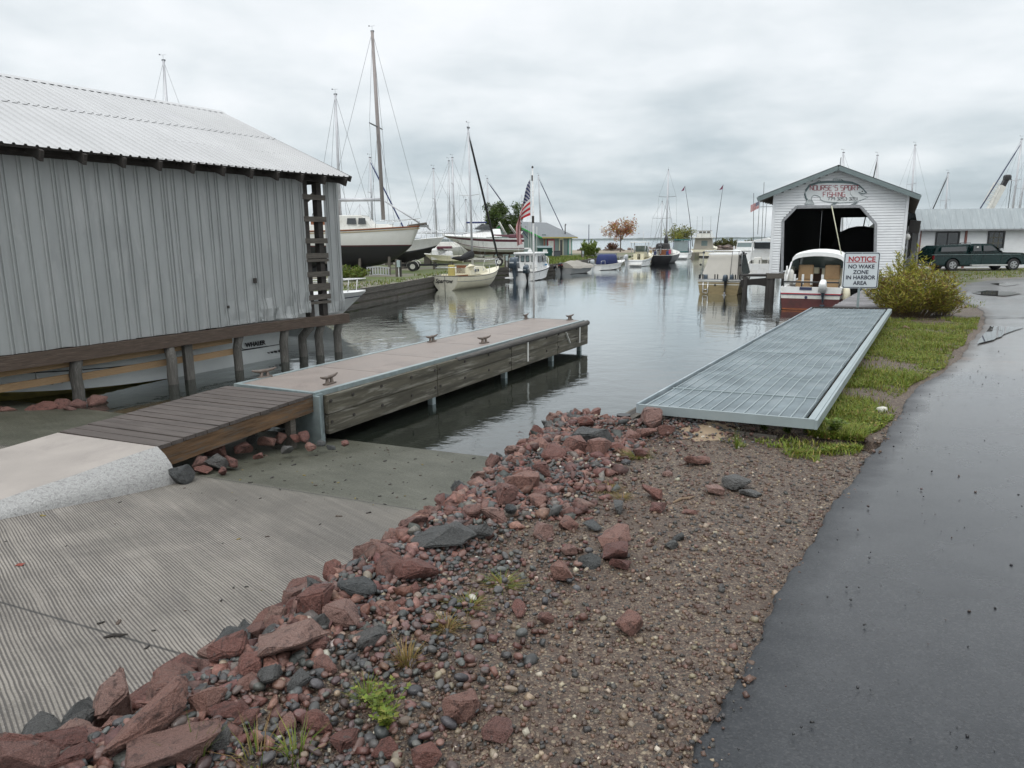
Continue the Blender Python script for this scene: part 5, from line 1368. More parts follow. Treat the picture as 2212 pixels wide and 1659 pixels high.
b = MB(); b.box(fp(.03, 2.65, .02), (.10, .06, 3.3), math.atan2(e.y, e.x)); b.box(fp(BW - .03, 2.5, .02), (.10, .06, 3.3), math.atan2(e.y, e.x)); b.each('corner_board', WTRIM, t)
b = MB(); pr = [fp(u, z, .02) for u, z in op]
for q0, q1 in zip(pr[:-1], pr[1:]): b.bar(q0, q1, .10, .09, up=tuple(nf))
b.build('door_frame', TRIMG, t)
ang = math.atan2(e.y, e.x)
# roof: two slopes running back along dv, overhanging in front
DEP = 20.0; tipL = fpx(1640, 429).dot(e); tipR = fpx(1988, 432).dot(e)
for u1, nm in ((tipL, 'roof'), (tipR, 'roof')):
    b = MB()
    for zz, o in ((.06, 0), (.0, 0)):
        rows = []
        for v_ in np.linspace(-.42, DEP + .3, 2): rows.append([fp(uc + (u1 - uc) * f, zroof(uc + (u1 - uc) * f) + zz, 0) + dv * v_ for f in np.linspace(0, 1, 5)])
        b.loft(rows)
    b.build(nm, RFG, t)
    b = MB(); b.bar(fp(uc, zp - .06, 0) - dv * .44, fp(u1, zroof(u1) - .06, 0) - dv * .44, .035, .17); b.build('rake_board', RFG, t)
    b = MB()
    for v_ in np.arange(.1, DEP, .6): b.bar(fp(uc, zp - .10, 0) + dv * v_, fp(u1 + .02 * np.sign(uc - u1), zroof(u1) - .10, 0) + dv * v_, .05, .11)
    b.each('rafter', M('rafter wood', (.085, .072, .058), .8, 0, .25, 8), t)
for u in (0.0, BW):
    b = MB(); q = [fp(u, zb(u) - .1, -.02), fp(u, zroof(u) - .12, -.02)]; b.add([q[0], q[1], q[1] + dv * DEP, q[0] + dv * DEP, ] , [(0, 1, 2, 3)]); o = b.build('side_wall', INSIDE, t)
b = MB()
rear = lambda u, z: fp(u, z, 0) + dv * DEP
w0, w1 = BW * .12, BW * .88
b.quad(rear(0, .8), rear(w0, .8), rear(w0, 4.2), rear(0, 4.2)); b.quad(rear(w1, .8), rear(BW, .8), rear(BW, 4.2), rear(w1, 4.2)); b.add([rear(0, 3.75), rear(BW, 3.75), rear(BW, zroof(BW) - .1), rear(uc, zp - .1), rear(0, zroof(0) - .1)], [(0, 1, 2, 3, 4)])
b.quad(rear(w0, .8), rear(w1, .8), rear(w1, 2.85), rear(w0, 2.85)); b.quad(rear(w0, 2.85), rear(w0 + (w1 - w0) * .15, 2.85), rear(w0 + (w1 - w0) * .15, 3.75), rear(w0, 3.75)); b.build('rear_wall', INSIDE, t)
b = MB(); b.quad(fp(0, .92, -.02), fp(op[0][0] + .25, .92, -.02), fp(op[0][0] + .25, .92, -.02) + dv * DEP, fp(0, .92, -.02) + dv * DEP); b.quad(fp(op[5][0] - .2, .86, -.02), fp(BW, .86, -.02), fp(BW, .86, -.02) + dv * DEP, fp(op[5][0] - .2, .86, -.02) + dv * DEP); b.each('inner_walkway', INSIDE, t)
b = MB(); b.bar(fp(-.1, .93, .0), fp(op[0][0] + .3, .92, .0), .3, .22); b.build('sill_beam', OLDW, t)
for u, v_ in ((.1, 0), (.1, 4), (.1, 8), (op[0][0] + .3, 5), (BW - .1, 4), (BW - .1, 8)):
    b = MB(); q = fp(u, 0, 0) + dv * v_; b.tube([(q.x, q.y, -1.4), (q.x, q.y, .86)], .15, 10); b.build('piling', TAR, t, smooth=True)
b = MB(); b.tube([fp(uc, zp + .05, .1), fp(uc, zp + .36, .1)], .018, 6); b.build('finial', TRIMG, t)
# fish emblem
def fz(x, y): return (2400 + x * .42194) / 1.64919, (550 + y * .42194) / 1.64919
FISHW = M('fish white', (.60, .63, .63), .5, 0, .04, 3); FISHG = M('fish dark green', (.09, .135, .14), .5, 0, .1, 6); SRED = M('sign lettering red', (.30, .028, .05), .5, 0, .08, 8); SBLK = M('sign lettering black', (.03, .032, .04), .5, 0, .1, 8)
out = [(1108, 330), (1110, 300), (1142, 257), (1212, 233), (1300, 226), (1420, 223), (1505, 232), (1565, 258), (1605, 296), (1631, 328), (1600, 336), (1556, 322), (1585, 345), (1638, 362), (1600, 380), (1555, 394), (1500, 404), (1400, 409), (1310, 402), (1262, 394), (1236, 380), (1238, 364), (1215, 349), (1185, 344), (1166, 356), (1160, 378), (1172, 398), (1186, 422), (1146, 420), (1104, 424), (1122, 392), (1112, 358)]
P = [fpx(*fz(*q), .018) for q in out]
ft = thing('fish_sign', 'painted fish-shaped sport fishing sign on the gable of the white boathouse', 'sign', A)
b = MB(); b.prism(P, nf * .012); b.build('fish_body', FISHW, ft, fix=True)
b = MB(); Q = [p + nf * .014 for p in P]; b.tube(Q + [Q[0]], .009, 5, False); b.build('outline', FISHG, ft)
b = MB()
back = [((1110, 300), (1116, 320)), ((1142, 257), (1148, 272)), ((1215, 233), (1218, 248)), ((1300, 226), (1300, 243)), ((1420, 223), (1420, 244)), ((1505, 232), (1500, 250)), ((1565, 258), (1556, 268)), ((1605, 296), (1598, 300)), ((1629, 326), (1616, 326))]
b.loft([[fpx(*fz(*p_), .033), fpx(*fz(*q_), .033)] for p_, q_ in back]); b.build('dark_back', FISHG, ft)
b = MB()
def stroke(pts, r=.008): b.tube([fpx(*fz(*q), .034) for q in pts], r, 5, False)
for i in range(5): stroke([(1350 + i * 18, 222), (1345 + i * 14 + 8, 208)], .006)
stroke([(1342, 222), (1348, 207), (1410, 209), (1432, 224)], .009)
stroke([(1212, 232), (1225, 219), (1240, 228)])
for i in range(6): stroke([(1140 + i * 5, 382), (1112 + i * 13, 422)], .006)
for x in (1325, 1495): stroke([(x + 50, 404), (x, 423), (x + 35, 423), (x + 62, 402)], .008); stroke([(x + 45, 406), (x + 15, 422)], .006); stroke([(x + 52, 405), (x + 28, 422)], .006)
stroke([(1500, 270), (1486, 300), (1490, 335), (1510, 358), (1548, 370)], .006); stroke([(1560, 318), (1590, 330), (1612, 330)], .009); stroke([(1104, 330), (1116, 372), (1128, 384)], .03)
b.build('fins', FISHG, ft)
b = MB()
for q in ((1561, 282), (1590, 313)): c0 = fpx(*fz(*q), .034); b.tube([c0, c0 + nf * .006], .028, 8)
b.each('eye', SBLK, ft)
def seg_text(s, x0, x1, y0, y1, mat, r, nm):
    """hand-painted square lettering, drawn as strokes"""
    G = {'N': [[(0, 1), (0, 0), (1, 1), (1, 0)]], 'O': [[(0, 0), (1, 0), (1, 1), (0, 1), (0, 0)]], 'U': [[(0, 0), (0, 1), (1, 1), (1, 0)]], 'R': [[(0, 1), (0, 0), (1, 0), (1, .5), (0, .5)], [(.4, .5), (1, 1)]], 'S': [[(1, 0), (0, 0), (0, .5), (1, .5), (1, 1), (0, 1)]], 'E': [[(1, 0), (0, 0), (0, 1), (1, 1)], [(0, .5), (.8, .5)]], "'": [[(.5, 0), (.4, .25)]], 'P': [[(0, 1), (0, 0), (1, 0), (1, .5), (0, .5)]], 'T': [[(0, 0), (1, 0)], [(.5, 0), (.5, 1)]], 'F': [[(1, 0), (0, 0), (0, 1)], [(0, .5), (.8, .5)]], 'I': [[(.5, 0), (.5, 1)]], 'H': [[(0, 0), (0, 1)], [(1, 0), (1, 1)], [(0, .5), (1, .5)]], 'G': [[(1, 0), (0, 0), (0, 1), (1, 1), (1, .55), (.5, .55)]],
         '7': [[(0, 0), (1, 0), (.6, 1)]], '9': [[(1, .5), (0, .5), (0, 0), (1, 0), (1, 1)]], '3': [[(0, 0), (1, 0), (1, 1), (0, 1)], [(.3, .5), (1, .5)]], '2': [[(0, 0), (1, 0), (1, .5), (0, .5), (0, 1), (1, 1)]], '5': [[(1, 0), (0, 0), (0, .5), (1, .5), (1, 1), (0, 1)]], '6': [[(0, 0), (0, 1), (1, 1), (1, .5), (0, .5)]], '1': [[(.5, 0), (.5, 1)]], '-': [[(.2, .5), (.8, .5)]]}
    wd = [(.45 if c in " 1I'-" else 1.0) for c in s]; un = (x1 - x0) / (sum(wd) * 1.32 - .32); x = x0; b = MB()
    for c, w in zip(s, wd):
        for st in G.get(c, []):
            pts = [fpx(*fz(x + un * w * q[0], y0 + (y1 - y0) * q[1]), .036) for q in st]
            for p0, p1 in zip(pts[:-1], pts[1:]): b.bar(p0, p1, .004, r, up=tuple(nf)) if False else b.tube([p0, p1], r, 6)
        x += un * (w + .32)
    b.build(nm, mat, ft)
seg_text("NOURSE'S SPORT", 1150, 1552, 263, 303, SRED, .0115, 'lettering'); seg_text('FISHING', 1260, 1436, 318, 357, SRED, .0115, 'lettering'); seg_text('779-3253-3261', 1297, 1543, 364, 387, SBLK, .0085, 'lettering')
# dark canopied boat lying inside
q = A + e * (BW * .58) + dv * 8.5; t = thing('boathouse_boat', 'dark canopied boat stored inside the white boathouse', 'boat', (q.x, q.y, 0), R(61.5))
rows = make_hull(5.5, 2.2, .8, 1.1, .3, [BLACKP], t); make_deck(rows, BLACKP, t, .5, .3)
b = MB(); cs = []
for x in (0.1, .6, 3.0, 3.5):
    zz = 3.06 if .3 < x < 3.2 else 2.9; cs.append([(x, 1.35 * math.cos(a), .85 + (zz - .85) * math.sin(a) ** .45) for a in np.linspace(0, math.pi, 12)])
b.loft(cs, False, True); b.build('canopy', M('black canvas', (.018, .018, .02), .85), t)
# boardwalk beside the red boat
t = thing('boardwalk', 'grey plank boardwalk leading to the doorway of the white boathouse', 'boardwalk', (0, 0, 0))
bp0, bp1 = atz(1800, 662, .72), A + e * (BW * .88); dirb = Vector((bp1.x - bp0.x, bp1.y - bp0.y, 0)); Lb = dirb.length; dirb.normalize(); sb_ = Vector((dirb.y, -dirb.x, 0)); n = int(Lb / .16)
for i in range(n):
    c0 = Vector((bp0.x, bp0.y, .72 + .12 * i / n)) + dirb * (i * .16 + .07) + sb_ * 1.0; b = MB(); b.box(c0, (.145, 2.0 + rng.uniform(-.03, .03), .04), math.atan2(dirb.y, dirb.x)); b.build('plank', M('silver planks', (.20, .195, .20), .75, 0, .25, 5, rnd=.25), t)
for f in (.1, .4, .7, .97):
    for s_ in (.1, 1.9):
        c0 = Vector((bp0.x, bp0.y, 0)) + dirb * Lb * f + sb_ * s_; b = MB(); b.tube([(c0.x, c0.y, -1.4), (c0.x, c0.y, .70)], .09, 8); b.build('piling', DARKW, t)
b = MB(); b.bar(Vector((bp0.x, bp0.y, .63)), Vector((bp0.x, bp0.y, .74)) + dirb * Lb, .06, .16); b.build('edge_beam', OLDW, t)
# landing left of the boathouse front
t = thing('landing_stage', 'small dark timber landing on a post at the left corner of the white boathouse', 'landing', A)
b = MB(); b.bar(fp(-1.05, .93, -.5), fp(.05, .93, -.5), 1.1, .07); b.build('top_boards', TAR, t)
b = MB()
b.loft([[fp(-1.15 + f * 1.15, .86 - .1 * (1 - f), .08), fp(-1.15 + f * 1.15, .5 + .1 * math.sin(f * 3.14) - .05, .08)] for f in np.linspace(0, 1, 8)]); b.build('skirt_boards', TAR, t)
for u, o in ((-.95, .0), (-.02, .02)): q = fp(u, 0, o); b = MB(); b.tube([(q.x, q.y, -1.4), (q.x, q.y, .88)], .11, 8); b.build('piling', TAR, t, smooth=True)

# lattice screen with a globe lamp in the gap
LY = 36.0
t = thing('lattice_screen', 'grey lattice screen filling the gap right of the white boathouse', 'lattice', (0, 0, 0)); q0, q1 = aty(1953, 585, LY), aty(1986, 494, LY); b = MB()
for i in range(-14, 16):
    for sg in (1, -1):
        x0 = q0.x + (q1.x - q0.x) * i / 12; a0, a1 = Vector((x0, LY, .7)), Vector((x0 + sg * 1.9, LY, 2.6)); dd = a1 - a0
        ts = [max(0, min(1, (q - a0.x) / dd.x)) for q in (q0.x, q1.x)]; p0, p1 = a0 + dd * min(ts), a0 + dd * max(ts)
        if (p1 - p0).length > .05: b.bar(p0 + Vector((0, .01 * sg, 0)), p1 + Vector((0, .01 * sg, 0)), .008, .035, up=(0, 1, 0))
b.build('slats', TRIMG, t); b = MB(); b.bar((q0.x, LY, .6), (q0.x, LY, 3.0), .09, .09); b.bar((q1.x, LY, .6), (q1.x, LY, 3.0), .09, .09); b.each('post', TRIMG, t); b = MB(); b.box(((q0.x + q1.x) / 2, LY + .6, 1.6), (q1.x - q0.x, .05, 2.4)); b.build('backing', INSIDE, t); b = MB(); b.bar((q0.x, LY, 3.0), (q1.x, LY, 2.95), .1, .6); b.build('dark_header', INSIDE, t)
t = thing('globe_lamp', 'round white globe lamp on the corner right of the white boathouse', 'lamp', aty(1958, 512, 35.6)); b = MB(); b.tube([(0, 0, -.16), (0, 0, -.13), (0, 0, 0), (0, 0, .13), (0, 0, .16)], [.03, .13, .18, .13, .03], 12); b.build('globe', M('milk glass', (.6, .6, .57), .3), t, smooth=True); b = MB(); b.tube([(0, 0, -.16), (0, .05, -.32), (0, .2, -.32)], .03, 6); b.tube([(0, 0, -.55), (0, 0, -.42)], [.10, .05], 10); b.each('bracket', TRIMG, t)

# ================================================================ LOW WHITE BUILDING, TRUCK, CRANE
GY = 46.0; x0 = aty(1980, 560, GY).x; x1 = x0 + 13
t = thing('low_white_building', 'long low white clapboard building with a ribbed metal roof behind the dark green pickup truck', 'building', (x0, GY, .5))
b = MB(); z = 0
while z < 2.45: b.quad((0, -.016, z), (x1 - x0, -.016, z), (x1 - x0, 0, z + .125), (0, 0, z + .125)); b.quad((0, 0, z), (x1 - x0, 0, z), (x1 - x0, -.016, z), (0, -.016, z)); z += .125
b.build('siding', WSIDE, t); b = MB(); b.box((6.5, 3, 1.3), (12.98, 5.9, 2.6)); b.build('inner_wall', WTRIM, t)
b = MB(); prof = []; xx = -.3
while xx < 13.3:
    for d_, h_ in ((0, 0), (.36, 0), (.375, .03), (.40, .03), (.415, 0)): prof.append((xx + d_, h_))
    xx += .43
b.loft([[(px, yy, zz + h_) for px, h_ in prof] for yy, zz in ((-.42, 2.42), (.25, 3.66), (3.0, 3.70), (6.2, 2.6))]); b.build('roof', M('pale blue grey roof metal', (.33, .37, .385), .5, .1, .08, .6, stretch=(4, .3, 1), col2=(.41, .45, .46)), t)
b = MB(); b.box((6.5, -.40, 2.37), (13.5, .03, .07)); b.build('fascia', TRIMG, t)
TRR = M('dull red trim', (.23, .10, .085), .7, 0, .15, 8)
b = MB(); b.box((.06, -.03, 1.2), (.13, .05, 2.4)); b.box((aty(2085, 520, GY).x - x0, -.03, 1.2), (.14, .05, 2.4)); b.each('trim_board', TRR, t)
def win(px0, py0, px1, py1, nx, nz, nm='window'):
    a, c = aty(px0, py0, GY), aty(px1, py1, GY); cx, cz = (a.x + c.x) / 2 - x0, (a.z + c.z) / 2 - .5; w, h = c.x - a.x, a.z - c.z
    f = MB(); 
    for q in (-w / 2, w / 2): f.box((cx + q, -.035, cz), (.09, .06, h + .09))
    for q in (-h / 2, h / 2): f.box((cx, -.035, cz + q), (w - .09, .058, .09))
    o = f.build(nm, BLACKP, t); p = MB(); p.box((cx, -.022, cz), (w, .02, h)); p.build('pane', GLASS, o); mu = MB()
    for i in range(1, nx): mu.box((cx - w / 2 + w * i / nx, -.036, cz), (.025 if nx > 2 else .07, .016, h))
    for i in range(1, nz): mu.box((cx, -.038, cz - h / 2 + h * i / nz), (w, .014, .025))
    mu.build('muntin', M('muntin tan', (.12, .105, .06), .6) if nx > 2 else BLACKP, o)
win(2023, 502, 2068, 537, 2, 1); win(2136, 501, 2165, 537, 3, 3)

# pickup with a topper, seen side on
t = thing('pickup_truck', 'dark green pickup truck with a bed topper, parked before the low white building', 'pickup truck', Vector((aty(1990, 585, 43).x, 43, .53)))
TG = M('dark green car paint', (.004, .024, .024), .25, .1, .08, 3, coat=.3); SC = .00563
def tx(px): return (px - 960) * SC
def tz(py): return (1556 - py) * SC
def arch(cx, r, n=8): return [(tx(cx) + r * math.cos(a), tz(1500) + r * math.sin(a)) for a in np.linspace(math.pi, 0, n)]
low = [(tx(985), tz(1492)), (tx(985), tz(1400)), (tx(1370), tz(1384)), (tx(1690), tz(1372)), (tx(1890), tz(1378)), (tx(1944), tz(1394)), (tx(1952), tz(1450)), (tx(1944), tz(1496))] + [(x, z) for x, z in reversed(arch(1818, .43))] + [(tx(1735), tz(1500)), (tx(1370), tz(1502))] + [(x, z) for x, z in reversed(arch(1190, .43))]
b = MB(); W2 = .88; b.loft([[(x, -W2 + .06, z) for x, z in low], [(x, -W2, z - .0) for x, z in low], [(x, W2, z) for x, z in low], [(x, W2 - .06, z) for x, z in low]], True, True); o = b.build('body', TG, t, fix=True)
up = [(tx(975), tz(1402)), (tx(1000), tz(1338)), (tx(1040), tz(1304)), (tx(1366), tz(1288)), (tx(1372), tz(1286))]
b = MB(); cap = [(tx(987), tz(1402)), (tx(1016), tz(1330)), (tx(1050), tz(1301)), (tx(1340), tz(1291)), (tx(1362), tz(1300)), (tx(1364), tz(1390))]
def ups(b, P): b.loft([[(x, -.62, z) for x, z in P]] + [[(x, -W2 + .05 + (.20 if z > tz(1320) else .10 * (z - tz(1400)) / .45), z) for x, z in P]] + [[(x, W2 - .05 - (.20 if z > tz(1320) else .10 * (z - tz(1400)) / .45), z) for x, z in P]] + [[(x, .62, z) for x, z in P]], True, True)
ups(b, cap); b.build('topper', TG, t, fix=True)
b = MB(); cab = [(tx(1372), tz(1390)), (tx(1378), tz(1292)), (tx(1400), tz(1284)), (tx(1575), tz(1284)), (tx(1606), tz(1294)), (tx(1696), tz(1362)), (tx(1700), tz(1385))]; ups(b, cab); b.build('cab', TG, t, fix=True)
b = MB()
for sg in (-1, 1):
    for P_ in (((1062, 1362), (1075, 1318), (1325, 1310), (1325, 1358)), ((1395, 1360), (1402, 1305), (1478, 1303), (1480, 1358)), ((1500, 1358), (1502, 1304), (1580, 1303), (1645, 1352))):
        y = sg * (W2 - .05); P4 = [(tx(x), sg * (W2 - .045 - (.13 if z < 1330 else .045)), tz(z)) for x, z in P_]; b.add(P4 + [(x, y2 + sg * .02, z) for x, y2, z in P4], [(4, 5, 6, 7), (3, 2, 1, 0)] + [(i, (i + 1) % 4, 4 + (i + 1) % 4, 4 + i) for i in range(4)])
b.each('window', GLASS, t)
b = MB(); b.add([(tx(1612), -.60, tz(1298)), (tx(1690), -.74, tz(1356)), (tx(1690), .74, tz(1356)), (tx(1612), .60, tz(1298))], [(0, 1, 2, 3)]); o = b.build('windscreen', GLASS, t); o.location = (.012, 0, .012)
for cx in (1190, 1818):
    for sg in (-1, 1):
        w = MB(); c0 = (tx(cx), sg * (W2 - .02), tz(1500) + .01); w.tube([(c0[0], sg * (W2 - .24), c0[2]), (c0[0], sg * (W2 - .22), c0[2]), (c0[0], sg * (W2 - .03), c0[2]), (c0[0], sg * W2, c0[2])], [.30, .345, .345, .31], 22); o = w.build('wheel', RUBBER, t)
        r_ = MB(); r_.tube([(c0[0], sg * (W2 - .02), c0[2]), (c0[0], sg * (W2 + .012), c0[2])], [.215, .205], 18); o2 = r_.build('rim', M('alloy', (.45, .46, .47), .3, .7), o); h_ = MB()
        for k_ in range(5): a = 2 * math.pi * k_ / 5; h_.cyl((c0[0] + .13 * math.cos(a), sg * (W2 + .012), c0[2] + .13 * math.sin(a)), .042, sg * .006, 8, axis=(0, 1, 0))
        h_.each('rim_hole', BLACKP, o)
b = MB(); b.box(((tx(1368) + tx(1735)) / 2, -W2 - .08, tz(1500)), (tx(1735) - tx(1368), .18, .07)); b.build('running_board', M('bright step', (.62, .62, .60), .4, .3), t)
b = MB(); b.box((tx(1660), -W2 - .08, tz(1342)), (.16, .12, .13)); b.build('wing_mirror', STEEL, t)
b = MB(); b.box((tx(987), -W2 + .05, tz(1420)), (.03, .16, .22)); b.build('tail_light', M('tail red', (.30, .01, .012), .25), t)
b = MB(); b.box((tx(1950), -W2 + .14, tz(1412)), (.05, .24, .14)); b.build('headlight', M('lamp glass', (.5, .42, .34), .15), t)
b = MB(); b.rbox((tx(1952), 0, tz(1480)), (.14, 1.72, .17), .05); b.build('front_bumper', STEEL, t); b = MB(); b.rbox((tx(982), 0, tz(1492)), (.12, 1.66, .15), .04); b.build('rear_bumper', STEEL, t)
b = MB(); b.box((tx(1420), -W2 - .004, tz(1392)), (tx(1890) - tx(975), .006, .018)); b.build('side_stripe', M('pale stripe', (.25, .33, .33), .4), t)
b = MB(); b.box((tx(1372), -W2 - .003, tz(1440)), (.012, .006, .6)); b.box((tx(1495), -W2 - .003, tz(1445)), (.010, .006, .55)); b.box((tx(1690), -W2 - .003, tz(1440)), (.010, .006, .5)); b.each('door_gap', BLACKP, t); b = MB(); b.box((tx(1512), -W2 - .012, tz(1400)), (.12, .02, .03)); b.build('door_handle', BLACKP, t)
b = MB(); b.tube([(tx(1390), -.5, tz(1282)), (tx(1390), -.5, tz(1276)), (tx(1390), .5, tz(1276)), (tx(1390), .5, tz(1282))], .015, 6); b.tube([(tx(1290), -.5, tz(1286)), (tx(1290), -.5, tz(1280)), (tx(1290), .5, tz(1280)), (tx(1290), .5, tz(1286))], .015, 6); b.each('roof_rack', BLACKP, t)
b = MB(); b.box((tx(1460), 0, tz(1500)), (4.6, 1.3, .16)); b.build('chassis', BLACKP, t)
b = MB(); q = (tx(1440), -W2 + .115, tz(1318)); b.box(q, (.10, .008, .08)); b.build('sticker', WHITE, t)

# crane behind the low building
CY = 72.0; q0, q1, q2 = aty(2128, 470, CY), aty(2166, 402, CY), aty(2176, 383, CY)
t = thing('mobile_crane', 'white crane boom with a dark head rising behind the low white building', 'crane', (q0.x - 3, CY, .5)); o_ = Vector((q0.x - 3, CY, .5)); dq = (q1 - q0).normalized()
base = q0 - dq * (q0.z - 2.2) / dq.z
CRW = M('crane white', (.60, .60, .56), .45, 0, .12, 3)
b = MB(); b.bar(base - o_, q1 - o_, .42, .5); b.build('boom', CRW, t); b = MB(); b.bar(q1 - o_ - dq * .4, q2 - o_, .34, .4); b.rbox(tuple(q2 - o_ - Vector((0, 0, .25))), (.7, .5, .5), .2); b.build('boom_head', BLACKP, t)
b = MB()
for f in (.0, .1): b.tube([base.lerp(q1, .62) - o_ + Vector((-.75, f, .45)), base.lerp(q1, .98) - o_ + Vector((-.75, f, .45))], .035, 5)
for f in np.linspace(.62, .98, 8): c0 = base.lerp(q1, f) - o_; b.tube([c0 + Vector((-.75, 0, .45)), c0 + Vector((-.1, 0, .1))], .03, 5); b.tube([c0 + Vector((-.75, 0, .45)), c0 + Vector((-.1, 0, .7))], .03, 5)
b.build('lattice_jib', CRW, t); b = MB(); b.tube([q2 - o_ + Vector((.45, 0, -.2)), q2 - o_ + Vector((.45, 0, -3))], .03, 5); b.box(q2 - o_ + Vector((.45, 0, -3.2)), (.2, .2, .5)); b.build('hoist_cable', BLACKP, t)
b = MB(); b.rbox((2.0, 0, .5), (6, 2.4, 1.2), .2); b.rbox((base.x - o_.x, 0, 1.7), (2.6, 2.2, .9), .2); b.build('carrier', CRW, t)

# ================================================================ HARBOUR BOATS
def az(a): return R(90 - a)
def stern_at(px, py): return atz(px, py, 0)
def boat(name, label, px, py, a, cat='boat', z=None, Y=None):
    p = atz(px, py, 0) if Y is None else aty(px, py, Y)
    if z is not None: p.z = z
    return thing(name, label, cat, p, az(a))
def cabin(parent, x0, x1, w0, w1, z0, z1, mat, name='cabin', rake0=0., rake1=.3, tumb=.85, roof_over=0.):
    """trunk cabin / wheelhouse: rake1 slopes the front, w0/w1 widths aft and forward"""
    b = MB(); B_ = [(x0, -w0 / 2), (x1, -w1 / 2), (x1, w1 / 2), (x0, w0 / 2)]; T_ = [(x0 + rake0, -w0 / 2 * tumb), (x1 - rake1, -w1 / 2 * tumb), (x1 - rake1, w1 / 2 * tumb), (x0 + rake0, w0 / 2 * tumb)]
    b.loft([[(x, y, z0) for x, y in B_], [(x, y, z1 - .04) for x, y in T_], [(x * .98 + (x0 + x1) / 2 * .02, y * .94, z1) for x, y in T_]], True, True)
    return b.build(name, mat, parent)
def panel(parent, pts, mat, name='window', th=.012):
    b = MB(); P_ = [Vector(p) for p in pts]; n = (P_[1] - P_[0]).cross(P_[2] - P_[1]).normalized() * th; b.prism(P_, n); return b.build(name, mat, parent)
def tubes(parent, name, paths, r, mat, n=6):
    b = MB()
    for p in paths: b.tube(p, r, n)
    return b.build(name, mat, parent, smooth=True)
def rods(parent, spots, h=.32, mat=BLACKP, r=.028, name='rod_holder'):
    for (x, y, z) in spots:
        b = MB(); b.tube([(x, y, z), (x - .03, y, z + h)], r, 7); b.build(name, mat, parent)

# ---- tan cuddy boat with a canvas back
TANH = M('tan hull', (.25, .195, .095), .45, 0, .14, 3, stretch=(1, 1, 3), col2=(.17, .125, .06), c2lo=.5, c2hi=.75)
t = boat('canvas_back_boat', 'tan boat with a pale canvas back and small outboard, moored left of the white boathouse', 1551, 636, 26)
rows = make_hull(5.6, 2.0, .62, .95, .35, [TANH, OFFW, M('hull dark brown', (.10, .055, .04), .5)], t, bands=[0, 0, 0, 0, 0, 0, 1, 0, 1], tr=.93, chine=.9)  # last slot is a plain dark brown that no band uses
make_deck(rows, OFFW, t, .5, .1, inset=.14); make_strip(rows, OFFW, t, -1, .03); b = MB(); b.box((.12, 0, .66), (.28, 1.86, .06)); b.build('transom_top', TRIMG, t)
b = MB(); cs = [[(.25, -.80, .66), (1.05, -.66, 1.72), (1.05, .66, 1.72), (.25, .86, .66)], [(1.05, -.66, 1.72), (2.6, -.68, 1.76), (2.6, .68, 1.76), (1.05, .66, 1.72)]]
b.quad(*cs[0]); b.quad((1.05, -.66, 1.72), (1.35, -.66, 1.78), (1.35, .66, 1.78), (1.05, .66, 1.72)); b.quad((1.35, -.66, 1.78), (3.0, -.7, 1.76), (3.0, .7, 1.76), (1.35, .66, 1.78))
b.add([(.25, .86, .66), (1.05, .66, 1.72), (2.2, .68, 1.77), (2.2, .9, .8)], [(0, 1, 2, 3)]); b.add([(.25, -.80, .66), (1.05, -.66, 1.72), (1.35, -.66, 1.76), (1.2, -.88, .75)], [(3, 2, 1, 0)])
b.build('canvas_back', M('pale back canvas', (.40, .385, .345), .85, 0, .06, 3, .15, 40), t)
b = MB(); b.add([(1.2, -.88, .75), (1.35, -.66, 1.76), (2.9, -.7, 1.75), (3.3, -.9, .85)], [(3, 2, 1, 0)]); b.build('side_curtain', CLEARG, t)
b = MB(); b.rbox((2.1, 0, 1.73), (1.9, 1.5, .09), .1); b.build('hard_top', WHITE, t); cabin(t, 3.0, 4.4, 1.6, 1.0, .85, 1.5, OFFW, rake1=.7)
panel(t, [(2.95, -.7, 1.02), (2.95, .7, 1.02), (2.7, .62, 1.7), (2.7, -.62, 1.7)], CLEARG, 'windscreen')
tubes(t, 'tower_frame', [[(.7, -.88, .68), (.72, -.86, 1.86), (.74, -.78, 1.93), (.74, .78, 1.93), (.72, .86, 1.86), (.7, .88, .68)], [(.74, -.80, 1.92), (2.4, -.72, 1.84)], [(.74, .80, 1.92), (2.4, .72, 1.84)]], .022, STEEL)
rods(t, [(.05, -.72, .68), (.05, .06, .68), (.05, .18, .68), (.05, .72, .68), (.08, -.9, .66), (.4, .9, .66), (.08, .88, .66)], .22)
for y in (-.55, .60): b = MB(); b.rbox((.1, y, .69), (.2, .18, .16), .06); b.tube([(.1, y, .8), (-.35, y * 1.2, .95)], .015, 6); b.cyl((.1, y - .08, .8), .09, .16, 12, axis=(0, 1, 0)); b.build('downrigger', OUTB, t)
tubes(t, 'fishing_rod', [[(.2, -.45, .7), (.8, -.42, 1.95)], ], .012, BLACKP); tubes(t, 'fishing_rod', [[(.2, -.78, .7), (.7, -.72, 1.9)]], .012, BLACKP)
for p in ((.7, .86, 1.86), (.72, -.9, 1.82), (.7, .98, 1.30), (.3, -.86, 1.3)): b = MB(); b.cyl(p, .055, .09, 8, axis=(1, 0, 0)); b.build('deck_lamp', BLACKP, t)
outboard(t, (-.06, -.32, .58), .62, 0, OUTB, BLACKP)
tubes(t, 'boarding_ladder', [[(-.04, .68, .56), (-.05, .68, .08), (-.05, .52, .04), (-.05, .46, .08), (-.04, .46, .56)], [(-.05, .68, .22), (-.05, .46, .22)]], .018, STEEL)
b = MB(); b.cyl((-.005, .15, .42), .045, -.02, 10, axis=(1, 0, 0)); b.build('drain_outlet', BLACKP, t); b = MB(); b.tube([(.5, -1.02, .15), (.5, -1.04, .2), (.5, -1.04, .6), (.5, -1.02, .66)], [.02, .075, .075, .02], 8); b.build('hull_fender', OFFW, t)

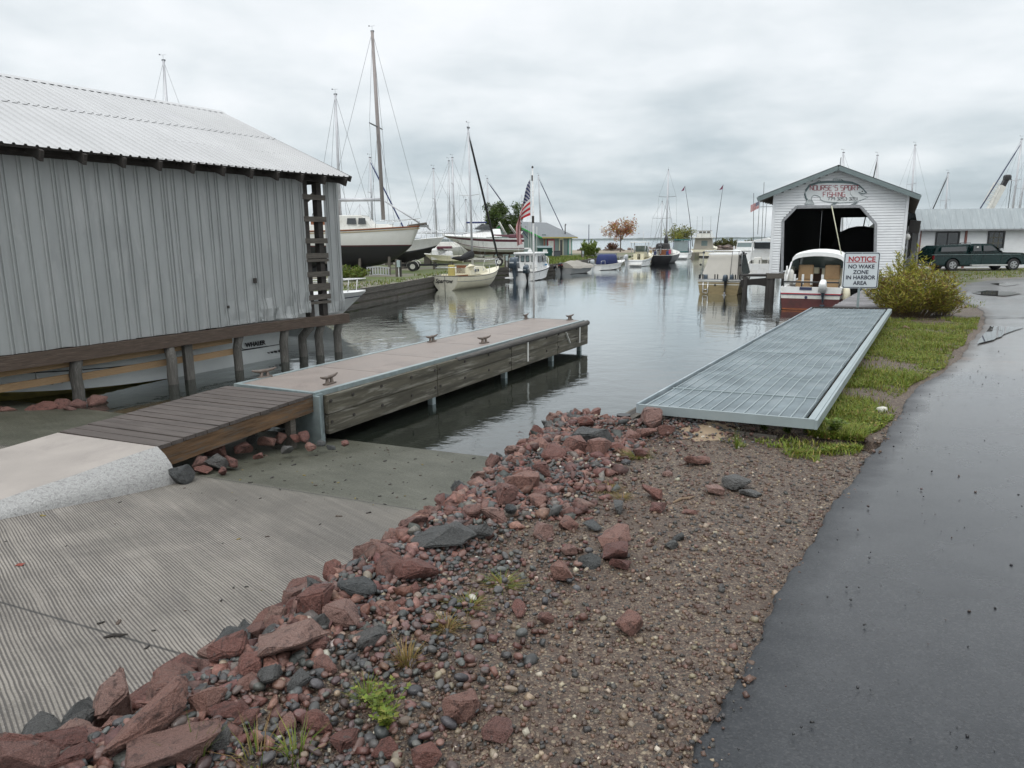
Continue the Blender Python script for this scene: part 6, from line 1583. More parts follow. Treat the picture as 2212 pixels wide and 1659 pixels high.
# ---- white and red boat in front of the boathouse
RBOT = M('red bottom paint', (.085, .022, .020), .6, 0, .2, 4, col2=(.06, .02, .018)); RBR = M('rusty waterline', (.22, .07, .025), .7, 0, .3, 6)
t = boat('red_bottom_boat', 'white boat with dark red bottom paint and a white canvas top at the boathouse doorway', 1747, 671, 30)
rows = make_hull(6.0, 2.12, .80, 1.1, .05, [RBOT, OFFW, WHITE, REDP], t, bands=[0, 0, 0, 0, 0, 1, 3, 2, 2], tr=.94, chine=.90, zc0=.02)
make_deck(rows, WHITE, t, .55, .45, inset=.16); make_strip(rows, NAVYS, t, -4, .014); b = MB(); b.box((-.004, 0, .04), (.012, 1.80, .05)); b.build('waterline_stain', RBR, t)
tubes(t, 'stern_rail', [[(.08, -.9, .82), (.06, -.9, .98), (.06, .9, .98), (.08, .9, .82)], [(.07, -.3, .82), (.06, -.3, .98)], [(.07, .3, .82), (.06, .3, .98)]], .028, BLACKP)
rods(t, [(.12, y, .90) for y in (-.35, 0, .28, .55, .86)], .34, WHITE, .04)
b = MB(); cs = []
for x, zz in ((1.35, 1.98), (1.6, 2.06), (2.6, 2.08), (3.0, 1.96)): cs.append([(x, .88 * math.cos(a), 1.62 + (zz - 1.62) * math.sin(a) ** .55) for a in np.linspace(0, math.pi, 14)])
b.loft(cs); b.loft([[(x, y, z - .14) for x, y, z in cs[0]], cs[0]]); b.build('canvas_top', M('white canvas', (.72, .73, .72), .7, 0, .05, 4), t, smooth=True)
for sg in (1, -1): tubes(t, 'top_frame', [[(.55, sg * .95, .84), (1.35, sg * .88, 1.62)], [(.9, sg * .95, 1.2), (.86, sg * .95, 1.5)]], .03, WHITE)
panel(t, [(3.05, -.85, 1.25), (3.05, .85, 1.25), (2.8, .8, 1.9), (2.8, -.8, 1.9)], CLEARG, 'windscreen')
for sg in (1, -1): panel(t, [(1.4, sg * .93, 1.2), (3.0, sg * .88, 1.3), (2.8, sg * .84, 1.75), (1.45, sg * .88, 1.75)], CLEARG, 'side_window')
cabin(t, 3.0, 4.9, 1.7, .9, 1.0, 1.4, WHITE, rake1=.9)
SEAT = M('tan seat vinyl', (.26, .17, .085), .6, 0, .1, 5, col2=(.22, .14, .07))
for y in (.42, -.48): b = MB(); b.rbox((1.75, y, 1.0), (.16, .52, .52), .06); b.rbox((1.5, y, .48), (.6, .52, .5), .06); b.build('seat', SEAT, t)
b = MB(); b.box((2.6, .42, 1.28), (.3, .7, .22)); b.box((2.75, -.42, .95), (.3, .8, .8)); b.each('dashboard', CREAM, t)
b = MB(); b.box((2.9, 0, .9), (.04, 1.7, .9)); b.build('bulkhead', M('brown panel', (.075, .035, .025), .6), t)
o = outboard(t, (-.05, -.42, .76), .72, R(-24), WHITE, OUTB)
for y in (.86, 1.02): b = MB(); b.tube([(1.1 + y * .3, y, .85), (1.1 + y * .3, y, .9), (1.1 + y * .3, y, 1.28), (1.1 + y * .3, y, 1.36)], [.06, .085, .085, .03], 8); b.build('fender', OFFW, t, smooth=True)
b = MB(); b.tube([(.25, -1.10, .35), (.25, -1.14, .42), (.28, -1.12, .75), (.28, -1.08, .85)], [.07, .14, .11, .03], 10); b.build('fender', CREAM, t, smooth=True)
tubes(t, 'whip_aerial', [[(1.5, -.75, 1.9), (1.75, -.28, 3.6)]], .016, M('aerial cream', (.55, .55, .40), .5)); b = MB(); b.cyl((-.012, .12, .46), .05, -.012, 10, axis=(1, 0, 0)); b.box((-.01, .15, .76), (.02, .4, .1)); b.each('transom_fitting', NAVYS, t)

# ---- sport boat with a white hard top, half hidden by the white boathouse
t = boat('hard_top_boat', 'white fishing boat with a brown cockpit, half hidden by the white boathouse', 1645, 596, 24, Y=None)
rows = make_hull(6.4, 2.3, .8, 1.2, .3, [WHITE], t); make_deck(rows, OFFW, t, .55, .4); cabin(t, 2.6, 4.9, 1.9, 1.2, 1.0, 1.75, WHITE, rake1=.8)
b = MB(); b.add([(2.0, -.95, 2.3), (3.6, -.9, 2.36), (3.6, .9, 2.36), (2.0, .95, 2.3), (2.0, 0, 2.48), (3.6, 0, 2.52)], [(0, 1, 5, 4), (4, 5, 2, 3)]); b.add([(2.0, -.95, 2.24), (2.0, .95, 2.24), (2.0, .95, 2.3), (2.0, 0, 2.48), (2.0, -.95, 2.3)], [(0, 1, 2, 3, 4)]); b.build('hard_top', WHITE, t)
for sg in (1, -1): tubes(t, 'top_frame', [[(1.6, sg * .95, .9), (2.1, sg * .9, 2.28)], [(2.7, sg * .95, .9), (2.3, sg * .9, 2.28)]], .03, WHITE)
panel(t, [(2.62, -.8, 1.15), (2.62, .8, 1.15), (2.6, .8, 1.72), (2.6, -.8, 1.72)], M('brown bulkhead panel', (.13, .05, .03), .5), 'bulkhead'); panel(t, [(2.75, -.85, 1.75), (2.75, .85, 1.75), (2.7, .85, 2.2), (2.7, -.85, 2.2)], GLASS, 'windscreen')
for y, h in ((-.9, 3.0), (.85, 3.2), (.3, 3.9), (-.4, 3.1)): tubes(t, 'fishing_rod', [[(2.0, y, 2.3), (1.8, y * 1.15, 2.3 + h)]], .016, BLACKP)
rods(t, [(.1, y, .8) for y in (-.8, -.4, .2, .7)], .25)
for y in (-.5, .4): b = MB(); b.rbox((1.2, y, .5), (.5, .5, .7), .08); b.build('seat', OFFW, t)
tubes(t, 'ensign_staff', [[(2.4, .15, 2.45), (2.4, .15, 5.2)], [(2.3, -.3, 4.6), (2.4, .6, 4.6)]], .018, WIREM)
q = aty(1640, 447, 38.5); ft = thing('boat_ensign', 'small stars and stripes flag flying from the staff near the white boathouse', 'flag', q); flag_mesh('cloth', ft, lambda u, v: (-.45 * u, .04 * math.sin(6 * u), .35 * v - .22 * u - .05)); tubes(ft, 'staff', [[(0, 0, .32), (0, 0, -1.4)]], .014, WIREM)
t = boat('moored_cruiser', 'grey white cruiser with a glazed wheelhouse moored beyond the tan canvas-back boat', 1607, 561, 20)
rows = make_hull(8, 2.9, .9, 1.4, .3, [WHITE], t); make_deck(rows, WHITE, t, .4, .3); cabin(t, 2, 5.2, 2.2, 1.6, 1.0, 2.1, WHITE, rake1=.5); panel(t, [(1.98, -.95, 1.45), (1.98, .95, 1.45), (1.99, .9, 1.95), (1.99, -.9, 1.95)], CLEARG)
b = MB(); b.box((.4, 1.2, 1.2), (.1, .16, .8)); b.build('stern_post', WHITE, t)

# ---- sloop with a cream hull, name on the transom
t = boat('sparrow_sloop', 'small cream sloop named Sparrow with a dark furled jib, moored stern-on to the timber bulkhead', 962, 627, 28, 'sailboat')
rows = make_hull(5.7, 1.95, .72, 1.0, .12, [CREAM], t, round_=True, tr=.80, rake=.75, full=.42, fm=.10, nose=2.0)
make_deck(rows, CREAM, t, .42, .42, inset=.22); make_strip(rows, BLACKP, t, -1, .018, 'toe_rail'); make_strip(rows, NAVYS, t, -3, .008, 'cove_stripe', t0=.05)
b = MB(); r0 = rows[0]; b.add([(-.012, y, z) for _, y, z in r0] + [(-.012, -y, z) for _, y, z in reversed(r0)], [tuple(range(2 * len(r0)))]); b.build('transom', M('transom grey cream', (.42, .41, .34), .4), t)
text('Sparrow', .30, BLACKP, t, (-.02, .06, .46), (R(90), 0, R(-90)), bold=.008, font_shear=.2)
tubes(t, 'rudder', [[(-.03, .0, .70), (-.03, 0, .0)]], .014, BLACKP)
o = cabin(t, 1.55, 3.9, 1.15, .8, .70, 1.12, CREAM, rake1=.45, tumb=.86)
for x in (2.1, 2.35): panel(o, [(x, -.545, .86), (x + .18, -.535, .86), (x + .18, -.52, 1.0), (x, -.53, 1.0)], GLASS, 'port')
panel(o, [(3.1, -.47, .88), (3.2, -.46, .88), (3.2, -.45, .99), (3.1, -.46, .99)], STEEL, 'port')
b = MB(); b.box((1.6, 0, 1.0), (.10, .55, .42)); b.box((1.0, .42, .66), (1.1, .03, .16)); b.box((1.0, -.42, .66), (1.1, .03, .16)); b.each('teak_trim', TEAK, t)
b = MB()
for y in (.38, .22, .06): b.rbox((.35, y, .60), (.1, .11, .2), .04)
b.each('cockpit_pad', CREAM, t)
b = MB(); b.rbox((.35, -.18, .66), (.16, .40, .62), .08); b.build('life_ring_cover', M('yellowed canvas', (.40, .33, .11), .7, 0, .12, 6), t)
b = MB(); b.tube([(1.75, -.50, .95), (1.75, -.50, 1.15), (1.75, -.42, 1.28)], [.03, .25, .02], 8); b.build('winch_cover', CREAM, t)
tubes(t, 'pulpit', [[(.1, .6, .72), (.1, .62, 1.15), (.1, -.62, 1.15), (.1, -.6, .72)], [(4.6, .45, .95), (4.7, .35, 1.4), (5.75, 0, 1.45), (4.7, -.35, 1.4), (4.6, -.45, .95)], [(5.5, .08, 1.0), (5.72, 0, 1.45)]], .016, STEEL)
tubes(t, 'lifeline', [[(.1, s, 1.12), (1.6, s * 1.35, 1.10), (3.2, s * 1.30, 1.15), (4.7, s * .6, 1.38)] for s in (.62, -.62)], .006, WIREM); tubes(t, 'stanchion', [[(x, s * w, .75), (x, s * w, 1.14)] for x, w in ((1.6, .84), (3.2, .80)) for s in (1, -1)], .012, STEEL)
mh = aty(1010, 270, 38.6).z - 1.12; BASE = (2.75, 0, 1.12)
o = mast_parts(t, BASE, mh, .060, (.52,), .62, (-.004, .012), True, ALU, .85, 2.9, 2.7, None, (.055, BLACKP), wire_r=.004)
b = MB(); b.tube([(2.68, 0, 1.9), (2.6, 0, 1.75), (1.6, 0, 1.55), (.75, 0, 1.62)], [.12, .24, .14, .06], 8); b.build('sail_cover', M('black sail cover', (.012, .012, .013), .9), t, smooth=True); tubes(t, 'boom', [[(2.7, 0, 1.62), (.6, 0, 1.66)]], .035, ALU)
tubes(t, 'mooring_line', [[(.15, .7, .72), (-.3, 1.5, .60), (-.9, 2.1, .62)]], .014, OFFW); tubes(t, 'mainsheet', [[(.75, 0, 1.6), (.6, .1, .75)], [(2.2, 0, 1.5), (.5, 0, 3.4)]], .008, WIREM)

# ---- white pilothouse boat with two outboards
t = boat('pilothouse_boat', 'white pilothouse boat with two dark outboards moored behind the flagpole', 1126, 607, 21)
rows = make_hull(5.0, 1.75, .55, .95, .1, [WHITE], t, tr=.95, chine=.92, zc0=.05, nose=2.1, rake=.8); make_deck(rows, WHITE, t, .06, .3); make_strip(rows, RUBBER, t, -1, .03)
o = cabin(t, .75, 3.3, 1.55, 1.3, .5, 1.66, WHITE, 'wheelhouse', 0, .55, .93); b = MB(); b.rbox((1.85, 0, 1.64), (2.6, 1.55, .09), .2); b.build('roof', WHITE, o)
def rwin(cy, cz, w, h, x=.745): P_ = rrect(w, h, .06, 0, cz, 3); return [(x, cy + q[0], q[2]) for q in P_]
for y in (.52, .18, -.16, -.50): b = MB(); b.prism(rwin(y, 1.34, .25, .40), (-.014, 0, 0)); f = b.build('window', BLACKP, o); b = MB(); b.prism(rwin(y, 1.34, .19, .33, .735), (-.010, 0, 0)); b.build('pane', CLEARG, f)
for sg in (1, -1):
    panel(o, [(1.1, sg * .765, 1.12), (1.8, sg * .755, 1.12), (1.75, sg * .735, 1.52), (1.1, sg * .74, 1.52)], GLASS); panel(o, [(2.0, sg * .745, 1.12), (2.95, sg * .70, 1.12), (2.68, sg * .68, 1.52), (2.0, sg * .73, 1.52)], GLASS)
panel(o, [(3.10, -.55, 1.12), (3.10, .55, 1.12), (2.84, .52, 1.58), (2.84, -.52, 1.58)], GLASS, 'windscreen')
tubes(t, 'door_seam', [[(.74, 0, .55), (.74, 0, 1.65)]], .008, TRIMG); b = MB(); b.box((.735, .03, 1.0), (.02, .03, .1)); b.build('door_handle', BLACKP, t); b = MB()
for y in (-.2, -.38): b.box((.735, y, .85), (.02, .03, .22))
b.each('vent', BLACKP, t); b = MB(); b.box((2.6, -.76, .92), (.5, .015, .11)); b.build('name_plate', M('sky blue decal', (.05, .22, .42), .5), t)
tubes(t, 'cockpit_rail', [[(.05, .8, .55), (.05, .8, .8), (.7, .82, .82)], [(.05, -.8, .55), (.05, -.8, .8), (.7, -.82, .82)], [(.05, -.8, .78), (.05, .8, .78)]], .014, STEEL); make_rail(rows, OFFW, t, .7, 1, .46, posts=3, r=.018)
b = MB(); b.box((-.3, .62, .20), (.5, .5, .07)); b.build('swim_platform', WHITE, t); outboard(t, (-.02, .34, .70), 1.5, 0, OUTB, OUTB, mark=OUTBW); outboard(t, (-.02, -.42, .55), .95, R(-14), OUTB, BLACKP, mark=OUTBW)
b = MB(); b.tube([(2.2, .2, 1.76), (2.2, .2, 1.9)], [.16, .1], 10); b.build('radar_dome', WHITE, t); tubes(t, 'whip_aerial', [[(1.2, -.6, 1.74), (1.2, -.62, 3.3)], [(1.0, .55, 1.74), (1.0, .55, 2.8)]], .014, OFFW)

# ---- aluminium boat under a grey tarp
ALH = M('dull aluminium hull', (.24, .25, .25), .5, .4, .12, 5)
t = boat('tarp_covered_boat', 'aluminium fishing boat covered by a grey brown tarp with a black outboard', 1216, 592, 38)
rows = make_hull(3.9, 1.5, .42, .55, .1, [ALH], t, tr=.95, nose=4, full=.5, chine=.94, rake=.3)
b = MB(); cs = []
for i, x in enumerate(np.linspace(.15, 3.8, 9)):
    w = .86 * (1 - .55 * max(0, (x - 2.6) / 1.2) ** 2); hz = .80 + .16 * math.sin(x * 1.2) + .02 * math.sin(x * 7); cs.append([(x, -w, .40 + .03 * math.sin(5 * x)), (x, -w * .86, .56), (x, -w * .3, hz - .04), (x, 0, hz), (x, w * .3, hz - .05), (x, w * .86, .57), (x, w, .40 + .04 * math.sin(4 * x + 1))])
b.loft(cs); b.add(cs[0] + [(.12, 0, .38)], [(0, 1, 2, 3, 4, 5, 6)]); b.build('tarp', CANVT, t); outboard(t, (-.02, .1, .48), .72, R(-8), OUTBK, OUTBK, mark=REDP); outboard(t, (-.02, .62, .45), .5, R(-30), OUTBK, OUTBW)

# ---- white dinghy-style boat with a blue cover
t = boat('blue_cover_boat', 'white open boat under a blue canvas cover with a pale outboard', 1283, 584, 44)
rows = make_hull(4.3, 1.6, .42, .75, .1, [WHITE], t, tr=.95, nose=2.2, chine=.93, zc0=.04); make_deck(rows, WHITE, t, .65, .2); make_strip(rows, OFFW, t, -1, .03)
b = MB(); b.rbox((1.75, 0, .45), (1.9, 1.25, .82), .3, n=4, taper=.88); b.build('blue_cover', CANVB, t, smooth=True); outboard(t, (-.02, .05, .50), .72, 0, OUTBW, OUTBW); make_rail(rows, STEEL, t, .62, 1, .32, posts=3, r=.014)
tubes(t, 'stern_rail', [[(.1, .65, .45), (.1, .65, .75), (.6, .68, .78), (.6, .68, .5)], [(.1, -.65, .45), (.1, -.65, .75), (.6, -.68, .78), (.6, -.68, .5)]], .016, STEEL)

# ---- centre: white walkaround with a hard top
t = boat('walkaround_boat', 'white walkaround fishing boat with a white hard top and pale outboard on its stern', 1368, 576, 24)
rows = make_hull(6.3, 1.9, .62, 1.15, .15, [WHITE, NAVYS], t, bands=[0, 0, 0, 0, 0, 0, 1, 0, 0], tr=.92, nose=2.1, zc0=.04); make_deck(rows, CREAM, t, .5, .3); cabin(t, 2.7, 4.6, 1.3, .9, .8, 1.3, CREAM, rake1=.7)
b = MB(); b.rbox((2.35, 0, 2.16), (1.9, 1.6, .08), .2); b.build('hard_top', WHITE, t); [tubes(t, 'top_frame', [[(x, s * .62, .75), (x + dx, s * .68, 2.16)]], .028, STEEL) for s in (1, -1) for x, dx in ((1.7, .0), (2.6, .3), (3.0, -.1))]
panel(t, [(3.1, -.6, 1.2), (3.1, .6, 1.2), (2.8, .58, 1.85), (2.8, -.58, 1.85)], CLEARG, 'windscreen'); b = MB(); b.box((1.9, .28, .80), (.12, .42, .7)); b.box((1.9, -.28, .80), (.12, .42, .7)); b.each('cabin_door', CREAM, t)
for y in (.05, -.12): b = MB(); b.rbox((1.82, y, .62), (.05, .09, .5), .03); b.build('opening', BLACKP, t)
outboard(t, (-.05, .62, .62), .95, R(-6), OUTBW, OUTBW); make_rail(rows, STEEL, t, .55, 1, .4, posts=3, r=.016); b = MB(); b.box((-.25, -.2, .18), (.5, 1.1, .06)); b.build('swim_platform', OFFW, t); tubes(t, 'whip_aerial', [[(2.0, .5, 2.2), (2.0, .55, 4.0)], [(2.4, -.3, 2.2), (2.4, -.3, 3.2)]], .012, OFFW)

# ---- black ketch seen from astern
t = boat('black_ketch', 'black-hulled two-masted ketch seen from astern beside the small orange tree', 1424, 570, 20, 'sailboat')
rows = make_hull(9.5, 2.9, .85, 1.3, .3, [BLACKP], t, round_=True, tr=.80, full=.4, rake=1.2); make_deck(rows, OFFW, t, .35, .5, inset=.3); make_strip(rows, OFFW, t, -1, .02, 'cap_rail')
cabin(t, 2.6, 6.0, 1.7, 1.2, .95, 1.55, OFFW, rake1=.5); b = MB(); b.rbox((2.2, 0, 1.3), (1.4, 1.5, .75), .3, taper=.9); b.build('dodger', M('dark dodger', (.03, .028, .028), .8), t)
b = MB(); b.box((1.5, -.15, 1.1), (.1, .75, .65)); b.box((1.48, .15, 1.05), (.1, .06, .6)); b.each('companionway', TEAK, t)
for y in (.65, -.62): b = MB(); b.rbox((1.4, y, .85), (.3, .32, .42), .1); b.build('cockpit_bag', NAVYS if y > 0 else CANVB, t)
b = MB(); b.rbox((.3, .95, .9), (.1, .3, .5), .05); b.build('life_ring', M('mustard cover', (.38, .24, .03), .7), t); b = MB(); b.rbox((.3, -1.0, 1.0), (.1, .26, .4), .08); b.build('danbuoy', M('pink buoy', (.42, .06, .10), .6), t)
tubes(t, 'stern_pulpit', [[(.1, 1.1, .85), (.1, 1.1, 1.45), (.1, -1.1, 1.45), (.1, -1.1, .85)], [(.1, .3, .85), (.1, .3, 1.45)]], .018, STEEL)
for px, top, x, r, boom in ((1427, 430, .7, .06, 1.2), (1441, 357, 4.4, .085, 3.2)):
    Yb = 69 + x * .93; h = aty(px, top, Yb).z - 1.0; q = aty(px, 540, Yb); lx = q.x - t.location.x; yy = (math.sin(R(20)) * (Yb - t.location.y) * 0)
    c_, s_ = math.cos(-t.rotation_euler.z), math.sin(-t.rotation_euler.z); rel = Vector((q.x - t.location.x, Yb - t.location.y)); ly = rel.x * s_ + rel.y * c_
    ly = 0
    mast_parts(t, (x, ly, 1.0), h, r, (.68,), .9, (0, 0), True, ALU, 1.2, 3.2 if x > 2 else 0, None, None, None, wire_r=.008, spm=WIREM)
    b = MB(); b.tube([(x - .1, ly, 1.75), (x - boom, ly, 1.7)], [.18, .10], 8); b.tube([(x, ly, 1.6), (x, ly, 2.5 if x > 2 else 1.9), (x, ly, 2.9 if x > 2 else 2.1)], [.22, .24, .08], 8); b.build('sail_cover', BLACKP, t, smooth=True)

# ---- white boat with a green bimini, flybridge cruiser
t = boat('green_bimini_boat', 'white runabout with a dark green bimini canopy moored right of the black ketch', 1468, 560, 22)
rows = make_hull(6.4, 2.2, .75, 1.1, .2, [WHITE, TRIMG], t, bands=[0, 0, 0, 0, 0, 0, 1, 0, 0], tr=.95, zc0=.03); make_deck(rows, WHITE, t, .5, .3); b = MB(); b.rbox((1.6, 0, 2.25), (2.0, 2.0, .18), .3, taper=.9); b.build('bimini', CANVG, t, smooth=True)
panel(t, [(.55, -.9, .95), (.55, .9, .95), (.75, .85, 2.2), (.75, -.85, 2.2)], CLEARG, 'back_curtain'); tubes(t, 'bimini_frame', [[(.5, s * .95, .8), (.8, s * .92, 2.3)] for s in (1, -1)] + [[(2.4, s * .95, .8), (2.2, s * .92, 2.3)] for s in (1, -1)], .04, NAVYS); b = MB(); b.box((.5, 0, .88), (.08, 1.9, .14)); b.build('canvas_hem', CANVG, t); cabin(t, 3, 5, 1.6, 1, .9, 1.45, WHITE, rake1=.8); b = MB(); b.box((-.3, 0, .22), (.6, 1.8, .08)); b.build('swim_platform', WHITE, t)
t = boat('flybridge_cruiser', 'cream flybridge cruiser seen from astern with tall fishing outriggers', 1515, 556, 21)
rows = make_hull(9.5, 3.2, 1.0, 1.6, .3, [CREAM], t, tr=.95, zc0=.03); make_deck(rows, CREAM, t, .4, .5); o = cabin(t, 1.6, 6, 2.6, 2.0, .9, 2.55, M('taupe cabin', (.33, .31, .27), .6, 0, .08, 4), rake1=.8)
panel(o, [(1.59, .25, 1.5), (1.59, -.55, 1.5), (1.6, -.55, 2.2), (1.6, .25, 2.2)][::-1], CLEARG); b = MB(); b.box((2.6, 0, 2.6), (3.2, 2.9, .1)); b.build('bridge_deck', OFFW, o); cabin(t, 2.0, 4.2, 2.1, 1.7, 2.65, 3.15, OFFW, 'bridge_coaming', 0, .2); tubes(t, 'bridge_frame', [[(1.3, s * 1.35, 2.6), (2.0, s * .95, 3.45)] for s in (1, -1)] + [[(2.0, -.95, 3.45), (2.0, .95, 3.45)], [(2.0, -.95, 3.2), (2.0, .95, 3.2)]], .04, OFFW)
b = MB()
for y in (-.55, 0, .5): b.rbox((2.4, y, 3.0), (.3, .4, .5), .1)
b.each('bridge_seat', BLACKP, t); b = MB(); b.box((2.3, 0, 3.5), (.5, 2.0, .07)); b.build('bridge_top', M('dark taupe', (.12, .10, .085), .7), t);
b = MB(); b.box((-.012, .3, .62), (.012, 1.5, .22)); b.build('name_plate', M('faded name', (.34, .32, .26), .6), t); b = MB(); b.box((-.012, 0, .1), (.02, 3.0, .18)); b.build('boot_stripe', BLACKP, t)
for y, dy in ((1.5, 1.6), (-1.5, -.9)): tubes(t, 'outrigger', [[(2.5, y, 1.4), (2.2, y + dy * .35, 5.5), (2.0, y + dy * .8, 9.5)]], [.05, .04, .02], BLACKP); b = MB(); b.add([(2.0, y + dy * .8, 9.5), (2.0, y + dy * .8 + .1, 8.9), (2.0, y + dy * .8 + .5, 8.8)], [(0, 1, 2)]); b.build('pennant', M('pennant red blue', (.16, .03, .07), .7), t)
for y in (-.9, .9, .2): tubes(t, 'fishing_rod', [[(1.4, y, 2.6), (1.3, y, 5.4)]], .014, BLACKP)

# ================================================================ BOATYARD ON THE LEFT BANK
# timber bulkhead wall
LBp = [Vector((x, y, 0)) for x, y in LB[:9]]
t = thing('timber_quay', 'long weathered grey plank quay wall along the boatyard edge', 'quay wall', (0, 0, 0))
QW = wood('quay plank', (.075, .068, .058), (.15, .142, .125), .8, (2, 2, 25), .4, coord='World')
for a, c in zip(LBp[:-1], LBp[1:]):
    d = (c - a); L = d.length; d.normalize(); nn = Vector((d.y, -d.x, 0)); m_ = max(1, int(L / 4.2))
    for i in range(m_):
        p0, p1 = a + d * L * i / m_, a + d * (L * (i + 1) / m_ - .02)
        for z, off in ((.56, .10), (.30, .06), (-.02, .12)):
            b = MB(); o = nn * (off + rng.uniform(-.02, .02)); b.bar(p0 + o + Vector((0, 0, z)), p1 + o + Vector((0, 0, z)), .10, .235); b.build('plank', QW, t)
        b = MB(); b.tube([p0 + nn * .16 + Vector((0, 0, -1.4)), p0 + nn * .16 + Vector((0, 0, .12))], .06, 8); b.build('pile', OLDW, t)
YG = [(3, (.10, .16, .02)), (2, (.15, .18, .03)), (1, (.20, .20, .05))]
strip_grass('grass', 'tall grass along the top of the plank quay', [(-6.4, 26.6), (-4.2, 38), (-1.3, 49), (3.0, 55.5), (1.5, 56.2), (-2.6, 49), (-5.8, 38), (-8.5, 27)], 4500, .16, YG, .018, LAND_Z)
strip_grass('grass', 'grass and weeds in front of the grey green house', [(3.2, 56), (6, 65), (9, 75), (8.2, 82), (3, 78), (1.5, 62)], 4500, .26, YG, .035, LAND_Z)
# big white ketch standing on blocks
KY = 42.0; p = aty(737, 590, KY + 1.2); bow = aty(907, 491, KY - .6); a_ = math.degrees(math.atan2(bow.x - (-15.2), bow.y - 44.2)); KL = 8.9
a_k = 97.0; st = Vector((bow.x - math.sin(R(a_k)) * KL, bow.y - math.cos(R(a_k)) * KL, 0)); kz = LAND_Z + 1.25
t = thing('laid_up_ketch', 'big white ketch with a red-brown cap rail standing on timber blocks in the boatyard', 'sailboat', (st.x, st.y, kz), az(a_k))
BOT = M('black bottom paint', (.022, .023, .025), .7, 0, .2, 3)
KM = bpy.data.materials.new('ketch hull paint'); KM.use_nodes = True; k = NT(KM.node_tree); zz_ = k.sep(k.new('ShaderNodeTexCoord').outputs['Object'])[2]; P = k.n['Principled BSDF']
c_ = k.mix(k.math('GREATER_THAN', zz_, .34), (.02, .021, .023), (.09, .02, .03)); c_ = k.mix(k.math('GREATER_THAN', zz_, .40), c_, k.mix(k.noise(k.new('ShaderNodeTexCoord').outputs['Object'], 2.5, 4), (.60, .60, .56), (.72, .72, .70))); k.l.new(c_, P.inputs['Base Color']); P.inputs['Roughness'].default_value = .45
rows = make_hull(KL, 2.9, 1.25, 1.42, .85, [KM], t, round_=True, tr=.62, full=.42, rake=.5, fm=.10, nose=2.8)
zs = rows[9][5][2]
make_deck(rows, OFFW, t, .30, .8, inset=.25); make_strip(rows, TEAK, t, -1, .045, 'cap_rail'); make_strip(rows, M('gold strip', (.38, .27, .11), .5), t, -1, .02, 'rub_strake', dz=-.12)
b = MB(); b.add([(2.2, -.14, -.6), (6.0, -.14, -.6), (5.4, -.10, -1.2), (2.5, -.10, -1.2), (2.2, .14, -.6), (6.0, .14, -.6), (5.4, .10, -1.2), (2.5, .10, -1.2)], [(0, 1, 2, 3), (7, 6, 5, 4), (3, 2, 6, 7), (0, 3, 7, 4), (1, 5, 6, 2)]); b.build('keel', BOT, t)
o = cabin(t, 1.6, 4.7, 1.9, 1.7, 1.22, 1.56, OFFW, 'aft_coaming', 0, .1, .95); o = cabin(t, 4.3, 6.5, 1.75, 1.5, 1.24, 2.05, OFFW, 'deckhouse', .08, .75, .9); cabin(t, 6.3, 7.6, 1.3, .9, 1.26, 1.55, OFFW, 'trunk_cabin', 0, .35)
for x0_, x1_ in ((4.95, 5.5), (5.6, 6.05)): panel(o, [(x0_, -.845, 1.55), (x1_, -.835, 1.55), (x1_ - .04, -.80, 1.88), (x0_ + .03, -.805, 1.88)], GLASS)
b = MB(); b.box((4.15, 0, 1.75), (.08, 1.6, .5)); b.box((3.5, .0, 1.66), (1.3, 1.65, .3)); b.each('teak_cockpit', TEAK, t); make_rail(rows, STEEL, t, .72, 1, .42, posts=3, r=.02)
b = MB()
for i in range(17):
    a0, a1 = 2 * math.pi * i / 16, 2 * math.pi * (i + 1) / 16; b.tube([(2.75, .3 * math.cos(a0), 1.95 + .3 * math.sin(a0)), (2.75, .3 * math.cos(a1), 1.95 + .3 * math.sin(a1))], .02, 5)
b.tube([(2.75, -.3, 1.95), (2.75, .3, 1.95)], .012, 5); b.tube([(2.75, 0, 1.65), (2.75, 0, 2.25)], .012, 5); b.build('steering_wheel', BLACKP, t)
tubes(t, 'bowsprit', [[(8.2, 0, 1.42), (9.3, 0, 1.55)]], .09, OLDW); b = MB(); b.box((9.15, 0, 1.42), (.5, .12, .12)); b.bar((9.2, 0, 1.5), (9.5, 0, 1.2), .3, .05); b.build('anchor', M('galv anchor', (.25, .26, .26), .5, .4), t)
for tp, bs, rad, nm, spf in (((808, 72), (832, 475), .115, 'main', .505), ((725, 205), (736, 480), .085, 'mizzen', .36)):
    P1, P0 = aty(*tp, KY), aty(*bs, KY); c_, s_ = math.cos(-t.rotation_euler.z), math.sin(-t.rotation_euler.z)
    def loc(P): r_ = P - Vector((st.x, st.y, kz)); return Vector((r_.x * c_ - r_.y * s_, r_.x * s_ + r_.y * c_, r_.z))
    l0, l1 = loc(P0), loc(P1); l0.y = 0; l1.y = 0; h = l1.z - l0.z
    mast_parts(t, tuple(l0), h, rad, (spf,), 1.15 if nm == 'main' else .9, ((l1.x - l0.x) / h, 0), True, M('tan spar', (.28, .25, .24), .5, .1, .1, 3) if nm == 'main' else ALU, 1.3, (9.0 - l0.x) if nm == 'main' else 1.9, 3.4 if nm == 'main' else 1.6, (2.95, 1.05 + (2.05 - l0.z) * .2, ALU) if nm == 'main' else None, None, wire_r=.009, spm=WIREM)
    if nm == 'main': tubes(t, 'whisker_pole', [[(l0.x + .2, -.2, l0.z + 1.0), (8.9, -.1, 1.6)]], .05, ALU)
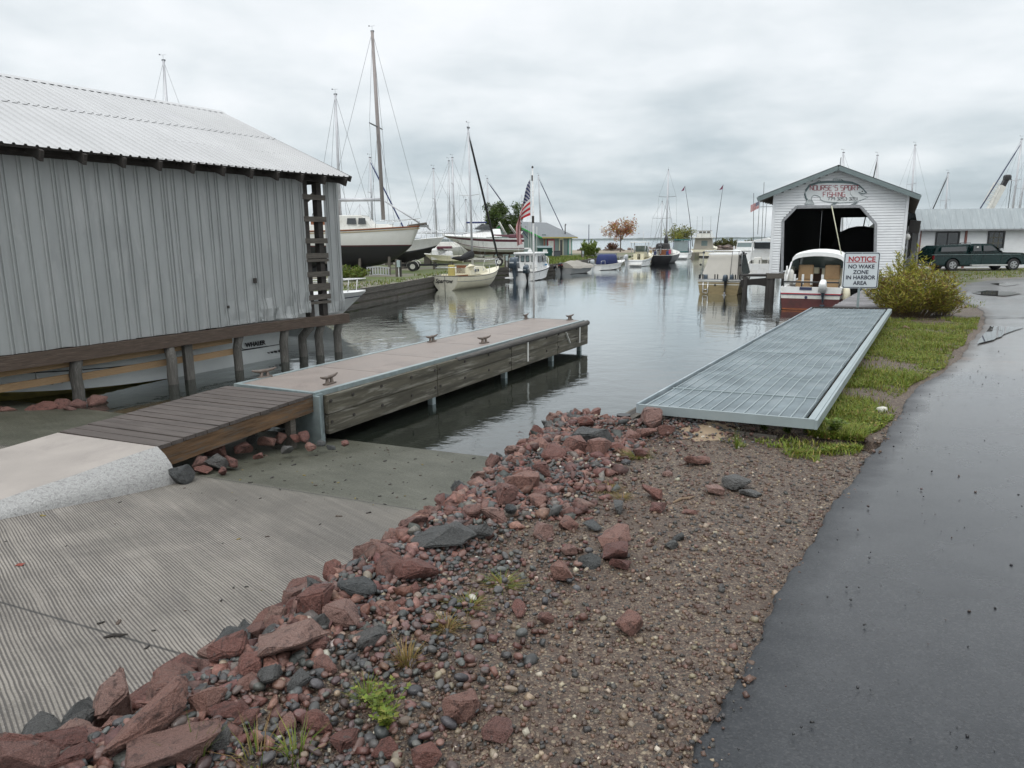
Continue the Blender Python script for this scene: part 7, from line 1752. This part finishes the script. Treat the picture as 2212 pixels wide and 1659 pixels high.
b = MB(); b.add([(-.1, 0, 1.4), (-.1, .3, 1.35), (-.15, .35, 2.0), (-.12, 0, 2.1)], [(0, 1, 2, 3)]); b.build('ensign', M('ensign cloth', (.25, .03, .05), .8), t); tubes(t, 'stern_pulpit', [[(.1, 1.0, 1.2), (.1, 1.0, 1.75), (.1, -1.0, 1.75), (.1, -1.0, 1.2)]], .02, STEEL)
for (x, y) in ((3.2, -1.15), (3.2, 1.15), (5.6, -1.0), (5.6, 1.0), (7.2, -.6)):
    b = MB(); b.bar((x, y, -kz + LAND_Z - .0), (x, y * .8, -.25), .13, .13); b.build('stand_post', OLDW, t)
b = MB(); b.bar((3.2, -1.2, -.35), (5.5, -1.2, -1.0), .07, .16); b.build('brace', OLDW, t)
b = MB(); b.box((4.0, 0, -1.225), (3, .5, .05)); b.build('keel_block', OLDW, t)
# ladder lying on its side, pedestals
p = aty(792, 588, 39.0); t = thing('step_ladder', 'grey step ladder lying on its side in the grass under the laid-up ketch', 'ladder', (p.x, 39, LAND_Z), R(-4)); b = MB()
for z in (.06, .46): b.bar((0, 0, z + .02), (.68, 0, z + .06), .03, .05); b.bar((.68, 0, z + .06), (1.25, .1, z - .02 if z > .1 else z), .03, .05)
b.build('side_bar', ALU, t)
for x in np.linspace(.05, 1.2, 9): b = MB(); b.bar((x, 0, .08), (x, 0, .5), .03, .05, up=(1, 0, 0)); b.build('rung', ALU, t)
def pedestal(px, py, Y, h, label):
    p = aty(px, py, Y); t = thing('power_pedestal', label, 'power pedestal', (p.x, Y, LAND_Z)); b = MB(); b.box((0, 0, h / 2), (.16, .16, h)); b.build('post', OLDW, t); b = MB(); b.box((.16, .02, h / 2 - .03), (.14, .14, h - .05)); b.build('back_post', DARKW, t); b = MB(); b.rbox((.10, -.12, h * .55), (.17, .10, h * .38), .02); b.build('meter_box', M('pedestal grey', (.33, .40, .40), .5), t); b = MB(); b.tube([(.10, -.1, h * .55), (.10, -.1, 0)], .025, 6); b.build('conduit', WHITE, t)
pedestal(858, 586, 38.6, .92, 'weathered timber post with a meter box at the quay edge below the laid-up ketch'); pedestal(1092, 574, 50.4, .85, 'grey power pedestal on the quay between the cream sloop and the pilothouse boat'); pedestal(1257, 555, 73, .78, 'grey power pedestal beside the sumac bush by the quay')
# powerboat behind the ketch bow, express cruiser, skiff, trailers
p = aty(958, 511, 50); L_ = 7.5; t = thing('laid_up_powerboat', 'white powerboat with black bottom laid up behind the bow of the big ketch', 'boat', (p.x - L_ * .98, 51.2, LAND_Z + .75), R(-8))
rows = make_hull(L_, 2.6, .95, 1.35, .35, [BOT, WHITE], t, bands=[0, 0, 0, 1, 1, 1, 1, 1, 1], rake=1.0, zc0=.1); make_deck(rows, WHITE, t, .4, .5); cabin(t, 2.6, 5.4, 2.0, 1.2, 1.1, 1.75, WHITE, rake1=1.4); panel(t, [(3.9, -.85, 1.5), (4.5, -.75, 1.5), (3.9, -.7, 2.1), (3.5, -.8, 2.1)], CLEARG, 'windscreen'); make_rail(rows, STEEL, t, .6, 1, .5, r=.02)
for x in (1.5, 4.5): b = MB(); b.box((x, 0, -.55), (.5, 1.6, .42)); b.build('block', OLDW, t)
CYY = 54.0; p0, p1 = aty(956, 520, CYY), aty(1130, 540, CYY); L_ = p1.x - p0.x; t = thing('express_cruiser', 'white express cruiser with maroon stripes standing on a trailer in the boatyard', 'boat', (p1.x, CYY, 1.88), R(180 + 3))
rows = make_hull(L_, 2.3, .74, 1.0, .42, [BOT, WHITE, MAROON, M('brown bottom', (.10, .065, .05), .7)], t, bands=[3, 1, 1, 1, 1, 1, 2, 2, 1], tr=.95, rake=1.5, zc0=-.08, nose=2.4); make_deck(rows, WHITE, t, .42, .2, inset=.2, cam_=.12)
make_strip(rows, MAROON, t, 3, .022, 'lower_stripe')
o = cabin(t, 1.6, 5.2, 1.95, .9, .85, 1.42, WHITE, 'foredeck_house', .1, 2.3, .75)
for sg in (1, -1): panel(t, [(2.35, sg * .78, 1.30), (3.6, sg * .62, 1.42), (3.0, sg * .58, 1.78), (2.35, sg * .72, 1.72)], GLASS, 'windscreen'); panel(t, [(.6, sg * 1.12, .80), (2.2, sg * 1.1, .95), (2.2, sg * 1.06, 1.03), (.6, sg * 1.08, .98)], MAROON, 'flash')
panel(t, [(3.7, -.55, 1.42), (3.7, .55, 1.42), (3.0, .58, 1.80), (3.0, -.58, 1.80)], CLEARG, 'windscreen'); tubes(t, 'radar_arch', [[(1.2, -1.0, .9), (1.75, -.95, 1.9), (1.75, .95, 1.9), (1.2, 1.0, .9)], [(.4, -1.0, .85), (1.0, -.95, 1.7), (1.0, .95, 1.7), (.4, 1.0, .85)], [(.4, -1.0, .85), (.1, -.9, 1.2), (.1, .9, 1.2), (.4, 1.0, .85)]], .035, OFFW)
b = MB(); b.rbox((.55, 0, .62), (1.1, 1.9, .42), .2); b.build('cockpit_cover', MAROON, t); b = MB(); b.rbox((3.4, 0, 1.85), (1.5, 1.5, .09), .15); b.build('blue_top', CANVB, t); b = MB(); b.box((-.25, 0, .0), (.5, 1.9, .08)); b.build('swim_platform', WHITE, t); make_rail(rows, STEEL, t, .6, 1, .3, r=.014)
def trailer(label, p, L_, rz, wheels, zf, w=1.7):
    t = thing('boat_trailer', label, 'trailer', p, rz); b = MB()
    for y in (-w / 2 + .25, w / 2 - .25): b.bar((0, y, zf), (L_, y, zf), .09, .12)
    for x in np.linspace(.1, L_ * .8, 4): b.bar((x, -w / 2 + .25, zf), (x, w / 2 - .25, zf), .07, .08)
    b.bar((L_, 0, zf), (L_ + .9, 0, zf), .1, .1); b.build('frame', OFFW if zf > .45 else BLACKP, t)
    for x in wheels:
        for sg in (1, -1):
            q = MB(); q.tube([(x, sg * (w / 2 - .1), .30), (x, sg * (w / 2 + .08), .30)], .30, 18); o = q.build('wheel', RUBBER, t); q = MB(); q.tube([(x, sg * (w / 2 - .11), .30), (x, sg * (w / 2 + .09), .30)], .16, 14); q.build('rim', OFFW, o)
            q = MB(); q.loft([[(x + .38 * math.cos(a), sg * (w / 2 - .14), .30 + .38 * math.sin(a)), (x + .38 * math.cos(a), sg * (w / 2 + .12), .30 + .38 * math.sin(a))] for a in np.linspace(0, math.pi, 9)]); q.build('mudguard', OFFW, t)
    return t
pw = aty(1078, 571, 53.0); trailer('white tandem trailer carrying the express cruiser', (pw.x + 1.4, 54, LAND_Z), 5.4, R(180), (1.4,), .52)
pw = aty(893, 575, 45.5); trailer('empty black boat trailer standing behind the quay post', (pw.x - 1.0, 45.8, LAND_Z), 2.6, R(0), (1.0,), .38, 1.3)
p0 = aty(1000, 556, 48.5); t = thing('cream_skiff', 'small cream skiff heaped with white wrapped gear on a stand in the boatyard', 'boat', (p0.x, 48.5, LAND_Z + .52), R(180 - 4)); rows = make_hull(2.6, 1.2, .36, .48, .12, [CREAM], t, nose=3, tr=.9, rake=.4); make_deck(rows, OFFW, t, .75, .1)
b = MB()
for i in range(6): b.rbox((.9 + .3 * (i % 4) , rng.uniform(-.3, .3), .25), (.5, .42, rng.uniform(.3, .62)), .15)
b.each('wrapped_gear', WHITE, t); b = MB(); b.rbox((1.2, .1, .82), (1.0, .7, .16), .15); b.build('maroon_cover', MAROON, t); b = MB(); b.box((.8, 0, -.32), (.12, 1.0, .42)); b.box((1.9, 0, -.3), (.12, .9, .46)); b.each('trestle', OLDW, t)
# dumpster, bin, grey green house
p = aty(1176, 556, 78); t = thing('dumpster', 'dark green dumpster standing in front of the grey green house', 'dumpster', (p.x, 78, LAND_Z), R(4)); DG = M('dumpster green', (.01, .075, .06), .5, 0, .15, 5)
b = MB(); b.add([(-.75, -.5, .15), (.75, -.5, .15), (.75, .5, .15), (-.75, .5, .15), (-.78, -.62, 1.0), (.78, -.62, 1.0), (.78, .5, 1.2), (-.78, .5, 1.2)], [(0, 3, 2, 1), (0, 1, 5, 4), (1, 2, 6, 5), (2, 3, 7, 6), (3, 0, 4, 7)]); b.build('bin', DG, t); b = MB(); b.quad((-.8, -.66, 1.02), (.8, -.66, 1.02), (.8, .52, 1.23), (-.8, .52, 1.23)); b.build('lid', M('lid grey green', (.10, .15, .15), .5), t); b = MB(); b.box((0, -.60, .72), (.45, .02, .26)); b.build('placard', WHITE, t); b = MB(); b.box((-.81, -.2, .6), (.08, .5, .14)); b.box((.81, -.2, .6), (.08, .5, .14)); b.each('lift_pocket', DG, t)
p = aty(1203, 556, 77); t = thing('waste_bin', 'dark grey square litter bin beside the dumpster', 'bin', (p.x, 77, LAND_Z)); b = MB(); b.rbox((0, 0, 0), (.62, .62, .68), .06); b.build('body', M('bin slate', (.07, .08, .09), .6, 0, .2, 6, stretch=(8, 8, 1)), t); b = MB(); b.rbox((0, 0, .66), (.68, .68, .06), .05); b.build('rim', BLACKP, t)
HG = M('grey green house siding', (.17, .225, .215), .7, 0, .08, 2, stretch=(3, 3, .6)); HC, HE = aty(1165, 512, 84), aty(1236, 512, 92); sd_ = Vector((HE.x - HC.x, HE.y - HC.y, 0)); HL = sd_.length; sd_.normalize(); gd = Vector((-sd_.y, sd_.x, 0)); HW = 7.6; ez = 2.95 - LAND_Z; pz_ = aty(1102, 479, 86).z - LAND_Z
t = thing('grey_green_house', 'grey green gabled workshop with bright green rake trim and coloured doorways', 'house', (HC.x, HC.y, LAND_Z), math.atan2(sd_.y, sd_.x))
b = MB(); b.quad((0, 0, 0), (HL, 0, 0), (HL, 0, ez), (0, 0, ez)); b.quad((0, HW, 0), (HL, HW, 0), (HL, HW, ez), (0, HW, ez)); b.add([(0, 0, 0), (0, HW, 0), (0, HW, ez), (0, HW / 2, pz_ - .1), (0, 0, ez)], [(0, 1, 2, 3, 4)]); b.add([(HL, 0, 0), (HL, HW, 0), (HL, HW, ez), (HL, HW / 2, pz_ - .1), (HL, 0, ez)], [(4, 3, 2, 1, 0)]); b.build('wall', HG, t)
sl = (pz_ - ez) / (HW / 2); b = MB(); b.loft([[(x, -.5, ez - .5 * sl + .06), (x, HW / 2, pz_ + .06), (x, HW + .5, ez - .5 * sl + .06)] for x in (-.35, HL + .5)]); b.build('roof', M('slate grey shingles', (.17, .185, .195), .75, 0, .15, 2, stretch=(1, 4, 1)), t)
for y0_, y1_ in ((-.5, HW / 2), (HW + .5, HW / 2)): b = MB(); b.bar((-.37, y0_, ez - .5 * sl - .02), (-.37, y1_, pz_ - .02), .05, .16); b.build('rake_trim', M('bright green trim', (.03, .30, .06), .5), t)
b = MB(); b.bar((-.3, -.52, ez - .5 * sl), (HL + .5, -.52, ez - .5 * sl), .04, .16); b.build('eave_trim', M('ochre trim', (.42, .34, .10), .6), t)
for x, w, h, z, mt, ft_, nm in ((.9, .5, 1.35, .95, TEAK, HG, 'door'), (2.2, 1.5, 1.75, .0, OFFW, M('red door frame', (.38, .03, .06), .5), 'roller_door'), (5.4, .8, 1.85, .0, BLACKP, CREAM, 'door'), (8.0, .8, 1.8, .1, OFFW, M('teal frame', (.02, .26, .20), .5), 'door')):
    b = MB(); b.box((x + w / 2, -.03, z + h / 2), (w, .05, h)); o = b.build(nm, mt, t); b = MB()
    for xx in (x - .09, x + w + .09): b.box((xx, -.04, z + h / 2), (.18, .08, h + .18))
    b.box((x + w / 2, -.04, z + h + .09), (w + .36, .081, .18)); b.build('frame', ft_, o)
tubes(t, 'stove_pipe', [[(7.9, .4, ez + .1), (7.9, .4, ez + 1.3)], [(7.9, .4, ez + 1.3), (8.05, .35, ez + 1.4)]], .07, BLACKP); tubes(t, 'aerial_pole', [[(8.3, .6, ez), (8.3, .6, ez + 1.5)]], .025, WIREM)
p = aty(1280, 548, 88); t = thing('lamp_mast', 'thin dark pole standing by the shore right of the grey green house', 'pole', aty(1271.5, 543, 92)); tubes(t, 'shaft', [[(0, 0, -1), (0, 0, 3.3)]], .05, NAVYS)
t = thing('grill_stand', 'dark barbecue grill on legs by the shore right of the grey green house', 'grill', (aty(1270, 548, 88).x, 88, LAND_Z)); b = MB(); b.rbox((0, 0, .5), (.5, .45, .5), .1); b.build('firebox', BLACKP, t); b = MB(); b.box((.25, 0, 1.15), (1.0, .4, .08)); b.build('shelf', DARKW, t); tubes(t, 'leg', [[(-.2, 0, 0), (-.2, 0, 1.15)]], .03, BLACKP); tubes(t, 'leg', [[(.65, 0, 0), (.65, 0, 1.15)]], .03, BLACKP)
b = MB(); b.box((0, 0, .12), (2.6, 1.2, .5)); o = b.build('concrete_block', M('grey block', (.21, .225, .235), .8), loc=aty(1305, 549, 80)); o.location.z = LAND_Z; o.rotation_euler.z = .1; tag(o, 'low grey concrete block lying on the far gravel lot', 'block')

# trees and shrubs
def tree(name, label, loc, h, crown, leaf, n, cols, llen, nl=7, seed=1, spread=1., trunk=.12, base=.3):
    r2 = random.Random(seed); t = thing(name, label, 'tree', loc); b = MB(); V = []; tips = []
    b.tube([(0, 0, -.1), (.03, .02, h * base), (-.04, .0, h * .6)], [trunk, trunk * .8, trunk * .4], 8)
    for i in range(nl):
        a = i * 2.4 + r2.uniform(-.3, .3); z0 = h * (base * .9 + .35 * r2.random()); e_ = Vector((math.cos(a) * crown * r2.uniform(.45, 1) * spread, math.sin(a) * crown * r2.uniform(.45, 1) * spread, h * r2.uniform(.62, 1.0))); p0 = Vector((0, 0, z0)); m1 = p0.lerp(e_, .5) + Vector((0, 0, .08 * h))
        b.tube([p0, m1, e_], [trunk * .45, trunk * .3, trunk * .1], 6)
        for j in range(6):
            f = r2.uniform(.35, 1); c = p0.lerp(m1, f * 2) if f < .5 else m1.lerp(e_, f * 2 - 1); tips.append(c + Vector((r2.gauss(0, 1), r2.gauss(0, 1), r2.gauss(0, .8))) * crown * .22)
            b.tube([c, tips[-1]], [trunk * .1, trunk * .04], 4, False)
    b.build('trunk', M('bark ' + name, (.10, .085, .07), .85, 0, .3, 8), t)
    C = []
    for i in range(n):
        c = r2.choice(tips); q = c + Vector((r2.gauss(0, 1), r2.gauss(0, 1), r2.gauss(0, 1))) * crown * .13; d = Vector((r2.uniform(-1, 1), r2.uniform(-1, 1), r2.uniform(-.8, .6))).normalized() * llen * r2.uniform(.6, 1.4); s_ = d.cross(Vector((r2.uniform(-1, 1), r2.uniform(-1, 1), r2.uniform(-1, 1)))).normalized() * llen * .35; V += [q, q + d * .5 + s_, q + d, q + d * .5 - s_]
        C.append(hash((tips.index(c)) * 7919) % 100 / 100)
    V = np.array([v[:] for v in V]); F = np.arange(len(V)).reshape(-1, 4); cc = pal(len(F), cols) * (.75 + .5 * np.array(C))[:, None]
    o = np_mesh('crown', V, F, LEAF, np.repeat(np.clip(cc, 0, 1), 4, 0)); o.parent = t; return t
GC = [(3, (.05, .085, .014)), (2, (.08, .115, .02)), (1, (.035, .06, .012))]
tree('poplar_tree', 'dark green bushy tree behind the express cruiser', (aty(1066, 520, 72).x, 72, LAND_Z), 5.6, 1.25, 0, 4200, GC, .17, 9, 2, 1, .10, .12); tree('poplar_tree', 'green bushy tree touching the left end of the grey green house', (aty(1100, 520, 74).x, 74, LAND_Z), 5.5, 1.35, 0, 4200, GC, .17, 9, 5, 1, .10, .12)
OC = [(3, (.34, .13, .07)), (2, (.40, .22, .08)), (1.8, (.27, .24, .06)), (1, (.24, .085, .05))]
tree('maple_tree', 'small autumn maple with orange red leaves standing on the spit by the lake', (aty(1340, 540, 108).x, 108, LAND_Z), 4.4, 2.1, 0, 1900, OC, .24, 10, 11, 1.05, .10, .30)
tree('willow_tree', 'small yellow green willow behind the green bimini boat', (aty(1464, 530, 116).x, 116, LAND_Z), 3.6, 2.0, 0, 2600, [(3, (.19, .20, .03)), (2, (.14, .16, .03))], .22, 9, 14, 1, .10, .15)
shrub('bright green sumac bush at the quay between the tarp-covered boat and the blue cover boat', (aty(1275, 556, 74).x, 74, LAND_Z), .85, 1.9, 40, 40, [(3, (.12, .18, .025)), (2, (.17, .22, .04))], .26, .06, 'sumac_bush', 'bush', seed=8)
shrub('reddish shrub on the shore rocks left of the orange maple', (aty(1322, 535, 118).x, 118, LAND_Z), 1.0, 1.3, 40, 30, [(2, (.16, .06, .05)), (1, (.12, .10, .03))], .25, .06, 'shore_shrub', 'bush', seed=9)
shrub('green shrub by the left bank at the foot of the laid-up ketch', (aty(755, 592, 35).x, 35, LAND_Z), .9, .75, 60, 40, YG, .13, .03, 'quay_shrub', 'bush', seed=10)
# shoreline boulders
RB = M('shore boulder', (.17, .14, .125), .8, 0, .3, 2, .5, 6, rnd=.35, col2=(.24, .17, .14))
for px in list(range(1248, 1430, 9)) + [1395, 1400, 1406]:
    Y_ = 122 + rng.uniform(-4, 4) if px < 1390 else 110 + rng.uniform(-3, 3); r = rng.uniform(.35, .8) * (1.5 if px > 1392 else 1); o = bpy.data.objects.new('shore_boulder', rng.choice(RM_BLOCK)); COL.objects.link(o); q = aty(px + rng.uniform(-3, 3), 535, Y_); o.location = (q.x, Y_, LAND_Z + r * .25); o.scale = (r, r, r * .8); o.rotation_euler = (0, 0, rng.uniform(0, 6)); o.material_slots[0].link = 'OBJECT'; o.material_slots[0].material = RB; tag(o, 'rounded boulder in the row along the far lake shore', 'boulder', 'boulders along the lake shore')
# breakwater pier on the right with scrub
Yb = 118.0; a, c = aty(1538, 538, Yb), aty(1640, 536, Yb); t = thing('breakwater_pier', 'low dark timber pier crossing behind the flybridge cruiser', 'pier', (a.x, Yb, 0)); b = MB(); b.box(((c.x - a.x) / 2, 0, .68), (c.x - a.x, 2, .2)); b.build('deck', OLDW, t); b = MB(); b.box(((c.x - a.x) / 2, -.9, .2), (c.x - a.x, .1, .9)); b.build('face_boards', BLACKP, t)
for i, px in enumerate(range(1545, 1640, 7)):
    q = aty(px, 535, 128); r = rng.uniform(.7, 1.25) * (1.3 if 1550 < px < 1585 else .75); o = bpy.data.objects.new('breakwater_boulder', rng.choice(RM_BLOCK)); COL.objects.link(o); o.location = (q.x, 128, .35 + r * .3); o.scale = (r, r, r * .75); o.rotation_euler = (0, 0, rng.uniform(0, 6)); o.material_slots[0].link = 'OBJECT'; o.material_slots[0].material = RB; tag(o, 'dark boulder of the breakwater behind the pier', 'boulder', 'boulders of the breakwater')
for px, h, sd2 in ((1552, 1.5, 1), (1572, 2.1, 2), (1585, 1.4, 3), (1614, 1.7, 4)): shrub({1: 'leftmost scrub bush on the breakwater rocks', 2: 'tallest scrub bush on the breakwater rocks', 3: 'low scrub bush right of the tallest one on the breakwater', 4: 'scrub bush on the breakwater beside the moored grey white cruiser'}[sd2], (aty(px, 535, 129).x, 129, .6), 1.5, h, 40, 30, [(3, (.11, .11, .025)), (2, (.08, .09, .02))], .3, .08, 'scrub_bush', 'bush', seed=20 + sd2)
b = MB(); b.loft([[(x, y, z) for x in np.linspace(aty(1535, 535, 128).x, aty(1700, 535, 128).x, 8)] for y, z in ((124, -1), (127, .5), (130, .6), (136, -1))]); struct('breakwater', b, RB)

# ---- sailboats whose masts rise behind: hull on stands or afloat, bare mast
def mast_boat(label, top, bot, Y, z0=LAND_Z, fr=None, sp=(.6,), r=.07, furl=None, gear=True, leanfore=2.8, a=90., col=WHITE):
    P1, P0 = aty(*top, Y), aty(*bot, Y); d = (P1 - P0); foot = P0 - d * ((P0.z - (z0 + 1.6)) / d.z) if abs(P0.z - z0 - 1.6) > .05 else P0
    t = thing('sailboat', label, 'sailboat', (foot.x, Y, z0), az(a))
    hh = P1.z - foot.z; o = thing('hull_base', None, None) if False else None
    rows = hull_pts(6.5, 2.2, 1.3, 1.5, -.5, rake=.9, tr=.6, round_=True, fm=.1); b = MB(); m = len(rows[0]) - 1
    for sg in (1, -1): b.loft([[(x - 3.2, sg * y, z) for x, y, z in r_] for r_ in rows])
    r0 = rows[0]; b.add([(x - 3.2, y, z) for x, y, z in r0] + [(x - 3.2, -y, z) for x, y, z in reversed(r0)], [tuple(range(2 * len(r0)))]); b.build('hull', col, t, fix=True, smooth=True)
    b = MB(); b.loft([[(r_[-1][0] - 3.2, r_[-1][1] * q, r_[-1][2]) for q in (-1, 0, 1)] for r_ in rows]); b.build('deck', OFFW, t); cabin(t, -1.2, 1.6, 1.2, .8, 1.3, 1.75, OFFW, rake1=.4)
    if z0 > .3: b = MB(); b.box((-.8, 0, .28), (.5, 1.2, .56)); b.box((1.2, 0, .3), (.5, .9, .6)); b.each('cradle_block', OLDW, t)
    ca = math.cos(-t.rotation_euler.z); sa = math.sin(-t.rotation_euler.z); lx, ly = (d.x / d.z) * ca, (d.x / d.z) * sa
    mast_parts(t, (0, 0, 1.6), hh, r, sp, .8, (lx, ly), True, ALU, 1.0, leanfore, 2.9, (2.2, .9, ALU), furl, gear, wire_r=.006 + .00002 * Y)
    return t
BLF = (.05, CANVB); BKF = (.05, BLACKP); NVF = (.05, NAVYS)
mast_boat('sailboat whose mast with blue furled jib stands between the two masts of the ketch', (799, 341), (804, 471), 58, furl=BLF, leanfore=2.9)
mast_boat('sailboat whose bare mast tip shows above the roof ridge of the grey boathouse', (353, 131), (360, 222), 40, r=.085, a=80)
mast_boat('sailboat with a plain mast rising behind the bow of the laid-up powerboat', (936, 365), (944, 521), 60, r=.075)
mast_boat('sailboat with the thin dark mast left of the twin masts behind the cruiser', (969.5, 348), (972, 510), 66, r=.05)
mast_boat('sailboat with the tall pale mast bearing a radar dome behind the cruiser', (977, 341), (982, 511), 64, r=.085, sp=(.45, .7))
mast_boat('sailboat with a short mast rising behind the windscreen of the cruiser', (1006, 432), (1009, 512), 70, r=.06)
mast_boat('sailboat with a mast and dark furled jib rising behind the green trees', (1052.5, 386), (1055, 470), 78, furl=NVF, r=.08, leanfore=4.2)
mast_boat('sailboat with mast and navy furled jib rising behind the grey green house', (1163, 379), (1168, 477), 104, furl=NVF, r=.085, leanfore=3.6)
mast_boat('sailboat with a plain thick mast behind the ridge of the grey green house', (1127, 420), (1128, 477), 102, r=.09, gear=False)
mast_boat('sailboat with a tiny distant mast left of the ketch mainmast', (777, 441), (779, 480), 75, r=.05, gear=False)
RZ = .5
mast_boat('sailboat whose mast shows just right of the boathouse gable peak', (1822, 330), (1821, 400), 66, RZ, r=.08)
mast_boat('sailboat with a dark furled jib rising behind the right roof slope of the white boathouse', (1895.5, 336), (1893, 395), 68, RZ, r=.085, furl=BKF, leanfore=-1.2)
mast_boat('sailboat with the tallest mast between the white boathouse and the low building', (1977, 314), (1969, 425), 70, RZ, r=.09)
mast_boat('sailboat with a short mast and dark furled jib behind the low building', (2048, 374), (2043, 450), 74, RZ, r=.08, furl=BKF, leanfore=-2.4)
mast_boat('sailboat with tall mast and long dark furled jib right of the crane', (2207, 301), (2188, 448), 66, RZ, r=.085, furl=NVF, leanfore=-4.2)
mast_boat('sailboat with a second tall mast cut by the right edge of the picture', (2222, 330), (2203, 448), 69, RZ, r=.08)

# ---------------------------------------------------------------- damp air over the lake
m = bpy.data.materials.new('damp air'); m.use_nodes = True; k = NT(m.node_tree); k.n.remove(k.n['Principled BSDF'])
pv = k.new('ShaderNodeVolumePrincipled'); pv.inputs['Color'].default_value = (.82, .88, .93, 1); pv.inputs['Density'].default_value = 0.9e-4; pv.inputs['Anisotropy'].default_value = .3
k.l.new(pv.outputs[0], k.n['Material Output'].inputs['Volume'])
b = MB(); b.box((0, 4000, 24), (24000, 12400, 53)); tag(b.build('haze', m), kind='stuff')
